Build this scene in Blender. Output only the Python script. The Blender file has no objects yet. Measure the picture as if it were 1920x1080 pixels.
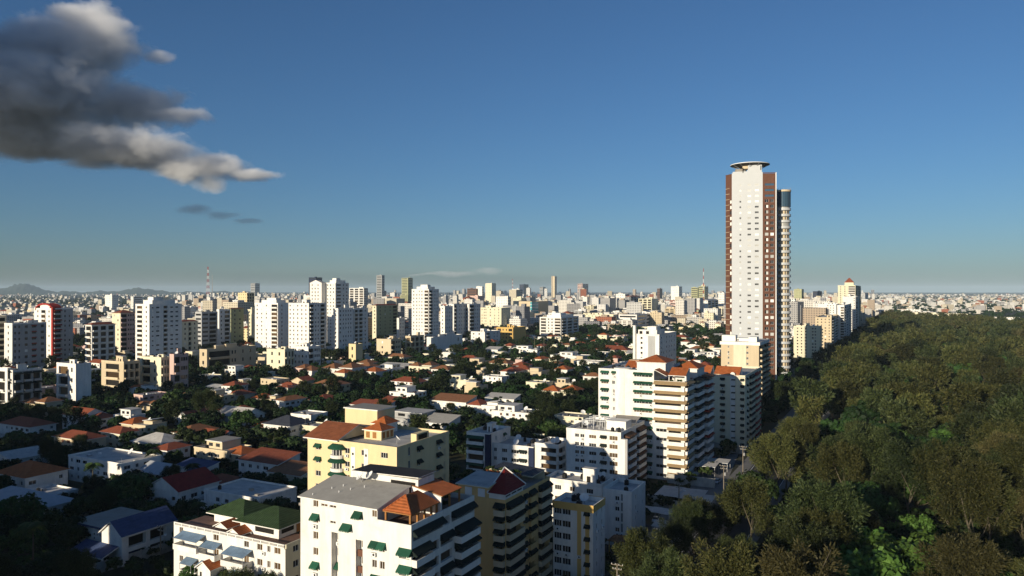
import bpy, math, random
import numpy as np
from mathutils import Vector, Matrix
R = math.radians
# ------------------------------------------------------------------ camera, sky, sun, exposure
F, H, Y0 = 1400.0, 68.0, 545.0          # focal length and horizon in photo pixels, drone height in metres
SC = bpy.context.scene
COL = SC.collection
cam = bpy.data.cameras.new('camera')
cam.sensor_width = 36.0
cam.lens = 36.0 * F / 1920.0
cam.shift_y = (Y0 - 540.0) / 1920.0
cam.clip_start, cam.clip_end = 1.0, 60000.0
camo = bpy.data.objects.new('camera', cam)
camo.location = (0, 0, H)
camo.rotation_euler = (R(90), 0, 0)
COL.objects.link(camo)
SC.camera = camo
SUN_EL, SUN_AZ = R(12.5), R(217.5)       # azimuth clockwise from the view direction (+Y)
world = bpy.data.worlds.new("World")
SC.world = world
world.use_nodes = True
wn = world.node_tree
wn.nodes.clear()
sky = wn.nodes.new('ShaderNodeTexSky')
sky.sky_type = 'NISHITA'
sky.sun_disc = False
sky.sun_elevation = SUN_EL
sky.sun_rotation = SUN_AZ
sky.altitude = 60
sky.air_density = 1.0
sky.dust_density = 0.55
sky.ozone_density = 5.8
bg = wn.nodes.new('ShaderNodeBackground')
bg.inputs['Strength'].default_value = 0.075
wo = wn.nodes.new('ShaderNodeOutputWorld')
wn.links.new(sky.outputs[0], bg.inputs[0])
wn.links.new(bg.outputs[0], wo.inputs[0])
sl = bpy.data.lights.new('sun', 'SUN')
sl.energy = 5.0
sl.angle = R(0.5)
sl.color = (1.0, 0.88, 0.68)
slo = bpy.data.objects.new('sun', sl)
sdir = Vector((math.sin(SUN_AZ) * math.cos(SUN_EL), math.cos(SUN_AZ) * math.cos(SUN_EL), math.sin(SUN_EL)))
slo.rotation_euler = sdir.to_track_quat('Z', 'Y').to_euler()
slo.location = (0, -50, 300)
COL.objects.link(slo)
SC.view_settings.view_transform = 'Standard'
SC.view_settings.look = 'None'
SC.view_settings.exposure = 0.22
SC.view_settings.gamma = 1.0
SC.cycles.max_bounces = 5
SC.cycles.diffuse_bounces = 2
SC.cycles.glossy_bounces = 2
SC.cycles.volume_bounces = 3
SC.cycles.use_denoising = True

# ------------------------------------------------------------------ pixel <-> ground helpers
GA = R(27.5)                              # the avenue and its blocks run 27.5 degrees off the view axis
EX = Vector((math.cos(GA), -math.sin(GA), 0))
EY = Vector((math.sin(GA), math.cos(GA), 0))
def ground(px, py, z=0.0):
    y = (H - z) * F / (py - Y0)
    return Vector(((px - 960) / F * y, y, 0))
def at_dist(px, dist):
    return Vector(((px - 960) / F * dist, dist, 0))
def proj(p):
    return (960 + F * p[0] / p[1], Y0 + (H - p[2]) * F / p[1])
def zpix(py, dist):
    return H - (py - Y0) * dist / F
rnd = random.Random(7)

# ------------------------------------------------------------------ materials
MATS = {}
def nodes(m):
    m.use_nodes = True
    return m.node_tree, m.node_tree.nodes, m.node_tree.links
def pmat(name, col, rough=0.85, var=0.12, scale=0.6, streak=0.0, spec=0.2, stain=None, stain_amt=0.0, rvar=0.0, metal=0.0):
    """painted or mineral surface: two scales of noise vary the colour, optional vertical streaks and blotchy stains"""
    if name in MATS: return MATS[name]
    m = bpy.data.materials.new(name)
    t, n, l = nodes(m)
    b = n['Principled BSDF']
    b.inputs['Roughness'].default_value = rough
    b.inputs['Specular IOR Level'].default_value = spec
    b.inputs['Metallic'].default_value = metal
    tc = n.new('ShaderNodeTexCoord')
    mp = n.new('ShaderNodeMapping')
    mp.inputs['Scale'].default_value = (scale, scale, scale * (0.18 if streak else 1.0))
    l.new(tc.outputs['Object'], mp.inputs[0])
    no = n.new('ShaderNodeTexNoise')
    no.inputs['Scale'].default_value = 1.0
    no.inputs['Detail'].default_value = 6
    no.inputs['Roughness'].default_value = 0.65
    l.new(mp.outputs[0], no.inputs['Vector'])
    ra = n.new('ShaderNodeMapRange')
    ra.inputs['From Min'].default_value = 0.3
    ra.inputs['From Max'].default_value = 0.7
    ra.inputs['To Min'].default_value = 1.0 - var
    ra.inputs['To Max'].default_value = 1.0 + var * 0.5
    l.new(no.outputs['Fac'], ra.inputs[0])
    hs = n.new('ShaderNodeHueSaturation')
    hs.inputs['Color'].default_value = (*col, 1)
    if rvar:
        oi = n.new('ShaderNodeObjectInfo')
        r2 = n.new('ShaderNodeMapRange')
        r2.inputs['To Min'].default_value = 1 - rvar
        r2.inputs['To Max'].default_value = 1 + rvar * 0.6
        l.new(oi.outputs['Random'], r2.inputs[0])
        mu = n.new('ShaderNodeMath'); mu.operation = 'MULTIPLY'
        l.new(ra.outputs[0], mu.inputs[0]); l.new(r2.outputs[0], mu.inputs[1])
        l.new(mu.outputs[0], hs.inputs['Value'])
    else:
        l.new(ra.outputs[0], hs.inputs['Value'])
    out = hs.outputs[0]
    if stain:
        n2 = n.new('ShaderNodeTexNoise')
        n2.inputs['Scale'].default_value = 0.35
        n2.inputs['Detail'].default_value = 8
        n2.inputs['Roughness'].default_value = 0.7
        l.new(tc.outputs['Object'], n2.inputs['Vector'])
        r3 = n.new('ShaderNodeMapRange')
        r3.inputs['From Min'].default_value = 0.52
        r3.inputs['From Max'].default_value = 0.68
        r3.inputs['To Max'].default_value = stain_amt
        l.new(n2.outputs['Fac'], r3.inputs[0])
        mx = n.new('ShaderNodeMix'); mx.data_type = 'RGBA'
        l.new(r3.outputs[0], mx.inputs['Factor'])
        l.new(out, mx.inputs['A'])
        mx.inputs['B'].default_value = (*stain, 1)
        out = mx.outputs['Result']
    l.new(out, b.inputs['Base Color'])
    MATS[name] = m
    return m
def tilemat(name, col, pitch=0.45, axis='X'):
    """clay or metal roof with ribs: wave bands in object space plus patchy weathering"""
    if name in MATS: return MATS[name]
    m = pmat(name, col, rough=0.75, var=0.3, scale=0.8, rvar=0.15)
    t, n, l = nodes(m)
    b = n['Principled BSDF']
    tc = n['Texture Coordinate']
    wv = n.new('ShaderNodeTexWave')
    wv.bands_direction = axis
    wv.inputs['Scale'].default_value = 0.314 / pitch
    wv.inputs['Distortion'].default_value = 0.3
    l.new(tc.outputs['Object'], wv.inputs['Vector'])
    bu = n.new('ShaderNodeBump')
    bu.inputs['Strength'].default_value = 0.6
    bu.inputs['Distance'].default_value = 0.12
    l.new(wv.outputs['Fac'], bu.inputs['Height'])
    l.new(bu.outputs[0], b.inputs['Normal'])
    return m
def glassmat(name, col, rough=0.15):
    if name in MATS: return MATS[name]
    m = bpy.data.materials.new(name)
    t, n, l = nodes(m)
    b = n['Principled BSDF']
    b.inputs['Roughness'].default_value = rough
    b.inputs['Specular IOR Level'].default_value = 0.5
    oi = n.new('ShaderNodeObjectInfo')
    ra = n.new('ShaderNodeMapRange')
    ra.inputs['To Min'].default_value = 0.5
    ra.inputs['To Max'].default_value = 1.7
    l.new(oi.outputs['Random'], ra.inputs[0])
    hs = n.new('ShaderNodeHueSaturation')
    hs.inputs['Color'].default_value = (*col, 1)
    l.new(ra.outputs[0], hs.inputs['Value'])
    l.new(hs.outputs[0], b.inputs['Base Color'])
    MATS[name] = m
    return m
def leafmat(name, c1, c2, hue=0.03, trans=0.12):
    """leaf faces: every leaf island and every tree gets its own tint; some light passes through"""
    if name in MATS: return MATS[name]
    m = bpy.data.materials.new(name)
    t, n, l = nodes(m)
    b = n['Principled BSDF']
    b.inputs['Roughness'].default_value = 0.6
    b.inputs['Specular IOR Level'].default_value = 0.15
    ge = n.new('ShaderNodeNewGeometry')
    mx = n.new('ShaderNodeMix'); mx.data_type = 'RGBA'
    mx.inputs['A'].default_value = (*c1, 1)
    mx.inputs['B'].default_value = (*c2, 1)
    l.new(ge.outputs['Random Per Island'], mx.inputs['Factor'])
    oi = n.new('ShaderNodeObjectInfo')
    hs = n.new('ShaderNodeHueSaturation')
    r1 = n.new('ShaderNodeMapRange')
    r1.inputs['To Min'].default_value = 0.5 - hue
    r1.inputs['To Max'].default_value = 0.5 + hue
    l.new(oi.outputs['Random'], r1.inputs[0])
    l.new(r1.outputs[0], hs.inputs['Hue'])
    mo = n.new('ShaderNodeMath'); mo.operation = 'FRACT'
    m7 = n.new('ShaderNodeMath'); m7.operation = 'MULTIPLY'; m7.inputs[1].default_value = 7.31
    l.new(oi.outputs['Random'], m7.inputs[0]); l.new(m7.outputs[0], mo.inputs[0])
    r2 = n.new('ShaderNodeMapRange')
    r2.inputs['To Min'].default_value = 0.5
    r2.inputs['To Max'].default_value = 1.5
    l.new(mo.outputs[0], r2.inputs[0])
    l.new(r2.outputs[0], hs.inputs['Value'])
    l.new(mx.outputs['Result'], hs.inputs['Color'])
    l.new(hs.outputs[0], b.inputs['Base Color'])
    tr = n.new('ShaderNodeBsdfTranslucent')
    l.new(hs.outputs[0], tr.inputs['Color'])
    ms = n.new('ShaderNodeMixShader')
    ms.inputs[0].default_value = trans
    l.new(b.outputs[0], ms.inputs[1]); l.new(tr.outputs[0], ms.inputs[2])
    l.new(ms.outputs[0], n['Material Output'].inputs['Surface'])
    MATS[name] = m
    return m
GRIME = (0.16, 0.15, 0.14)
W_WHITE = pmat('white_paint', (0.80, 0.77, 0.71), var=0.16, scale=0.5, streak=1, stain=(0.45, 0.43, 0.39), stain_amt=0.35, rvar=0.08)
W_CREAM = pmat('cream_paint', (0.72, 0.66, 0.48), var=0.12, scale=0.5, streak=1, rvar=0.1)
W_YELLOW = pmat('yellow_paint', (0.70, 0.565, 0.33), var=0.10, scale=0.5, streak=1, stain=(0.45, 0.38, 0.2), stain_amt=0.2)
W_BEIGE = pmat('tan_paint', (0.68, 0.45, 0.19), var=0.12, scale=0.5, streak=1)
W_SAND = pmat('sand_paint', (0.60, 0.49, 0.33), var=0.10, scale=0.5, streak=1, rvar=0.1)
W_GREY = pmat('grey_paint', (0.42, 0.42, 0.41), var=0.15, scale=0.5, streak=1, rvar=0.15)
W_PINK = pmat('pink_paint', (0.60, 0.42, 0.36), var=0.12, scale=0.5, streak=1)
W_ORANGE = pmat('ochre_paint', (0.62, 0.40, 0.13), var=0.12, scale=0.5, streak=1)
W_OLIVE = pmat('olive_paint', (0.40, 0.40, 0.22), var=0.12, scale=0.5, streak=1)
W_BROWN = pmat('red_brown_cladding', (0.14, 0.064, 0.040), var=0.15, scale=0.8, rough=0.6)
W_RED = pmat('red_paint', (0.36, 0.035, 0.025), var=0.1)
W_NAVY = pmat('navy_paint', (0.02, 0.03, 0.07), var=0.2)
W_LGREY = pmat('pale_grey_cladding', (0.46, 0.475, 0.485), var=0.04, scale=0.3, rough=0.5, spec=0.4)
CONC = pmat('roof_concrete', (0.31, 0.285, 0.25), var=0.25, scale=0.35, stain=GRIME, stain_amt=0.5)
WROOF = pmat('whitewashed_roof', (0.50, 0.475, 0.44), var=0.2, scale=0.3, stain=(0.22, 0.22, 0.22), stain_amt=0.7, rvar=0.12)
GROOF = pmat('grey_felt_roof', (0.37, 0.35, 0.31), var=0.12, scale=0.4, stain=(0.2, 0.19, 0.17), stain_amt=0.4)
BLACKROOF = pmat('black_felt_roof', (0.03, 0.03, 0.032), var=0.3, scale=0.5)
TERRA = tilemat('terracotta_tiles', (0.42, 0.12, 0.035), 0.42, 'X')
TERRAY = tilemat('terracotta_tiles_across', (0.42, 0.12, 0.035), 0.42, 'Y')
TERRAR = tilemat('red_tiles', (0.28, 0.078, 0.038), 0.5, 'X')
TERRAB = tilemat('brown_tiles', (0.27, 0.12, 0.055), 0.5, 'X')
TERRAYB = tilemat('red_brown_tiles', (0.31, 0.105, 0.045), 0.45, 'X')
REDMET = tilemat('dark_red_roof', (0.27, 0.022, 0.016), 0.4, 'X')
GREENROOF = tilemat('green_roof', (0.038, 0.068, 0.026), 0.6, 'X')
BLUEROOF = tilemat('blue_roof', (0.05, 0.075, 0.16), 0.6, 'X')
DARKROOF = tilemat('slate_roof', (0.05, 0.055, 0.07), 0.6, 'X')
STEELBLUE = tilemat('blue_sheet_metal', (0.16, 0.24, 0.34), 0.5, 'X')
AWN_G = pmat('green_canvas', (0.018, 0.085, 0.05), var=0.25, scale=1.5, rvar=0.35)
AWN_D = pmat('dark_canvas', (0.012, 0.02, 0.018), var=0.2, scale=1.0)
AWN_T = pmat('tan_canvas', (0.33, 0.23, 0.12), var=0.12, scale=1.0, rvar=0.15)
AWN_B = pmat('brown_canvas', (0.10, 0.05, 0.03), var=0.2, scale=1.0)
AWN_R = pmat('red_canvas', (0.30, 0.03, 0.02), var=0.2, scale=1.0)
GLASS = glassmat('dark_glass', (0.025, 0.026, 0.028))
GLASSB = glassmat('bronze_louvre_glass', (0.075, 0.045, 0.02), 0.3)
GLASSBLUE = glassmat('blue_glass', (0.05, 0.10, 0.15), 0.1)
GLASSTEAL = glassmat('teal_glass', (0.04, 0.20, 0.22), 0.15)
GLASSPALE = glassmat('pale_blind', (0.55, 0.55, 0.52), 0.4)
FRAME = pmat('white_frame', (0.72, 0.72, 0.70), var=0.05)
DARK = pmat('dark_interior', (0.018, 0.016, 0.014), var=0.2)
METAL = pmat('grey_metal', (0.30, 0.30, 0.30), var=0.15, rough=0.5, spec=0.5)
BLACKPL = pmat('black_plastic', (0.015, 0.015, 0.016), var=0.2, rough=0.5)
WOOD = pmat('varnished_wood', (0.32, 0.15, 0.05), var=0.2, scale=2)
POLE = pmat('weathered_pole', (0.20, 0.17, 0.13), var=0.2, scale=2)
BARK = pmat('bark', (0.10, 0.085, 0.06), var=0.3, scale=2.0)
DIRTWALL = pmat('garden_wall_plaster', (0.45, 0.43, 0.38), var=0.25, scale=0.5, stain=GRIME, stain_amt=0.6)
ASPH = pmat('asphalt', (0.045, 0.046, 0.050), var=0.25, scale=0.2, stain=(0.03, 0.03, 0.03), stain_amt=0.5)
PAVE = pmat('paving', (0.20, 0.19, 0.18), var=0.2, scale=0.4, stain=GRIME, stain_amt=0.5)
MARK = pmat('road_paint', (0.7, 0.7, 0.66), var=0.15, scale=1)
EARTH = pmat('ground_earth', (0.050, 0.048, 0.028), var=0.5, scale=0.05, stain=(0.03, 0.045, 0.018), stain_amt=0.9)
LAWN = pmat('lawn', (0.06, 0.11, 0.025), var=0.3, scale=0.2)
TERRACE = pmat('terrace_tile', (0.20, 0.12, 0.09), var=0.25, scale=0.6)
CLAY = pmat('clay_pot', (0.40, 0.13, 0.05), var=0.15)
CASU = leafmat('casuarina_needles', (0.022, 0.031, 0.008), (0.088, 0.088, 0.027), 0.012)
CASUB = leafmat('brown_casuarina_needles', (0.034, 0.034, 0.012), (0.070, 0.062, 0.023), 0.012)
CASUG = leafmat('grey_green_casuarina_needles', (0.014, 0.024, 0.008), (0.054, 0.066, 0.022), 0.015)
LEAFG = leafmat('green_leaves', (0.018, 0.036, 0.010), (0.042, 0.075, 0.018), 0.03)
LEAFL = leafmat('bright_green_leaves', (0.035, 0.075, 0.014), (0.07, 0.13, 0.025), 0.02)
LEAFD = leafmat('dark_leaves', (0.012, 0.022, 0.008), (0.028, 0.045, 0.014), 0.03)
PALMG = leafmat('palm_fronds', (0.035, 0.06, 0.016), (0.075, 0.10, 0.03), 0.02)

# ------------------------------------------------------------------ mesh building
class MB:
    def __init__(s): s.v, s.f, s.m, s.mats = [], [], [], []
    def mi(s, mat):
        if mat not in s.mats: s.mats.append(mat)
        return s.mats.index(mat)
    def face(s, pts, mat):
        i = len(s.v); s.v.extend([tuple(p) for p in pts])
        s.f.append(tuple(range(i, i + len(pts)))); s.m.append(s.mi(mat))
    def box(s, x0, y0, z0, x1, y1, z1, mat, top=None, skip=''):
        a = [(x0, y0, z0), (x1, y0, z0), (x1, y1, z0), (x0, y1, z0), (x0, y0, z1), (x1, y0, z1), (x1, y1, z1), (x0, y1, z1)]
        i = len(s.v); s.v.extend(a); k = s.mi(mat); kt = s.mi(top) if top else k
        for key, q in (('f', (0, 1, 5, 4)), ('r', (1, 2, 6, 5)), ('b', (2, 3, 7, 6)), ('l', (3, 0, 4, 7)), ('t', (4, 5, 6, 7)), ('d', (3, 2, 1, 0))):
            if key in skip: continue
            s.f.append(tuple(i + j for j in q)); s.m.append(kt if key == 't' else k)
    def prism(s, poly, z0, z1, mat, top=None):
        n = len(poly); k = s.mi(mat); kt = s.mi(top) if top else k
        i = len(s.v)
        s.v.extend([(p[0], p[1], z0) for p in poly]); s.v.extend([(p[0], p[1], z1) for p in poly])
        for j in range(n):
            s.f.append((i + j, i + (j + 1) % n, i + n + (j + 1) % n, i + n + j)); s.m.append(k)
        s.f.append(tuple(i + n + j for j in range(n))); s.m.append(kt)
        s.f.append(tuple(i + j for j in reversed(range(n)))); s.m.append(k)
    def tube(s, p0, p1, r0, r1, mat, n=7, cap=True):
        p0, p1 = Vector(p0), Vector(p1); d = p1 - p0
        q = d.to_track_quat('Z', 'Y'); i = len(s.v); k = s.mi(mat)
        for p, r in ((p0, r0), (p1, r1)):
            for j in range(n):
                a = 2 * math.pi * j / n
                s.v.append(tuple(p + q @ Vector((r * math.cos(a), r * math.sin(a), 0))))
        for j in range(n):
            s.f.append((i + j, i + (j + 1) % n, i + n + (j + 1) % n, i + n + j)); s.m.append(k)
        if cap:
            s.f.append(tuple(i + n + j for j in range(n))); s.m.append(k)
            s.f.append(tuple(i + j for j in reversed(range(n)))); s.m.append(k)
    def lathe(s, prof, cx, cy, mat, n=24):
        i = len(s.v); k = s.mi(mat)
        for r, z in prof:
            for j in range(n):
                a = 2 * math.pi * j / n
                s.v.append((cx + r * math.cos(a), cy + r * math.sin(a), z))
        for q in range(len(prof) - 1):
            for j in range(n):
                s.f.append((i + q * n + j, i + q * n + (j + 1) % n, i + (q + 1) * n + (j + 1) % n, i + (q + 1) * n + j)); s.m.append(k)
        s.f.append(tuple(i + (len(prof) - 1) * n + j for j in range(n))); s.m.append(k)
    def hip(s, x0, y0, x1, y1, z, rise, mat, eave=0.18, ridge=None, under=None):
        """hip roof with an eave board; ridge along the longer side"""
        w, d = x1 - x0, y1 - y0
        under = under or mat
        s.box(x0, y0, z - eave, x1, y1, z, under, skip='t')
        if w >= d:
            h = d / 2 if ridge is None else ridge
            a, b = (x0 + h, (y0 + y1) / 2, z + rise), (x1 - h, (y0 + y1) / 2, z + rise)
            s.face([(x0, y0, z), (x1, y0, z), b, a], mat); s.face([(x1, y1, z), (x0, y1, z), a, b], mat)
            s.face([(x1, y0, z), (x1, y1, z), b], mat); s.face([(x0, y1, z), (x0, y0, z), a], mat)
        else:
            h = w / 2 if ridge is None else ridge
            a, b = ((x0 + x1) / 2, y0 + h, z + rise), ((x0 + x1) / 2, y1 - h, z + rise)
            s.face([(x0, y0, z), (x1, y0, z), a], mat); s.face([(x1, y0, z), (x1, y1, z), b, a], mat)
            s.face([(x1, y1, z), (x0, y1, z), b], mat); s.face([(x0, y1, z), (x0, y0, z), a, b], mat)
    def gable(s, x0, y0, x1, y1, z, rise, mat, wall, axis='y', t=0.2):
        """two pitched slabs with wall-coloured gable ends"""
        if axis == 'y':
            xm = (x0 + x1) / 2
            for ya in (y0 + 0.3, y1 - 0.3):
                pts = [(x0 + .3, ya, z - .3), (x1 - .3, ya, z - .3), (xm, ya, z + rise - t - .02)]
                s.face(pts if ya < (y0 + y1) / 2 else pts[::-1], wall)
            for (xa, xb) in ((x0, xm), (x1, xm)):
                a, b, c, d = (xa, y0, z), (xa, y1, z), (xb, y1, z + rise), (xb, y0, z + rise)
                lo = [(p[0], p[1], p[2] - t) for p in (a, b, c, d)]
                s.face([a, d, c, b] if xa < xb else [a, b, c, d], mat)
                s.face(lo, wall)
                s.face([a, d, lo[3], lo[0]], wall); s.face([b, c, lo[2], lo[1]], wall); s.face([a, b, lo[1], lo[0]], wall)
        else:
            ym = (y0 + y1) / 2
            for xa in (x0 + 0.3, x1 - 0.3):
                pts = [(xa, y0 + .3, z - .3), (xa, y1 - .3, z - .3), (xa, ym, z + rise - t - .02)]
                s.face(pts if xa > (x0 + x1) / 2 else pts[::-1], wall)
            for (ya, yb) in ((y0, ym), (y1, ym)):
                a, b, c, d = (x0, ya, z), (x1, ya, z), (x1, yb, z + rise), (x0, yb, z + rise)
                lo = [(p[0], p[1], p[2] - t) for p in (a, b, c, d)]
                s.face([a, b, c, d] if ya < yb else [a, d, c, b], mat)
                s.face(lo, wall)
                s.face([a, d, lo[3], lo[0]], wall); s.face([b, c, lo[2], lo[1]], wall); s.face([a, b, lo[1], lo[0]], wall)
    def slab(s, pts, t, mat, under=None):
        """a sheet with thickness t below the given corner points"""
        lo = [(p[0], p[1], p[2] - t) for p in pts]; n = len(pts)
        s.face(pts, mat); s.face(lo[::-1], under or mat)
        for j in range(n):
            s.face([pts[j], lo[j], lo[(j + 1) % n], pts[(j + 1) % n]], under or mat)
    def mesh(s, name):
        me = bpy.data.meshes.new(name)
        me.from_pydata(s.v, [], s.f)
        for m in s.mats: me.materials.append(m)
        me.polygons.foreach_set('material_index', s.m)
        me.update()
        return me
    def build(s, name, parent=None, loc=None, rz=0.0):
        o = bpy.data.objects.new(name, s.mesh(name))
        COL.objects.link(o)
        if parent: o.parent = parent
        if loc is not None: o.location = loc
        o.rotation_euler = (0, 0, rz)
        return o
def link(name, me, parent=None, loc=(0, 0, 0), rz=0.0, sc=None):
    o = bpy.data.objects.new(name, me); COL.objects.link(o)
    if parent: o.parent = parent
    o.location = loc; o.rotation_euler = (0, 0, rz)
    if sc is not None: o.scale = sc
    return o
def tag(o, label, cat, group=None):
    if label: o['label'] = label
    o['category'] = cat
    if group: o['group'] = group
    return o
def thing(name, label, cat, loc, rz=0.0, group=None):
    o = bpy.data.objects.new(name, None); COL.objects.link(o)
    o.empty_display_size = 0.5
    o.location = loc; o.rotation_euler = (0, 0, rz)
    return tag(o, label, cat, group)
def struct(name, mb, loc=(0, 0, 0), rz=0.0, kind='structure'):
    o = mb.build(name, None, loc, rz); o['kind'] = kind
    return o
OCC = []                                   # (x, y, radius) footprints, so that scattered houses and trees keep clear
AUTO = []                                  # (object, description, position) of scattered things, labelled at the end
LAND = []                                  # (short name, position) of landmarks that those labels point to
# ------------------------------------------------------------------ facades and fittings
MESHES = {}
FRAME_OF = {}                              # pane mesh name -> the frame mesh that sits on it
def cached(key, fn):
    if key not in MESHES: MESHES[key] = fn()
    return MESHES[key]
def window_mesh(w, h, glass=None, bars=1, frame=True):
    glass = glass or GLASS
    def mk():
        b = MB()
        b.box(-w / 2, 0.0, 0, w / 2, 0.06, h, glass)
        if frame:
            me = b.mesh('window'); b = MB(); t = 0.07
            b.box(-w / 2, -0.05, 0, w / 2, -0.004, t, FRAME); b.box(-w / 2, -0.05, h - t, w / 2, -0.004, h, FRAME)
            for i in range(bars + 2):
                x = -w / 2 + (w - t) * i / (bars + 1)
                b.box(x, -0.05, t + .003, x + t, -0.004, h - t - .003, FRAME)
            FRAME_OF[me.name] = b.mesh('frame')
            return me
        return b.mesh('window')
    return cached(('win', round(w, 2), round(h, 2), glass.name, bars, frame), mk)
def awning_mesh(w, p, dz, mat):
    """canvas hood with closed cheeks and a short valance, hung on a wall: outward is -y, top at z = 0"""
    def mk():
        b = MB()
        a0, a1, c0, c1 = (-w / 2, -.01, 0), (w / 2, -.01, 0), (w / 2, -p, -dz), (-w / 2, -p, -dz)
        b.slab([c1, c0, a1, a0], 0.05, mat)
        for x in (-w / 2, w / 2):
            b.face([(x, -.01, 0), (x, -p, -dz), (x, -p, -dz - .25), (x, -.01, -dz - .25)], mat)
        n = max(2, int(w / 0.35)); s = w / n
        for i in range(n):
            x = -w / 2 + i * s
            b.face([(x, -p - .01, -dz), (x + s, -p - .01, -dz), (x + s * .85, -p - .01, -dz - .28), (x + s * .15, -p - .01, -dz - .28)], mat)
        return b.mesh('awning')
    return cached(('awn', round(w, 2), round(p, 2), round(dz, 2), mat.name), mk)
def ac_mesh():
    def mk():
        b = MB()
        b.box(-.45, -.42, 0, .45, -.06, .62, FRAME)
        b.tube((.1, -.43, .31), (.1, -.4, .31), .22, .22, DARK, 10)
        b.box(-.4, -.4, -.12, -.34, 0, -.004, METAL); b.box(.34, -.4, -.12, .4, 0, -.004, METAL)
        return b.mesh('ac_unit')
    return cached('ac', mk)
def balcony_mesh(w, p, h, mat, rail=None):
    """slab with a solid parapet (or metal rail) on three sides; floor at z = 0"""
    def mk():
        b = MB()
        b.box(-w / 2, -p, -.22, w / 2, -.003, 0, mat)
        if rail is None:
            b.box(-w / 2, -p, 0, w / 2, -p + .14, h, mat, skip='d')
            b.box(-w / 2, -p + .143, 0, -w / 2 + .14, -.003, h - .004, mat, skip='d'); b.box(w / 2 - .14, -p + .143, 0, w / 2, -.003, h - .004, mat, skip='d')
        else:
            b.box(-w / 2, -p, h - .08, w / 2, -p + .06, h, rail)
            n = max(3, int(w / .3))
            for i in range(n + 1):
                x = -w / 2 + .03 + (w - .06) * i / n
                b.box(x - .02, -p + .01, 0, x + .02, -p + .05, h - .083, rail)
        return b.mesh('balcony')
    return cached(('bal', round(w, 2), round(p, 2), h, mat.name, rail.name if rail else ''), mk)
def tank_mesh(r=.6, h=1.5):
    def mk():
        b = MB(); b.lathe([(r * .95, 0), (r, .1), (r, h * .78), (r * .85, h * .9), (r * .3, h), (r * .28, h + .08)], 0, 0, BLACKPL, 12)
        return b.mesh('water_tank')
    return cached(('tank', r, h), mk)
def dish_mesh(r=1.2):
    def mk():
        b = MB(); k = b.mi(FRAME); i = len(b.v); n = 18
        tilt = Matrix.Rotation(R(48), 3, 'X')
        prof = [(0.02, .0), (r * .5, .06 * r), (r * .8, .16 * r), (r, .26 * r), (r, .3 * r), (r * .5, .11 * r), (.02, .05)]
        for q, z in prof:
            for j in range(n):
                a = 2 * math.pi * j / n
                p = tilt @ Vector((q * math.cos(a), q * math.sin(a), z)); b.v.append((p.x, p.y, p.z + r + .4))
        for q in range(len(prof) - 1):
            for j in range(n):
                b.f.append((i + q * n + j, i + q * n + (j + 1) % n, i + (q + 1) * n + (j + 1) % n, i + (q + 1) * n + j)); b.m.append(k)
        b.tube((0, .25, 0), (0, .1, r + .35), .07, .07, METAL, 6)
        p = tilt @ Vector((0, 0, r * .9)); b.tube((0, -.1, .5), (p.x, p.y, p.z + r + .4), .03, .03, METAL, 5)
        return b.mesh('satellite_dish')
    return cached(('dish', r), mk)

class Bld:
    """a rectangular block in its own frame: front face along y = 0 from x = -w to 0, right face along x = 0 from y = 0 to d"""
    def __init__(s, name, label, cat, loc, w, d, rz=-GA, group=None):
        s.root = thing(name, label, cat, loc, rz, group)
        s.w, s.d, s.rz, s.loc = w, d, rz, Vector(loc)
        s.cnt = {}
        s.over = {}
    def fac(s, k):
        w, d = s.w, s.d
        return {'f': (Vector((-w, 0, 0)), Vector((1, 0, 0)), w), 'r': (Vector((0, 0, 0)), Vector((0, 1, 0)), d),
                'b': (Vector((0, d, 0)), Vector((-1, 0, 0)), w), 'l': (Vector((-w, d, 0)), Vector((0, -1, 0)), d)}[k]
    def attach(s, name, me, k, x, z, out=0.0, limit=100):
        O, e, W = s.fac(k) if isinstance(k, str) else k
        n = Vector((e.y, -e.x, 0))
        loc = O + e * x + n * out + Vector((0, 0, z)); a = math.atan2(e.y, e.x)
        c = s.cnt.get(name, 0); s.cnt[name] = c + 1
        if c >= limit - 1:
            s.over.setdefault(name, []).append((me, loc, a))
            if me.name in FRAME_OF: s.over[name].append((FRAME_OF[me.name], loc, a))
            return None
        o = link(name, me, s.root, loc, a)
        if me.name in FRAME_OF: link('frame', FRAME_OF[me.name], o)
        return o
    def finish(s):
        for name, lst in s.over.items():
            if len(lst) == 1:
                link(name, lst[0][0], s.root, lst[0][1], lst[0][2]); continue
            b = MB()
            for me, loc, a in lst:
                M = Matrix.Translation(loc) @ Matrix.Rotation(a, 4, 'Z')
                i = len(b.v); b.v.extend([tuple(M @ v.co) for v in me.vertices])
                mm = [b.mi(m) for m in me.materials]
                for p in me.polygons: b.f.append(tuple(i + j for j in p.vertices)); b.m.append(mm[p.material_index])
            o = b.build(name, s.root); o['kind'] = 'stuff'
    def local(s, p):
        q = Matrix.Rotation(-s.rz, 3, 'Z') @ (Vector(p) - s.loc)
        return q
    def fx(s, px, y=0.0):
        """distance along the front face (from its left end) of the point seen at photo column px"""
        t = (px - 960) / F
        ex = Vector((math.cos(s.rz), math.sin(s.rz), 0)); ey = Vector((-math.sin(s.rz), math.cos(s.rz), 0))
        c = s.loc + ey * y
        return s.w - (c.x - t * c.y) / (ex.x - t * ex.y)
    def ry(s, px, x=0.0):
        t = (px - 960) / F
        ex = Vector((math.cos(s.rz), math.sin(s.rz), 0)); ey = Vector((-math.sin(s.rz), math.cos(s.rz), 0))
        c = s.loc + ex * x
        return (t * c.y - c.x) / (ey.x - t * ey.y)
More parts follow.
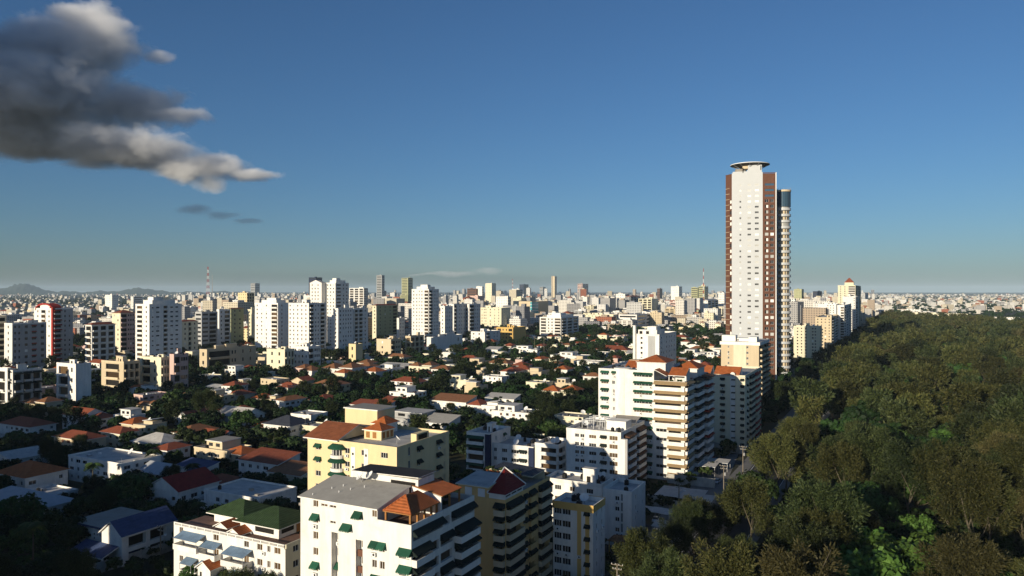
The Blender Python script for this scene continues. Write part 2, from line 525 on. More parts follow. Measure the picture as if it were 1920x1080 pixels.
def facade(mb, f, W, z0, z1, ops, wall):
    """wall sheet with recessed openings; each opening is (s0, z0, s1, z1, depth, back material or None)"""
    O, e = f[0], f[1]; n = Vector((e.y, -e.x, 0))
    def P(x, z, o=0.0): return tuple(O + e * x - n * o + Vector((0, 0, z)))
    ops = [o for o in ops if o[2] - o[0] > .05 and o[3] - o[1] > .05 and o[0] >= -.001 and o[2] <= W + .001]
    xs = sorted({0.0, round(W, 3)} | {round(o[0], 3) for o in ops} | {round(o[2], 3) for o in ops})
    zs = sorted({round(z0, 3), round(z1, 3)} | {round(o[1], 3) for o in ops} | {round(o[3], 3) for o in ops})
    xs = [x for x in xs if -1e-3 <= x <= W + 1e-3]; zs = [z for z in zs if z0 - 1e-3 <= z <= z1 + 1e-3]
    for j in range(len(zs) - 1):
        zc = (zs[j] + zs[j + 1]) / 2
        row = [o for o in ops if o[1] < zc < o[3]]
        i = 0
        while i < len(xs) - 1:
            xc = (xs[i] + xs[i + 1]) / 2
            if any(o[0] < xc < o[2] for o in row): i += 1; continue
            k = i + 1
            while k < len(xs) - 1 and not any(o[0] < (xs[k] + xs[k + 1]) / 2 < o[2] for o in row): k += 1
            mb.face([P(xs[i], zs[j]), P(xs[k], zs[j]), P(xs[k], zs[j + 1]), P(xs[i], zs[j + 1])], wall)
            i = k
    for a, b, c, d, dep, back in ops:
        if dep <= 0: continue
        mb.face([P(a, b), P(c, b), P(c, b, dep), P(a, b, dep)], wall); mb.face([P(a, d), P(a, d, dep), P(c, d, dep), P(c, d)], wall)
        mb.face([P(a, b), P(a, b, dep), P(a, d, dep), P(a, d)], wall); mb.face([P(c, b), P(c, d), P(c, d, dep), P(c, b, dep)], wall)
        if back: mb.face([P(a, b, dep), P(c, b, dep), P(c, d, dep), P(a, d, dep)], back)
def parapet(mb, x0, y0, x1, y1, z0, z1, t, wall, roof, zr=None):
    """wall tops round a roof deck: four butted strips and the deck between them"""
    zr = z0 if zr is None else zr
    mb.box(x0, y0, z0, x1, y0 + t, z1, wall, skip='d'); mb.box(x0, y1 - t, z0, x1, y1, z1, wall, skip='d')
    mb.box(x0, y0 + t, z0, x0 + t, y1 - t, z1, wall, skip='dfb'); mb.box(x1 - t, y0 + t, z0, x1, y1 - t, z1, wall, skip='dfb')
def storeys(B, mb, k, z0, fh, n, cols, wall, detail=1, seed=0, skip=()):
    """lays windows and balconies of one facade, storey by storey; returns the wall openings"""
    rr = random.Random(seed)
    W = B.fac(k)[2]; ops = []
    for i in range(n):
        if i in skip: continue
        zf = z0 + i * fh
        for c in cols:
            if c[0] in 'wa':
                w = c[2]; h = c[4] if len(c) > 4 and c[0] == 'a' else (c[3] if c[0] == 'w' and len(c) > 3 else fh * .42)
                gl = c[4] if c[0] == 'w' and len(c) > 4 else (GLASS if rr.random() < .8 else GLASSB)
                x = c[1] * W; zs = zf + fh * .34
                if rr.random() < .06 and detail == 1 and c[0] == 'w': gl = GLASSPALE
                a = (x - w / 2, zs, x + w / 2, zs + h)
                if a[0] < 0.15 or a[2] > W - 0.15: continue
                if detail < 2 and rr.random() < .05: continue
                if detail == 0:
                    w *= rr.uniform(.8, 1.15); a = (x - w / 2, zs, x + w / 2, zs + h)
                    if a[0] < .15 or a[2] > W - .15: continue
                if detail < 2 and rr.random() < .1:
                    if detail: B.attach('ac_unit', ac_mesh(), k, x + .2, zs - .8)
                    else:
                        O, e, _ = B.fac(k); nn = Vector((e.y, -e.x, 0)); A_, B_ = O + e * (x - .5) + nn * .003, O + e * (x + .5) + nn * .5
                        mb.box(min(A_.x, B_.x), min(A_.y, B_.y), zs - .9, max(A_.x, B_.x), max(A_.y, B_.y), zs - .2, METAL if rr.random() < .5 else FRAME)
                ops.append((*a, .22, None if detail else gl))
                if detail:
                    B.attach('window', window_mesh(w, h, gl, 1 if w < 1.7 else 2, detail > 1), k, x, zs, -.16)
                if c[0] == 'a' and rr.random() < (c[5] if len(c) > 5 else 1):
                    mat = c[3]
                    if detail: B.attach('awning', awning_mesh(w + .4, .8, .65, mat), k, x, zs + h + .25)
                if detail > 1 and rr.random() < .3: B.attach('ac_unit', ac_mesh(), k, x, zs - .8)
            elif c[0] == 'b':
                x0, x1, p = c[1] * W, c[2] * W, c[3]; w = x1 - x0; awn = c[4] if len(c) > 4 else None
                ops.append((x0 + .2, zf + .02, x1 - .2, zf + fh * .82, 1.1, DARK if rr.random() < .75 else GLASSB))
                if detail:
                    B.attach('balcony', balcony_mesh(w, p, 1.0, c[5] if len(c) > 5 else wall), k, (x0 + x1) / 2, zf, 0)
                    if awn and rr.random() < .85: B.attach('awning', awning_mesh(w + .1, p + .25, .75, awn), k, (x0 + x1) / 2, zf + fh * .92)
                else:
                    O, e, _ = B.fac(k); nn = Vector((e.y, -e.x, 0))
                    A, Bp = O + e * x0, O + e * x1 + nn * p
                    mb.box(min(A.x, Bp.x), min(A.y, Bp.y), zf - .2, max(A.x, Bp.x), max(A.y, Bp.y), zf + 1.0, wall)
            elif c[0] == 's':
                x0, x1 = c[1] * W, c[2] * W
                a = (x0, zf + fh * .36, x1, zf + fh * .80)
                ops.append((*a, .2, None if detail else GLASS))
                if detail: B.attach('window', window_mesh(x1 - x0, fh * .44, c[3] if len(c) > 3 else GLASS, max(1, int((x1 - x0) / 1.5)), detail > 1), k, (x0 + x1) / 2, zf + fh * .36, -.15)
    return ops
def clutter(B, mb_roof, z, seed, x0=None, x1=None, y0=None, y1=None, tanks=3, dishes=1, boxes=1, wall=None):
    rr = random.Random(seed); w, d = B.w, B.d
    x0 = -w * .9 if x0 is None else x0; x1 = -w * .1 if x1 is None else x1
    y0 = d * .12 if y0 is None else y0; y1 = d * .88 if y1 is None else y1
    for i in range(boxes):
        a, b, h = rr.uniform(.2, .38) * (x1 - x0), rr.uniform(.2, .38) * (y1 - y0), rr.uniform(2.4, 4.2)
        cx, cy = rr.uniform(x0 + a / 2, x1 - a / 2), rr.uniform(y0 + b / 2, y1 - b / 2)
        m = MB(); m.box(cx - a / 2, cy - b / 2, z - .05, cx + a / 2, cy + b / 2, z + h, wall or W_WHITE)
        m.box(cx - a / 2 - .2, cy - b / 2 - .2, z + h, cx + a / 2 + .2, cy + b / 2 + .2, z + h + .2, wall or W_WHITE, top=WROOF)
        m.box(cx - a * .2, cy - b / 2 - .03, z, cx + a * .1, cy - b / 2 + .1, z + 2, DARK)
        m.build('stair_tower', B.root)
    for i in range(tanks):
        link('water_tank', tank_mesh(.55 + .25 * rr.random().__round__(1), 1.5), B.root, (rr.uniform(x0, x1), rr.uniform(y0, y1), z))
    for i in range(dishes):
        link('satellite_dish', dish_mesh(1.1), B.root, (rr.uniform(x0, x1), rr.uniform(y0, y1), z), rr.uniform(-.6, .6))
def spec(xl, xc, xr, ytop, ybase, rz=-GA):
    """block size from the photo: left end, near corner and right end columns, roof row and ground row at the near corner"""
    dist = H * F / (ybase - Y0); c = at_dist(xc, dist)
    ex = Vector((math.cos(rz), math.sin(rz), 0)); ey = Vector((-math.sin(rz), math.cos(rz), 0))
    t = (xl - 960) / F; w = (c.x - t * c.y) / (ex.x - t * ex.y)
    t = (xr - 960) / F; d = (t * c.y - c.x) / (ey.x - t * ey.y)
    return c, abs(w), abs(d), zpix(ytop, dist)
def occupy(B, pad=3):
    ex = Vector((math.cos(B.rz), math.sin(B.rz), 0)); ey = Vector((-math.sin(B.rz), math.cos(B.rz), 0))
    n, m = max(1, round(B.w / 8)), max(1, round(B.d / 8))
    for i in range(n):
        for j in range(m):
            p = B.loc - ex * B.w * (i + .5) / n + ey * B.d * (j + .5) / m
            OCC.append((p.x, p.y, max(B.w / n, B.d / m) * .6 + pad))
def block(label, xl, xc, xr, ytop, ybase, n, wall, front, right, detail=1, roof=WROOF, right_wall=None, seed=1, name='apartment_block', cat='apartment block',
          short=None, hiproof=None, tanks=3, dishes=1, boxes=1, dmax=None, par=1.0, crown=None, rz=-GA, box_wall=None, group=None, wmax=None):
    c, w, d, h = spec(xl, xc, xr, ytop, ybase, rz)
    if dmax: d = min(d, dmax)
    if wmax: w = min(w, wmax)
    B = Bld(name, label, cat, c, w, d, rz, group)
    occupy(B)
    zr = h - par; fh = zr / n
    mb = MB(); rw = right_wall or wall
    for k, cols, wl in (('f', front, wall), ('r', right, rw), ('b', [], wall), ('l', [], wall)):
        ops = storeys(B, mb, k, 0, fh, n, cols, wl, detail, seed + ord(k))
        facade(mb, B.fac(k), B.fac(k)[2], 0, zr, ops, wl)
    mb.build('wall', B.root)
    rb = MB()
    if hiproof:
        rb.box(-w, 0, zr, 0, d, zr + .02, hiproof, skip='d'); rb.hip(-w - .8, -.8, .8, d + .8, zr + .45, min(w, d) * .22, hiproof, eave=.4, under=wall)
    else:
        parapet(rb, -w - .05, -.05, .05, d + .05, zr, h, .25, wall, roof)
        rb.face([(-w, 0, zr + .02), (0, 0, zr + .02), (0, d, zr + .02), (-w, d, zr + .02)], roof)
    rb.build('roof', B.root)
    if not hiproof: clutter(B, rb, zr + .03, seed, tanks=tanks, dishes=dishes, boxes=boxes, wall=box_wall or wall)
    if crown: crown(B, zr)
    B.finish()
    if short: LAND.append((short, Vector((c.x, c.y, h))))
    return B
# ------------------------------------------------------------------ ground, avenue, haze, hills
g = MB()
ring = [(0, 0)]
NR = [600, 2500, 9000, 34000]
g.face([(34000 * math.cos(a * math.pi / 32), 34000 * math.sin(a * math.pi / 32), 0) for a in range(64)], EARTH)
struct('ground', g)
def along(q, s, z=0.0):
    """point at perpendicular offset q (right of the view origin, across the avenue) and distance s along it"""
    p = EX * q + EY * s
    return (p.x, p.y, z)
def ribbon(mb, q0, q1, s0, s1, z, mat):
    mb.face([along(q0, s0, z), along(q1, s0, z), along(q1, s1, z), along(q0, s1, z)], mat)
rd = MB(); ribbon(rd, -51, -37, 20, 2600, .012, ASPH)
struct('avenue', rd)
pv = MB()
for q0, q1 in ((-55.5, -51.0), (-37.0, -34.5)):
    a, b, c, d = along(q0, 20, .0), along(q1, 20, .0), along(q1, 2600, .0), along(q0, 2600, .0)
    pv.slab([(p[0], p[1], .14) for p in (a, b, c, d)], .14, PAVE)
struct('pavement', pv)
mk = MB()
for q in (-50.6, -37.4): ribbon(mk, q, q + .2, 20, 1500, .02, MARK)
s = 30
while s < 1200:
    ribbon(mk, -44.1, -43.9, s, s + 3, .02, MARK); s += 9
struct('road_markings', mk)
st = MB()
for q in (-140, -235, -330, -425, -520, -640): ribbon(st, q - 3.2, q + 3.2, 60, 1500, .008, ASPH)
struct('side_streets', st)
sc_ = MB()
for s0 in (205, 300, 405, 520, 660, 820, 1000): 
    sc_.face([along(-56, s0, .006), along(-56, s0 + 6.5, .006), along(-900, s0 + 6.5, .006), along(-900, s0, .006)], ASPH)
struct('cross_streets', sc_)
def hills():
    n, m = 220, 14
    v, f = [], []
    for i in range(n + 1):
        px = -300 + 1000 * i / n
        # skyline of the far hills, read as height above the plain
        pk = 150 * math.exp(-((px - 45) / 24) ** 2) + 95 * math.exp(-((px - 30) / 75) ** 2) + 75 * math.exp(-((px - 265) / 22) ** 2) + 50 * math.exp(-((px - 250) / 90) ** 2) + 75 * math.exp(-((px + 150) / 90) ** 2) + 42 * math.exp(-((px - 450) / 60) ** 2)
        pk += 14 * math.sin(px * .11) + 9 * math.sin(px * .27 + 1) + 30
        pk *= max(0, min(1, (620 - px) / 220))
        for j in range(m + 1):
            dist = 13500 + 5200 * j / m
            prof = math.sin(math.pi * j / m) ** 1.2
            z = pk * .82 * prof * (1 + .12 * math.sin(i * .9 + j * 1.7) + .08 * math.sin(i * 2.3 - j))
            v.append(((px - 960) / F * dist, dist, z - 1 if prof > 0 else -2))
    for i in range(n):
        for j in range(m):
            a = i * (m + 1) + j; f.append((a, a + m + 1, a + m + 2, a + 1))
    me = bpy.data.meshes.new('hills'); me.from_pydata(v, [], f)
    me.materials.append(pmat('hill_scrub', (0.035, 0.05, 0.025), var=0.4, scale=.004))
    for p in me.polygons: p.use_smooth = True
    o = link('hills', me); o['kind'] = 'structure'
hills()
def haze():
    m = bpy.data.materials.new('haze_air')
    t, n, l = nodes(m)
    n.remove(n['Principled BSDF'])
    v = n.new('ShaderNodeVolumePrincipled')
    v.inputs['Color'].default_value = (0.66, 0.84, 1.0, 1)
    v.inputs['Density'].default_value = 0.000030
    v.inputs['Anisotropy'].default_value = -0.12
    l.new(v.outputs[0], n['Material Output'].inputs['Volume'])
    b = MB(); b.box(-36000, -36000, -4, 36000, 36000, 262, EARTH)
    b.mats = [m]
    o = b.build('haze'); o['kind'] = 'stuff'
haze()

# ------------------------------------------------------------------ white block nearest the camera
def white_block():
    c = at_dist(771, 124.0); w, d, fh = 24.3, 20.7, 2.87
    B = Bld('apartment_block', 'white ten-storey block with grey pitched roof and tiled roof terrace', 'apartment block', c, w, d)
    occupy(B); LAND.append(('white block with the grey pitched roof', Vector((c.x, c.y, 30))))
    sX, zT, zE = 17.3, 29.0, 30.8
    mb = MB()
    ops = []
    def win(px, i, ww, hh=1.35, glass=GLASSB, aw=False, ac=False, dz=0.0, dep=.22):
        s = B.fx(px); z = 29.3 - fh * i + dz
        ops.append((s - ww / 2, z, s + ww / 2, z + hh, dep, None))
        B.attach('window', window_mesh(ww, hh, glass, 1, True), 'f', s, z, -.16)
        if aw: B.attach('awning', awning_mesh(ww + .55, .95, .85, AWN_G), 'f', s, z + hh + .35)
        if ac: B.attach('ac_unit', ac_mesh(), 'f', s, z - .85)
    for i in range(10): win(592, i, 1.15, aw=i in (1, 4, 7), ac=i in (1, 4))
    for px in (608, 624): win(px, 0, 1.5, .5, dz=.35)
    win(624, 1, 1.3, .5, dz=.45)
    for i in range(10): win(702, i, 1.0, aw=i in (2, 4, 6, 7), ac=i == 2) if i not in (1,) else None
    for i in range(2, 10): win(716.5, i, 1.05, aw=i in (2, 4, 7), ac=i == 5)
    for px, z in ((672, 29.6), (651, 27.1)):
        s = B.fx(px); ops.append((s - .55, z - 1.3, s + .55, z - .1, .22, None))
        B.attach('window', window_mesh(1.1, 1.2, GLASSB, 1, True), 'f', s, z - 1.3, -.16)
        B.attach('awning', awning_mesh(2.1 if px == 651 else 1.8, 1.05, .9, AWN_G), 'f', s, z + .25)
    for (pa, pb, zt) in ((621.5, 634, 25.4), (667, 680, 24.9)):
        a, b = B.fx(pa), B.fx(pb)
        ops.append((a, 0.0, b, zt, 1.3, W_WHITE))
        for i in range(9):
            z = zt - 1.7 - fh * i
            if z < .3: continue
            B.attach('window', window_mesh(b - a - .7, 1.5, GLASSB, 1, True), 'f', (a + b) / 2 - .1, z, -1.25)
            if i % 3 == 0 and pa < 640: B.attach('ac_unit', ac_mesh(), 'f', (a + b) / 2, z - .9, -1.25)
            if pa > 640:
                B.attach('railing', cached(('rail', 1), lambda: (lambda q: (q.box(-.75, -.05, -.2, .75, 0.05, .95, W_BROWN), q.mesh('railing'))[1])(MB())), 'f', (a + b) / 2, z - 1.1, -.5)
            if pa < 640 and i in (2, 5): B.attach('awning', awning_mesh(1.5, .8, .8, AWN_G), 'f', (a + b) / 2, z + 1.75, -1.25)
    f = B.fac('f')
    facade(mb, f, sX, 0, zE, [o for o in ops if o[2] <= sX], W_WHITE)
    f2 = (f[0] + f[1] * sX, f[1], w - sX); ops2 = [(o[0] - sX, o[1], o[2] - sX, *o[3:]) for o in ops if o[0] >= sX]
    s748 = B.fx(748) - sX
    for i in range(1, 9):
        zf = 25.13 - fh * i
        ops2.append((s748, zf + .95, w - sX - .35, zf + 2.1, 1.2, DARK))
        B.attach('awning', awning_mesh(w - sX - s748 + .2, 1.0, .85, AWN_G), 'f', sX + (s748 + w - sX) / 2 + .1, zf + 2.75)
    facade(mb, f2, w - sX, 0, zT, ops2, W_WHITE)
    # right face: long covered terraces on the top floor, stepped balconies below
    rops = [(.6, 26.1, 9.6, 27.55, 1.4, DARK), (10.3, 26.1, 12.0, 27.7, 1.4, W_WHITE), (12.6, 26.1, 20.4, 27.55, 1.4, DARK)]
    for a, b in ((.4, 9.7), (12.5, 20.6)): B.attach('awning', awning_mesh(b - a, 1.0, .8, AWN_D), 'r', (a + b) / 2, 28.0)
    for i in range(1, 9):
        zf = 25.13 - fh * i
        rops += [(.35, zf + .03, 5.2, zf + 2.3, 1.3, DARK), (6.0, zf + .4, 8.4, zf + 2.1, .5, GLASSB), (9.0, zf + .4, 12.9, zf + 2.1, .6, GLASSB), (13.8, zf + .03, 20.3, zf + 2.3, 1.3, DARK)]
        B.attach('balcony', balcony_mesh(5.4, 1.1, 1.0, W_WHITE), 'r', 2.75, zf)
        B.attach('balcony', balcony_mesh(6.9, 1.5, 1.0, W_WHITE), 'r', 17.1, zf)
        B.attach('awning', awning_mesh(5.6, 1.25, .85, AWN_D), 'r', 2.8, zf + 2.7)
        B.attach('awning', awning_mesh(7.1, 1.75, .85, AWN_D), 'r', 17.1, zf + 2.7)
        if i % 2 or i > 4: B.attach('awning', awning_mesh(4.2, .9, .8, AWN_D), 'r', 10.9, zf + 2.6)
        if i % 3 == 0: B.attach('ac_unit', ac_mesh(), 'r', 6.6, zf - .4)
    facade(mb, B.fac('r'), d, 0, zT, rops, W_WHITE)
    facade(mb, B.fac('b'), w, 0, zT, [], W_WHITE); facade(mb, B.fac('l'), d, 0, zE, [], W_WHITE)
    # terrace deck with a low wall, the wall under the pitched roof
    xX = sX - w
    mb.face([(xX, 0.2, 28.0), (-.2, .2, 28.0), (-.2, d - .2, 28.0), (xX, d - .2, 28.0)], TERRACE)
    mb.face([(xX, .2, 28), (-.2, .2, 28), (-.2, .2, zT), (xX, .2, zT)], W_WHITE); mb.face([(-.2, .2, 28), (-.2, d - .2, 28), (-.2, d - .2, zT), (-.2, .2, zT)], W_WHITE)
    mb.face([(xX, 0, zT), (0, 0, zT), (-.2, .2, zT), (xX, .2, zT)], W_WHITE); mb.face([(0, 0, zT), (0, d, zT), (-.2, d - .2, zT), (-.2, .2, zT)], W_WHITE)
    mb.face([(xX, 0, 28), (xX, 9.3, 28), (xX, 9.3, 32.5), (xX, 0, zE)], W_WHITE)
    mb.face([(-w, 9.3, 28), (xX, 9.3, 28), (xX, 9.3, 32.4), (-w, 9.3, 32.4)], W_WHITE)
    mb.face([(-w, 9.3, 28.6), (xX, 9.3, 28.6), (xX, d, 28.6), (-w, d, 28.6)], CONC)
    mb.build('wall', B.root)
    rb = MB()
    rb.slab([(-w - .35, -.4, zE + .05), (xX + .25, -.4, zE + .05), (xX + .25, 9.5, 32.62), (-w - .35, 9.5, 32.62)], .22, GROOF, W_WHITE)
    for px_, yy in ((.22, .45), (.3, .62), (.36, .35), (.55, .7), (.12, .1), (.44, .52)):
        x = -w + sX * px_; y = 9 * yy; z = zE + .05 + 1.77 * yy
        rb.tube((x, y, z - .1), (x, y, z + .35), .07, .07, FRAME, 6)
    rb.build('pitched_roof', B.root)
    # black-roofed plant block behind the ridge
    q = MB()
    xa, xb = B.fx(662, 10.2) - w, B.fx(784, 10.2) - w
    q.box(xa, 10.2, 28.62, xb, 15.5, 33.6, W_WHITE)
    q.slab([(xa - .25, 9.9, 33.75), (xb + .25, 9.9, 34.1), (xb + .25, 15.8, 34.1), (xa - .25, 15.8, 33.75)], .14, BLACKROOF, W_WHITE)
    q.box(xb - 6, 10.05, 31.0, xb - .6, 10.19, 33.0, DARK)
    q.build('plant_block', B.root)
    for px, yy, z in ((676, 8.0, 32.2), (694, 9.0, 32.3)): link('satellite_dish', dish_mesh(.9), B.root, (B.fx(px, yy) - w, yy, z - .1), -.7)
    # tiled roof on timber posts over the terrace
    t = MB(); t.hip(-6.4, .7, -.55, 9.5, 30.45, 2.4, TERRAY, eave=.16, ridge=2.6, under=WOOD)
    for (a, b) in (((-6.4, .7, 30.46), (-3.48, 3.3, 32.9)), ((-.55, .7, 30.46), (-3.48, 3.3, 32.9))): t.tube(a, b, .13, .13, TERRA, 6)
    t.build('tiled_roof', B.root)
    for (x, y) in ((-.95, 1.1), (-.95, 3.2), (-.95, 5.3), (-.95, 7.4), (-6.0, 1.1), (-.95, 9.1)):
        p = MB(); p.box(-.16, -.16, 28.01, .16, .16, 30.28, WOOD); p.build('post', B.root, (x, y, 0))
    e = MB()
    e.prism([(-6.9, 9.7), (-.4, 9.7), (-.4, 10.0), (-6.9, 10.0)], 28.0, 31.3, W_WHITE)
    e.face([(-6.9, 9.7, 31.3), (-.4, 9.7, 31.3), (-6.9, 9.7, 32.5)], W_WHITE); e.face([(-6.9, 10, 31.3), (-6.9, 10, 32.5), (-.4, 10, 31.3)], W_WHITE)
    e.build('gable_wall', B.root)
    r2 = MB(); r2.slab([(-6.9, 9.9, 32.6), (-.2, 9.9, 31.45), (-.2, 16.6, 31.45), (-6.9, 16.6, 32.6)], .14, TERRAY, WOOD); r2.build('lean_to_roof', B.root)
    for y in (12.8, 16.2):
        p = MB(); p.box(-.15, -.15, 28.01, .15, .15, 31.2, WOOD); p.build('post', B.root, (-.6, y, 0))
    B.finish()
    return B
A = white_block()

# ------------------------------------------------------------------ tan block behind it
def tan_crown(B, zr):
    w, d = B.w, B.d
    p = MB()
    p.box(-w, .15, zr, -4.0, 9.0, zr + 2.7, W_BEIGE, skip='d')
    for a in (-9.8, -6.6): p.box(a, .06, zr + .3, a + 1.7, .14, zr + 2.2, FRAME)
    p.build('penthouse', B.root)
    q = MB(); q.slab([(-w - .4, -.3, zr + 2.75), (-3.9, -.3, zr + 2.75), (-3.9, 9.2, zr + 3.5), (-w - .4, 9.2, zr + 3.5)], .2, WROOF, W_CREAM); q.build('penthouse_roof', B.root)
    r = MB()
    r.box(-3.9, .1, zr, -.15, .25, zr + 1.5, W_WHITE, skip='d'); r.box(-.25, .26, zr, -.1, 8.6, zr + .9, W_WHITE, skip='d')
    for y in (.3, 2.9, 5.6, 8.2): r.box(-.25, y, zr + .91, -.1, y + .25, zr + 1.6, W_WHITE)
    r.box(-3.9, .3, zr, -.35, 8.5, zr + 1.5, DARK, skip='d')
    r.build('corner_room', B.root)
    s_ = MB()
    z = zr + 1.68
    s_.face([(-4.1, -.35, z), (.25, -.35, z), (-4.8, 8.8, z + 3.3)], REDMET); s_.face([(.25, -.35, z), (.25, 9.3, z + .1), (-4.8, 8.8, z + 3.3)], REDMET)
    s_.box(-4.1, -.35, z - .2, .25, 9.2, z - .02, W_WHITE); s_.face([(.25, 9.3, z), (-4.8, 9.3, z), (-4.8, 8.8, z + 3.3)], W_WHITE); s_.face([(-4.1, -.35, z), (-4.8, 8.8, z + 3.3), (-4.8, 9.2, z)], W_WHITE)
    s_.tube((-4.1, -.35, z + .05), (-4.8, 8.8, z + 3.38), .16, .16, W_WHITE, 6); s_.tube((.25, 9.3, z + .15), (-4.8, 8.8, z + 3.38), .16, .16, W_WHITE, 6)
    s_.build('red_roof', B.root)
    k = MB()
    k.slab([(-w + .3, 9.6, zr + 2.6), (-2.6, 9.6, zr + 2.6), (-2.6, 13.4, zr + 2.6), (-w + .3, 13.4, zr + 2.6)], .12, W_BROWN)
    for i in range(14): k.box(-w + .4 + i * .62, 9.5, zr + 2.61, -w + .55 + i * .62, 13.5, zr + 2.75, WOOD)
    for x in (-w + .5, -w / 2, -2.9):
        for y in (9.8, 13.1): k.box(x - .1, y - .1, zr, x + .1, y + .1, zr + 2.47, WOOD)
    k.build('pergola', B.root)
    l_ = MB()
    l_.slab([(-w, 14.2, zr + 2.9), (-.6, 14.2, zr + 2.2), (-.6, 21.2, zr + 2.4), (-w, 21.2, zr + 3.1)], .16, DARKROOF, W_CREAM)
    l_.box(-w, 13.9, zr, -w + .25, 21, zr + 2.7, W_YELLOW, skip='d'); l_.box(-w + .26, 20.8, zr, -.7, 21, zr + 2.1, W_CREAM, skip='d')
    l_.build('lean_to_roof', B.root)
B_tan = block('tan nine-storey block with black awnings and a dark red corner roof', 858, 947, 1031, 938, 545 + 68 * 1400 / 156, 9, W_BEIGE,
              [('a', .22, 1.3, AWN_D), ('b', .80, 1.0, .9, AWN_D, W_SAND)],
              [('b', .02, .33, 1.0, AWN_D, W_SAND), ('a', .42, 1.5, AWN_D), ('b', .50, .64, .6, AWN_D), ('b', .72, .98, .9, AWN_D, W_SAND)], detail=2, crown=tan_crown, seed=4,
              tanks=0, dishes=0, boxes=0, short='tan block with black awnings', par=.5)

# ------------------------------------------------------------------ yellow block
def yellow_crown(B, zr):
    w, d = B.w, B.d
    h = zr + .9
    sx = B.fx(636) - w
    r = MB()
    r.slab([(-w - .9, -.7, h - .1), (sx, -.7, h - .1), (sx, 7.5, h + 2.6), (-w - .9, 7.5, h + 2.6)], .25, TERRAYB, W_WHITE)
    r.slab([(-w - .9, 7.55, h + 2.6), (sx, 7.55, h + 2.6), (sx, 14, h + .4), (-w - .9, 14, h + .4)], .25, TERRAYB, W_WHITE)
    r.face([(sx - .3, 0, h - .3), (sx - .3, 14, h - .3), (sx - .3, 7.5, h + 2.3)], W_YELLOW)
    r.build('tiled_roof', B.root)
    t = MB(); t.box(-w - 1.0, 15, zr, -w + 9.5, 22.5, zr + 5.6, W_YELLOW, skip='d'); t.box(-w - 1.3, 14.7, zr + 5.6, -w + 9.8, 22.8, zr + 5.9, W_WHITE, top=CONC); t.build('stair_tower', B.root)
    L = MB(); lx = B.fx(722, 9) - w
    L.box(lx - 5.2, 7.5, zr, lx, 12.5, zr + 2.2, W_YELLOW, skip='d')
    for a in (lx - 4.6, lx - 2.6): L.box(a, 7.42, zr + .4, a + 1.1, 7.49, zr + 1.9, WOOD)
    for a in (8.0, 9.6, 11.2): L.box(lx + .01, a, zr + .4, lx + .08, a + .9, zr + 1.9, WOOD)
    L.hip(lx - 5.6, 7.1, lx + .4, 12.9, zr + 2.4, 1.5, TERRA, under=W_WHITE); L.build('roof_lantern', B.root)
    M = MB(); M.hip(lx - 8.5, 14, lx - 3.5, 20, zr + 2.6, 1.6, TERRA, under=W_WHITE); M.box(lx - 8, 14.5, zr, lx - 4, 19.5, zr + 2.4, W_WHITE, skip='d'); M.build('roof_hut', B.root)
    K = MB(); K.box(-2.6, 9.2, zr, -1.0, 14.5, zr + 2.1, W_YELLOW, skip='d'); K.box(-.98, 10, zr + .4, -.9, 13.6, zr + 1.8, DARK); K.build('plant_box', B.root)
    link('satellite_dish', dish_mesh(.8), B.root, (-4.5, 6.5, zr), 2.4)
    # round balcony bays with green hoods
    bx = B.fx(633); fh = zr / 10
    for i in range(3, 10):
        zf = i * fh
        m = MB()
        prof = [(math.cos(math.pi + math.pi * j / 10), math.sin(math.pi + math.pi * j / 10)) for j in range(11)]
        m.prism([(1.9 * x, 1.5 * y) for x, y in prof], -.2, .55, W_WHITE)
        B.attach('balcony', cached('roundbal', lambda: m.mesh('balcony')), 'f', bx, zf)
        def hood():
            k = MB(); a = [(2.5 * x, 2.1 * y, -.75) for x, y in prof]; b = [(1.5 * x, 1.1 * y, 0) for x, y in prof]
            for j in range(10): k.face([a[j], a[j + 1], b[j + 1], b[j]], AWN_G); k.face([a[j], a[j + 1], (a[j + 1][0], a[j + 1][1], -1.05), (a[j][0], a[j][1], -1.05)], AWN_G)
            k.face(b, AWN_G); return k.mesh('awning')
        B.attach('awning', cached('roundhood', hood), 'f', bx, zf + fh * .98)
        def glazed():
            k = MB(); k.prism([(1.35 * x, 1.0 * y) for x, y in prof], .56, 2.3, GLASS)
            for j in range(0, 11, 2): k.box(1.37 * prof[j][0] - .06, 1.02 * prof[j][1] - .06, .56, 1.37 * prof[j][0] + .06, 1.02 * prof[j][1] + .06, 2.3, FRAME)
            return k.mesh('window')
        B.attach('window', cached('roundglass', glazed), 'f', bx, zf)
    for i in range(4, 10):
        B.attach('awning', awning_mesh(3.2, 1.1, .9, AWN_G), 'l', B.d - 6, i * fh + fh * .98)
    for px in (647, 671.5, 705.5):                       # pale full-height strips between the windows
        s = MB(); a = B.fx(px + 11) - w; b = B.fx(px + 19) - w
        s.box(a, -.06, 0, b, -.004, zr - .4, W_WHITE)
        for i in range(10): s.box((a + b) / 2 - .25, -.08, i * 3.1 + 1.4, (a + b) / 2 + .25, -.061, i * 3.1 + 1.95, DARK)
        if px < 700: s.build('pilaster', B.root)
B_yel = block('yellow block with round bay balconies under dark green hoods', 577, 744, 842, 838.5, 545 + 68 * 1400 / 170, 10, W_YELLOW,
              [('a', .125, 1.6, AWN_G, 1.3, .4), ('w', .462, 1.4, 1.3), ('w', .648, 1.5, 1.3), ('a', .868, 2.0, AWN_G, 1.3, .35)],
              [('w', .22, .9, 2.0, DARK), ('a', .40, 1.5, AWN_D), ('a', .78, 1.7, AWN_D), ('w', .90, .8, 2.0, W_ORANGE)], detail=2, crown=yellow_crown, seed=11,
              tanks=0, dishes=0, boxes=0, short='yellow block with green hoods', par=.8)

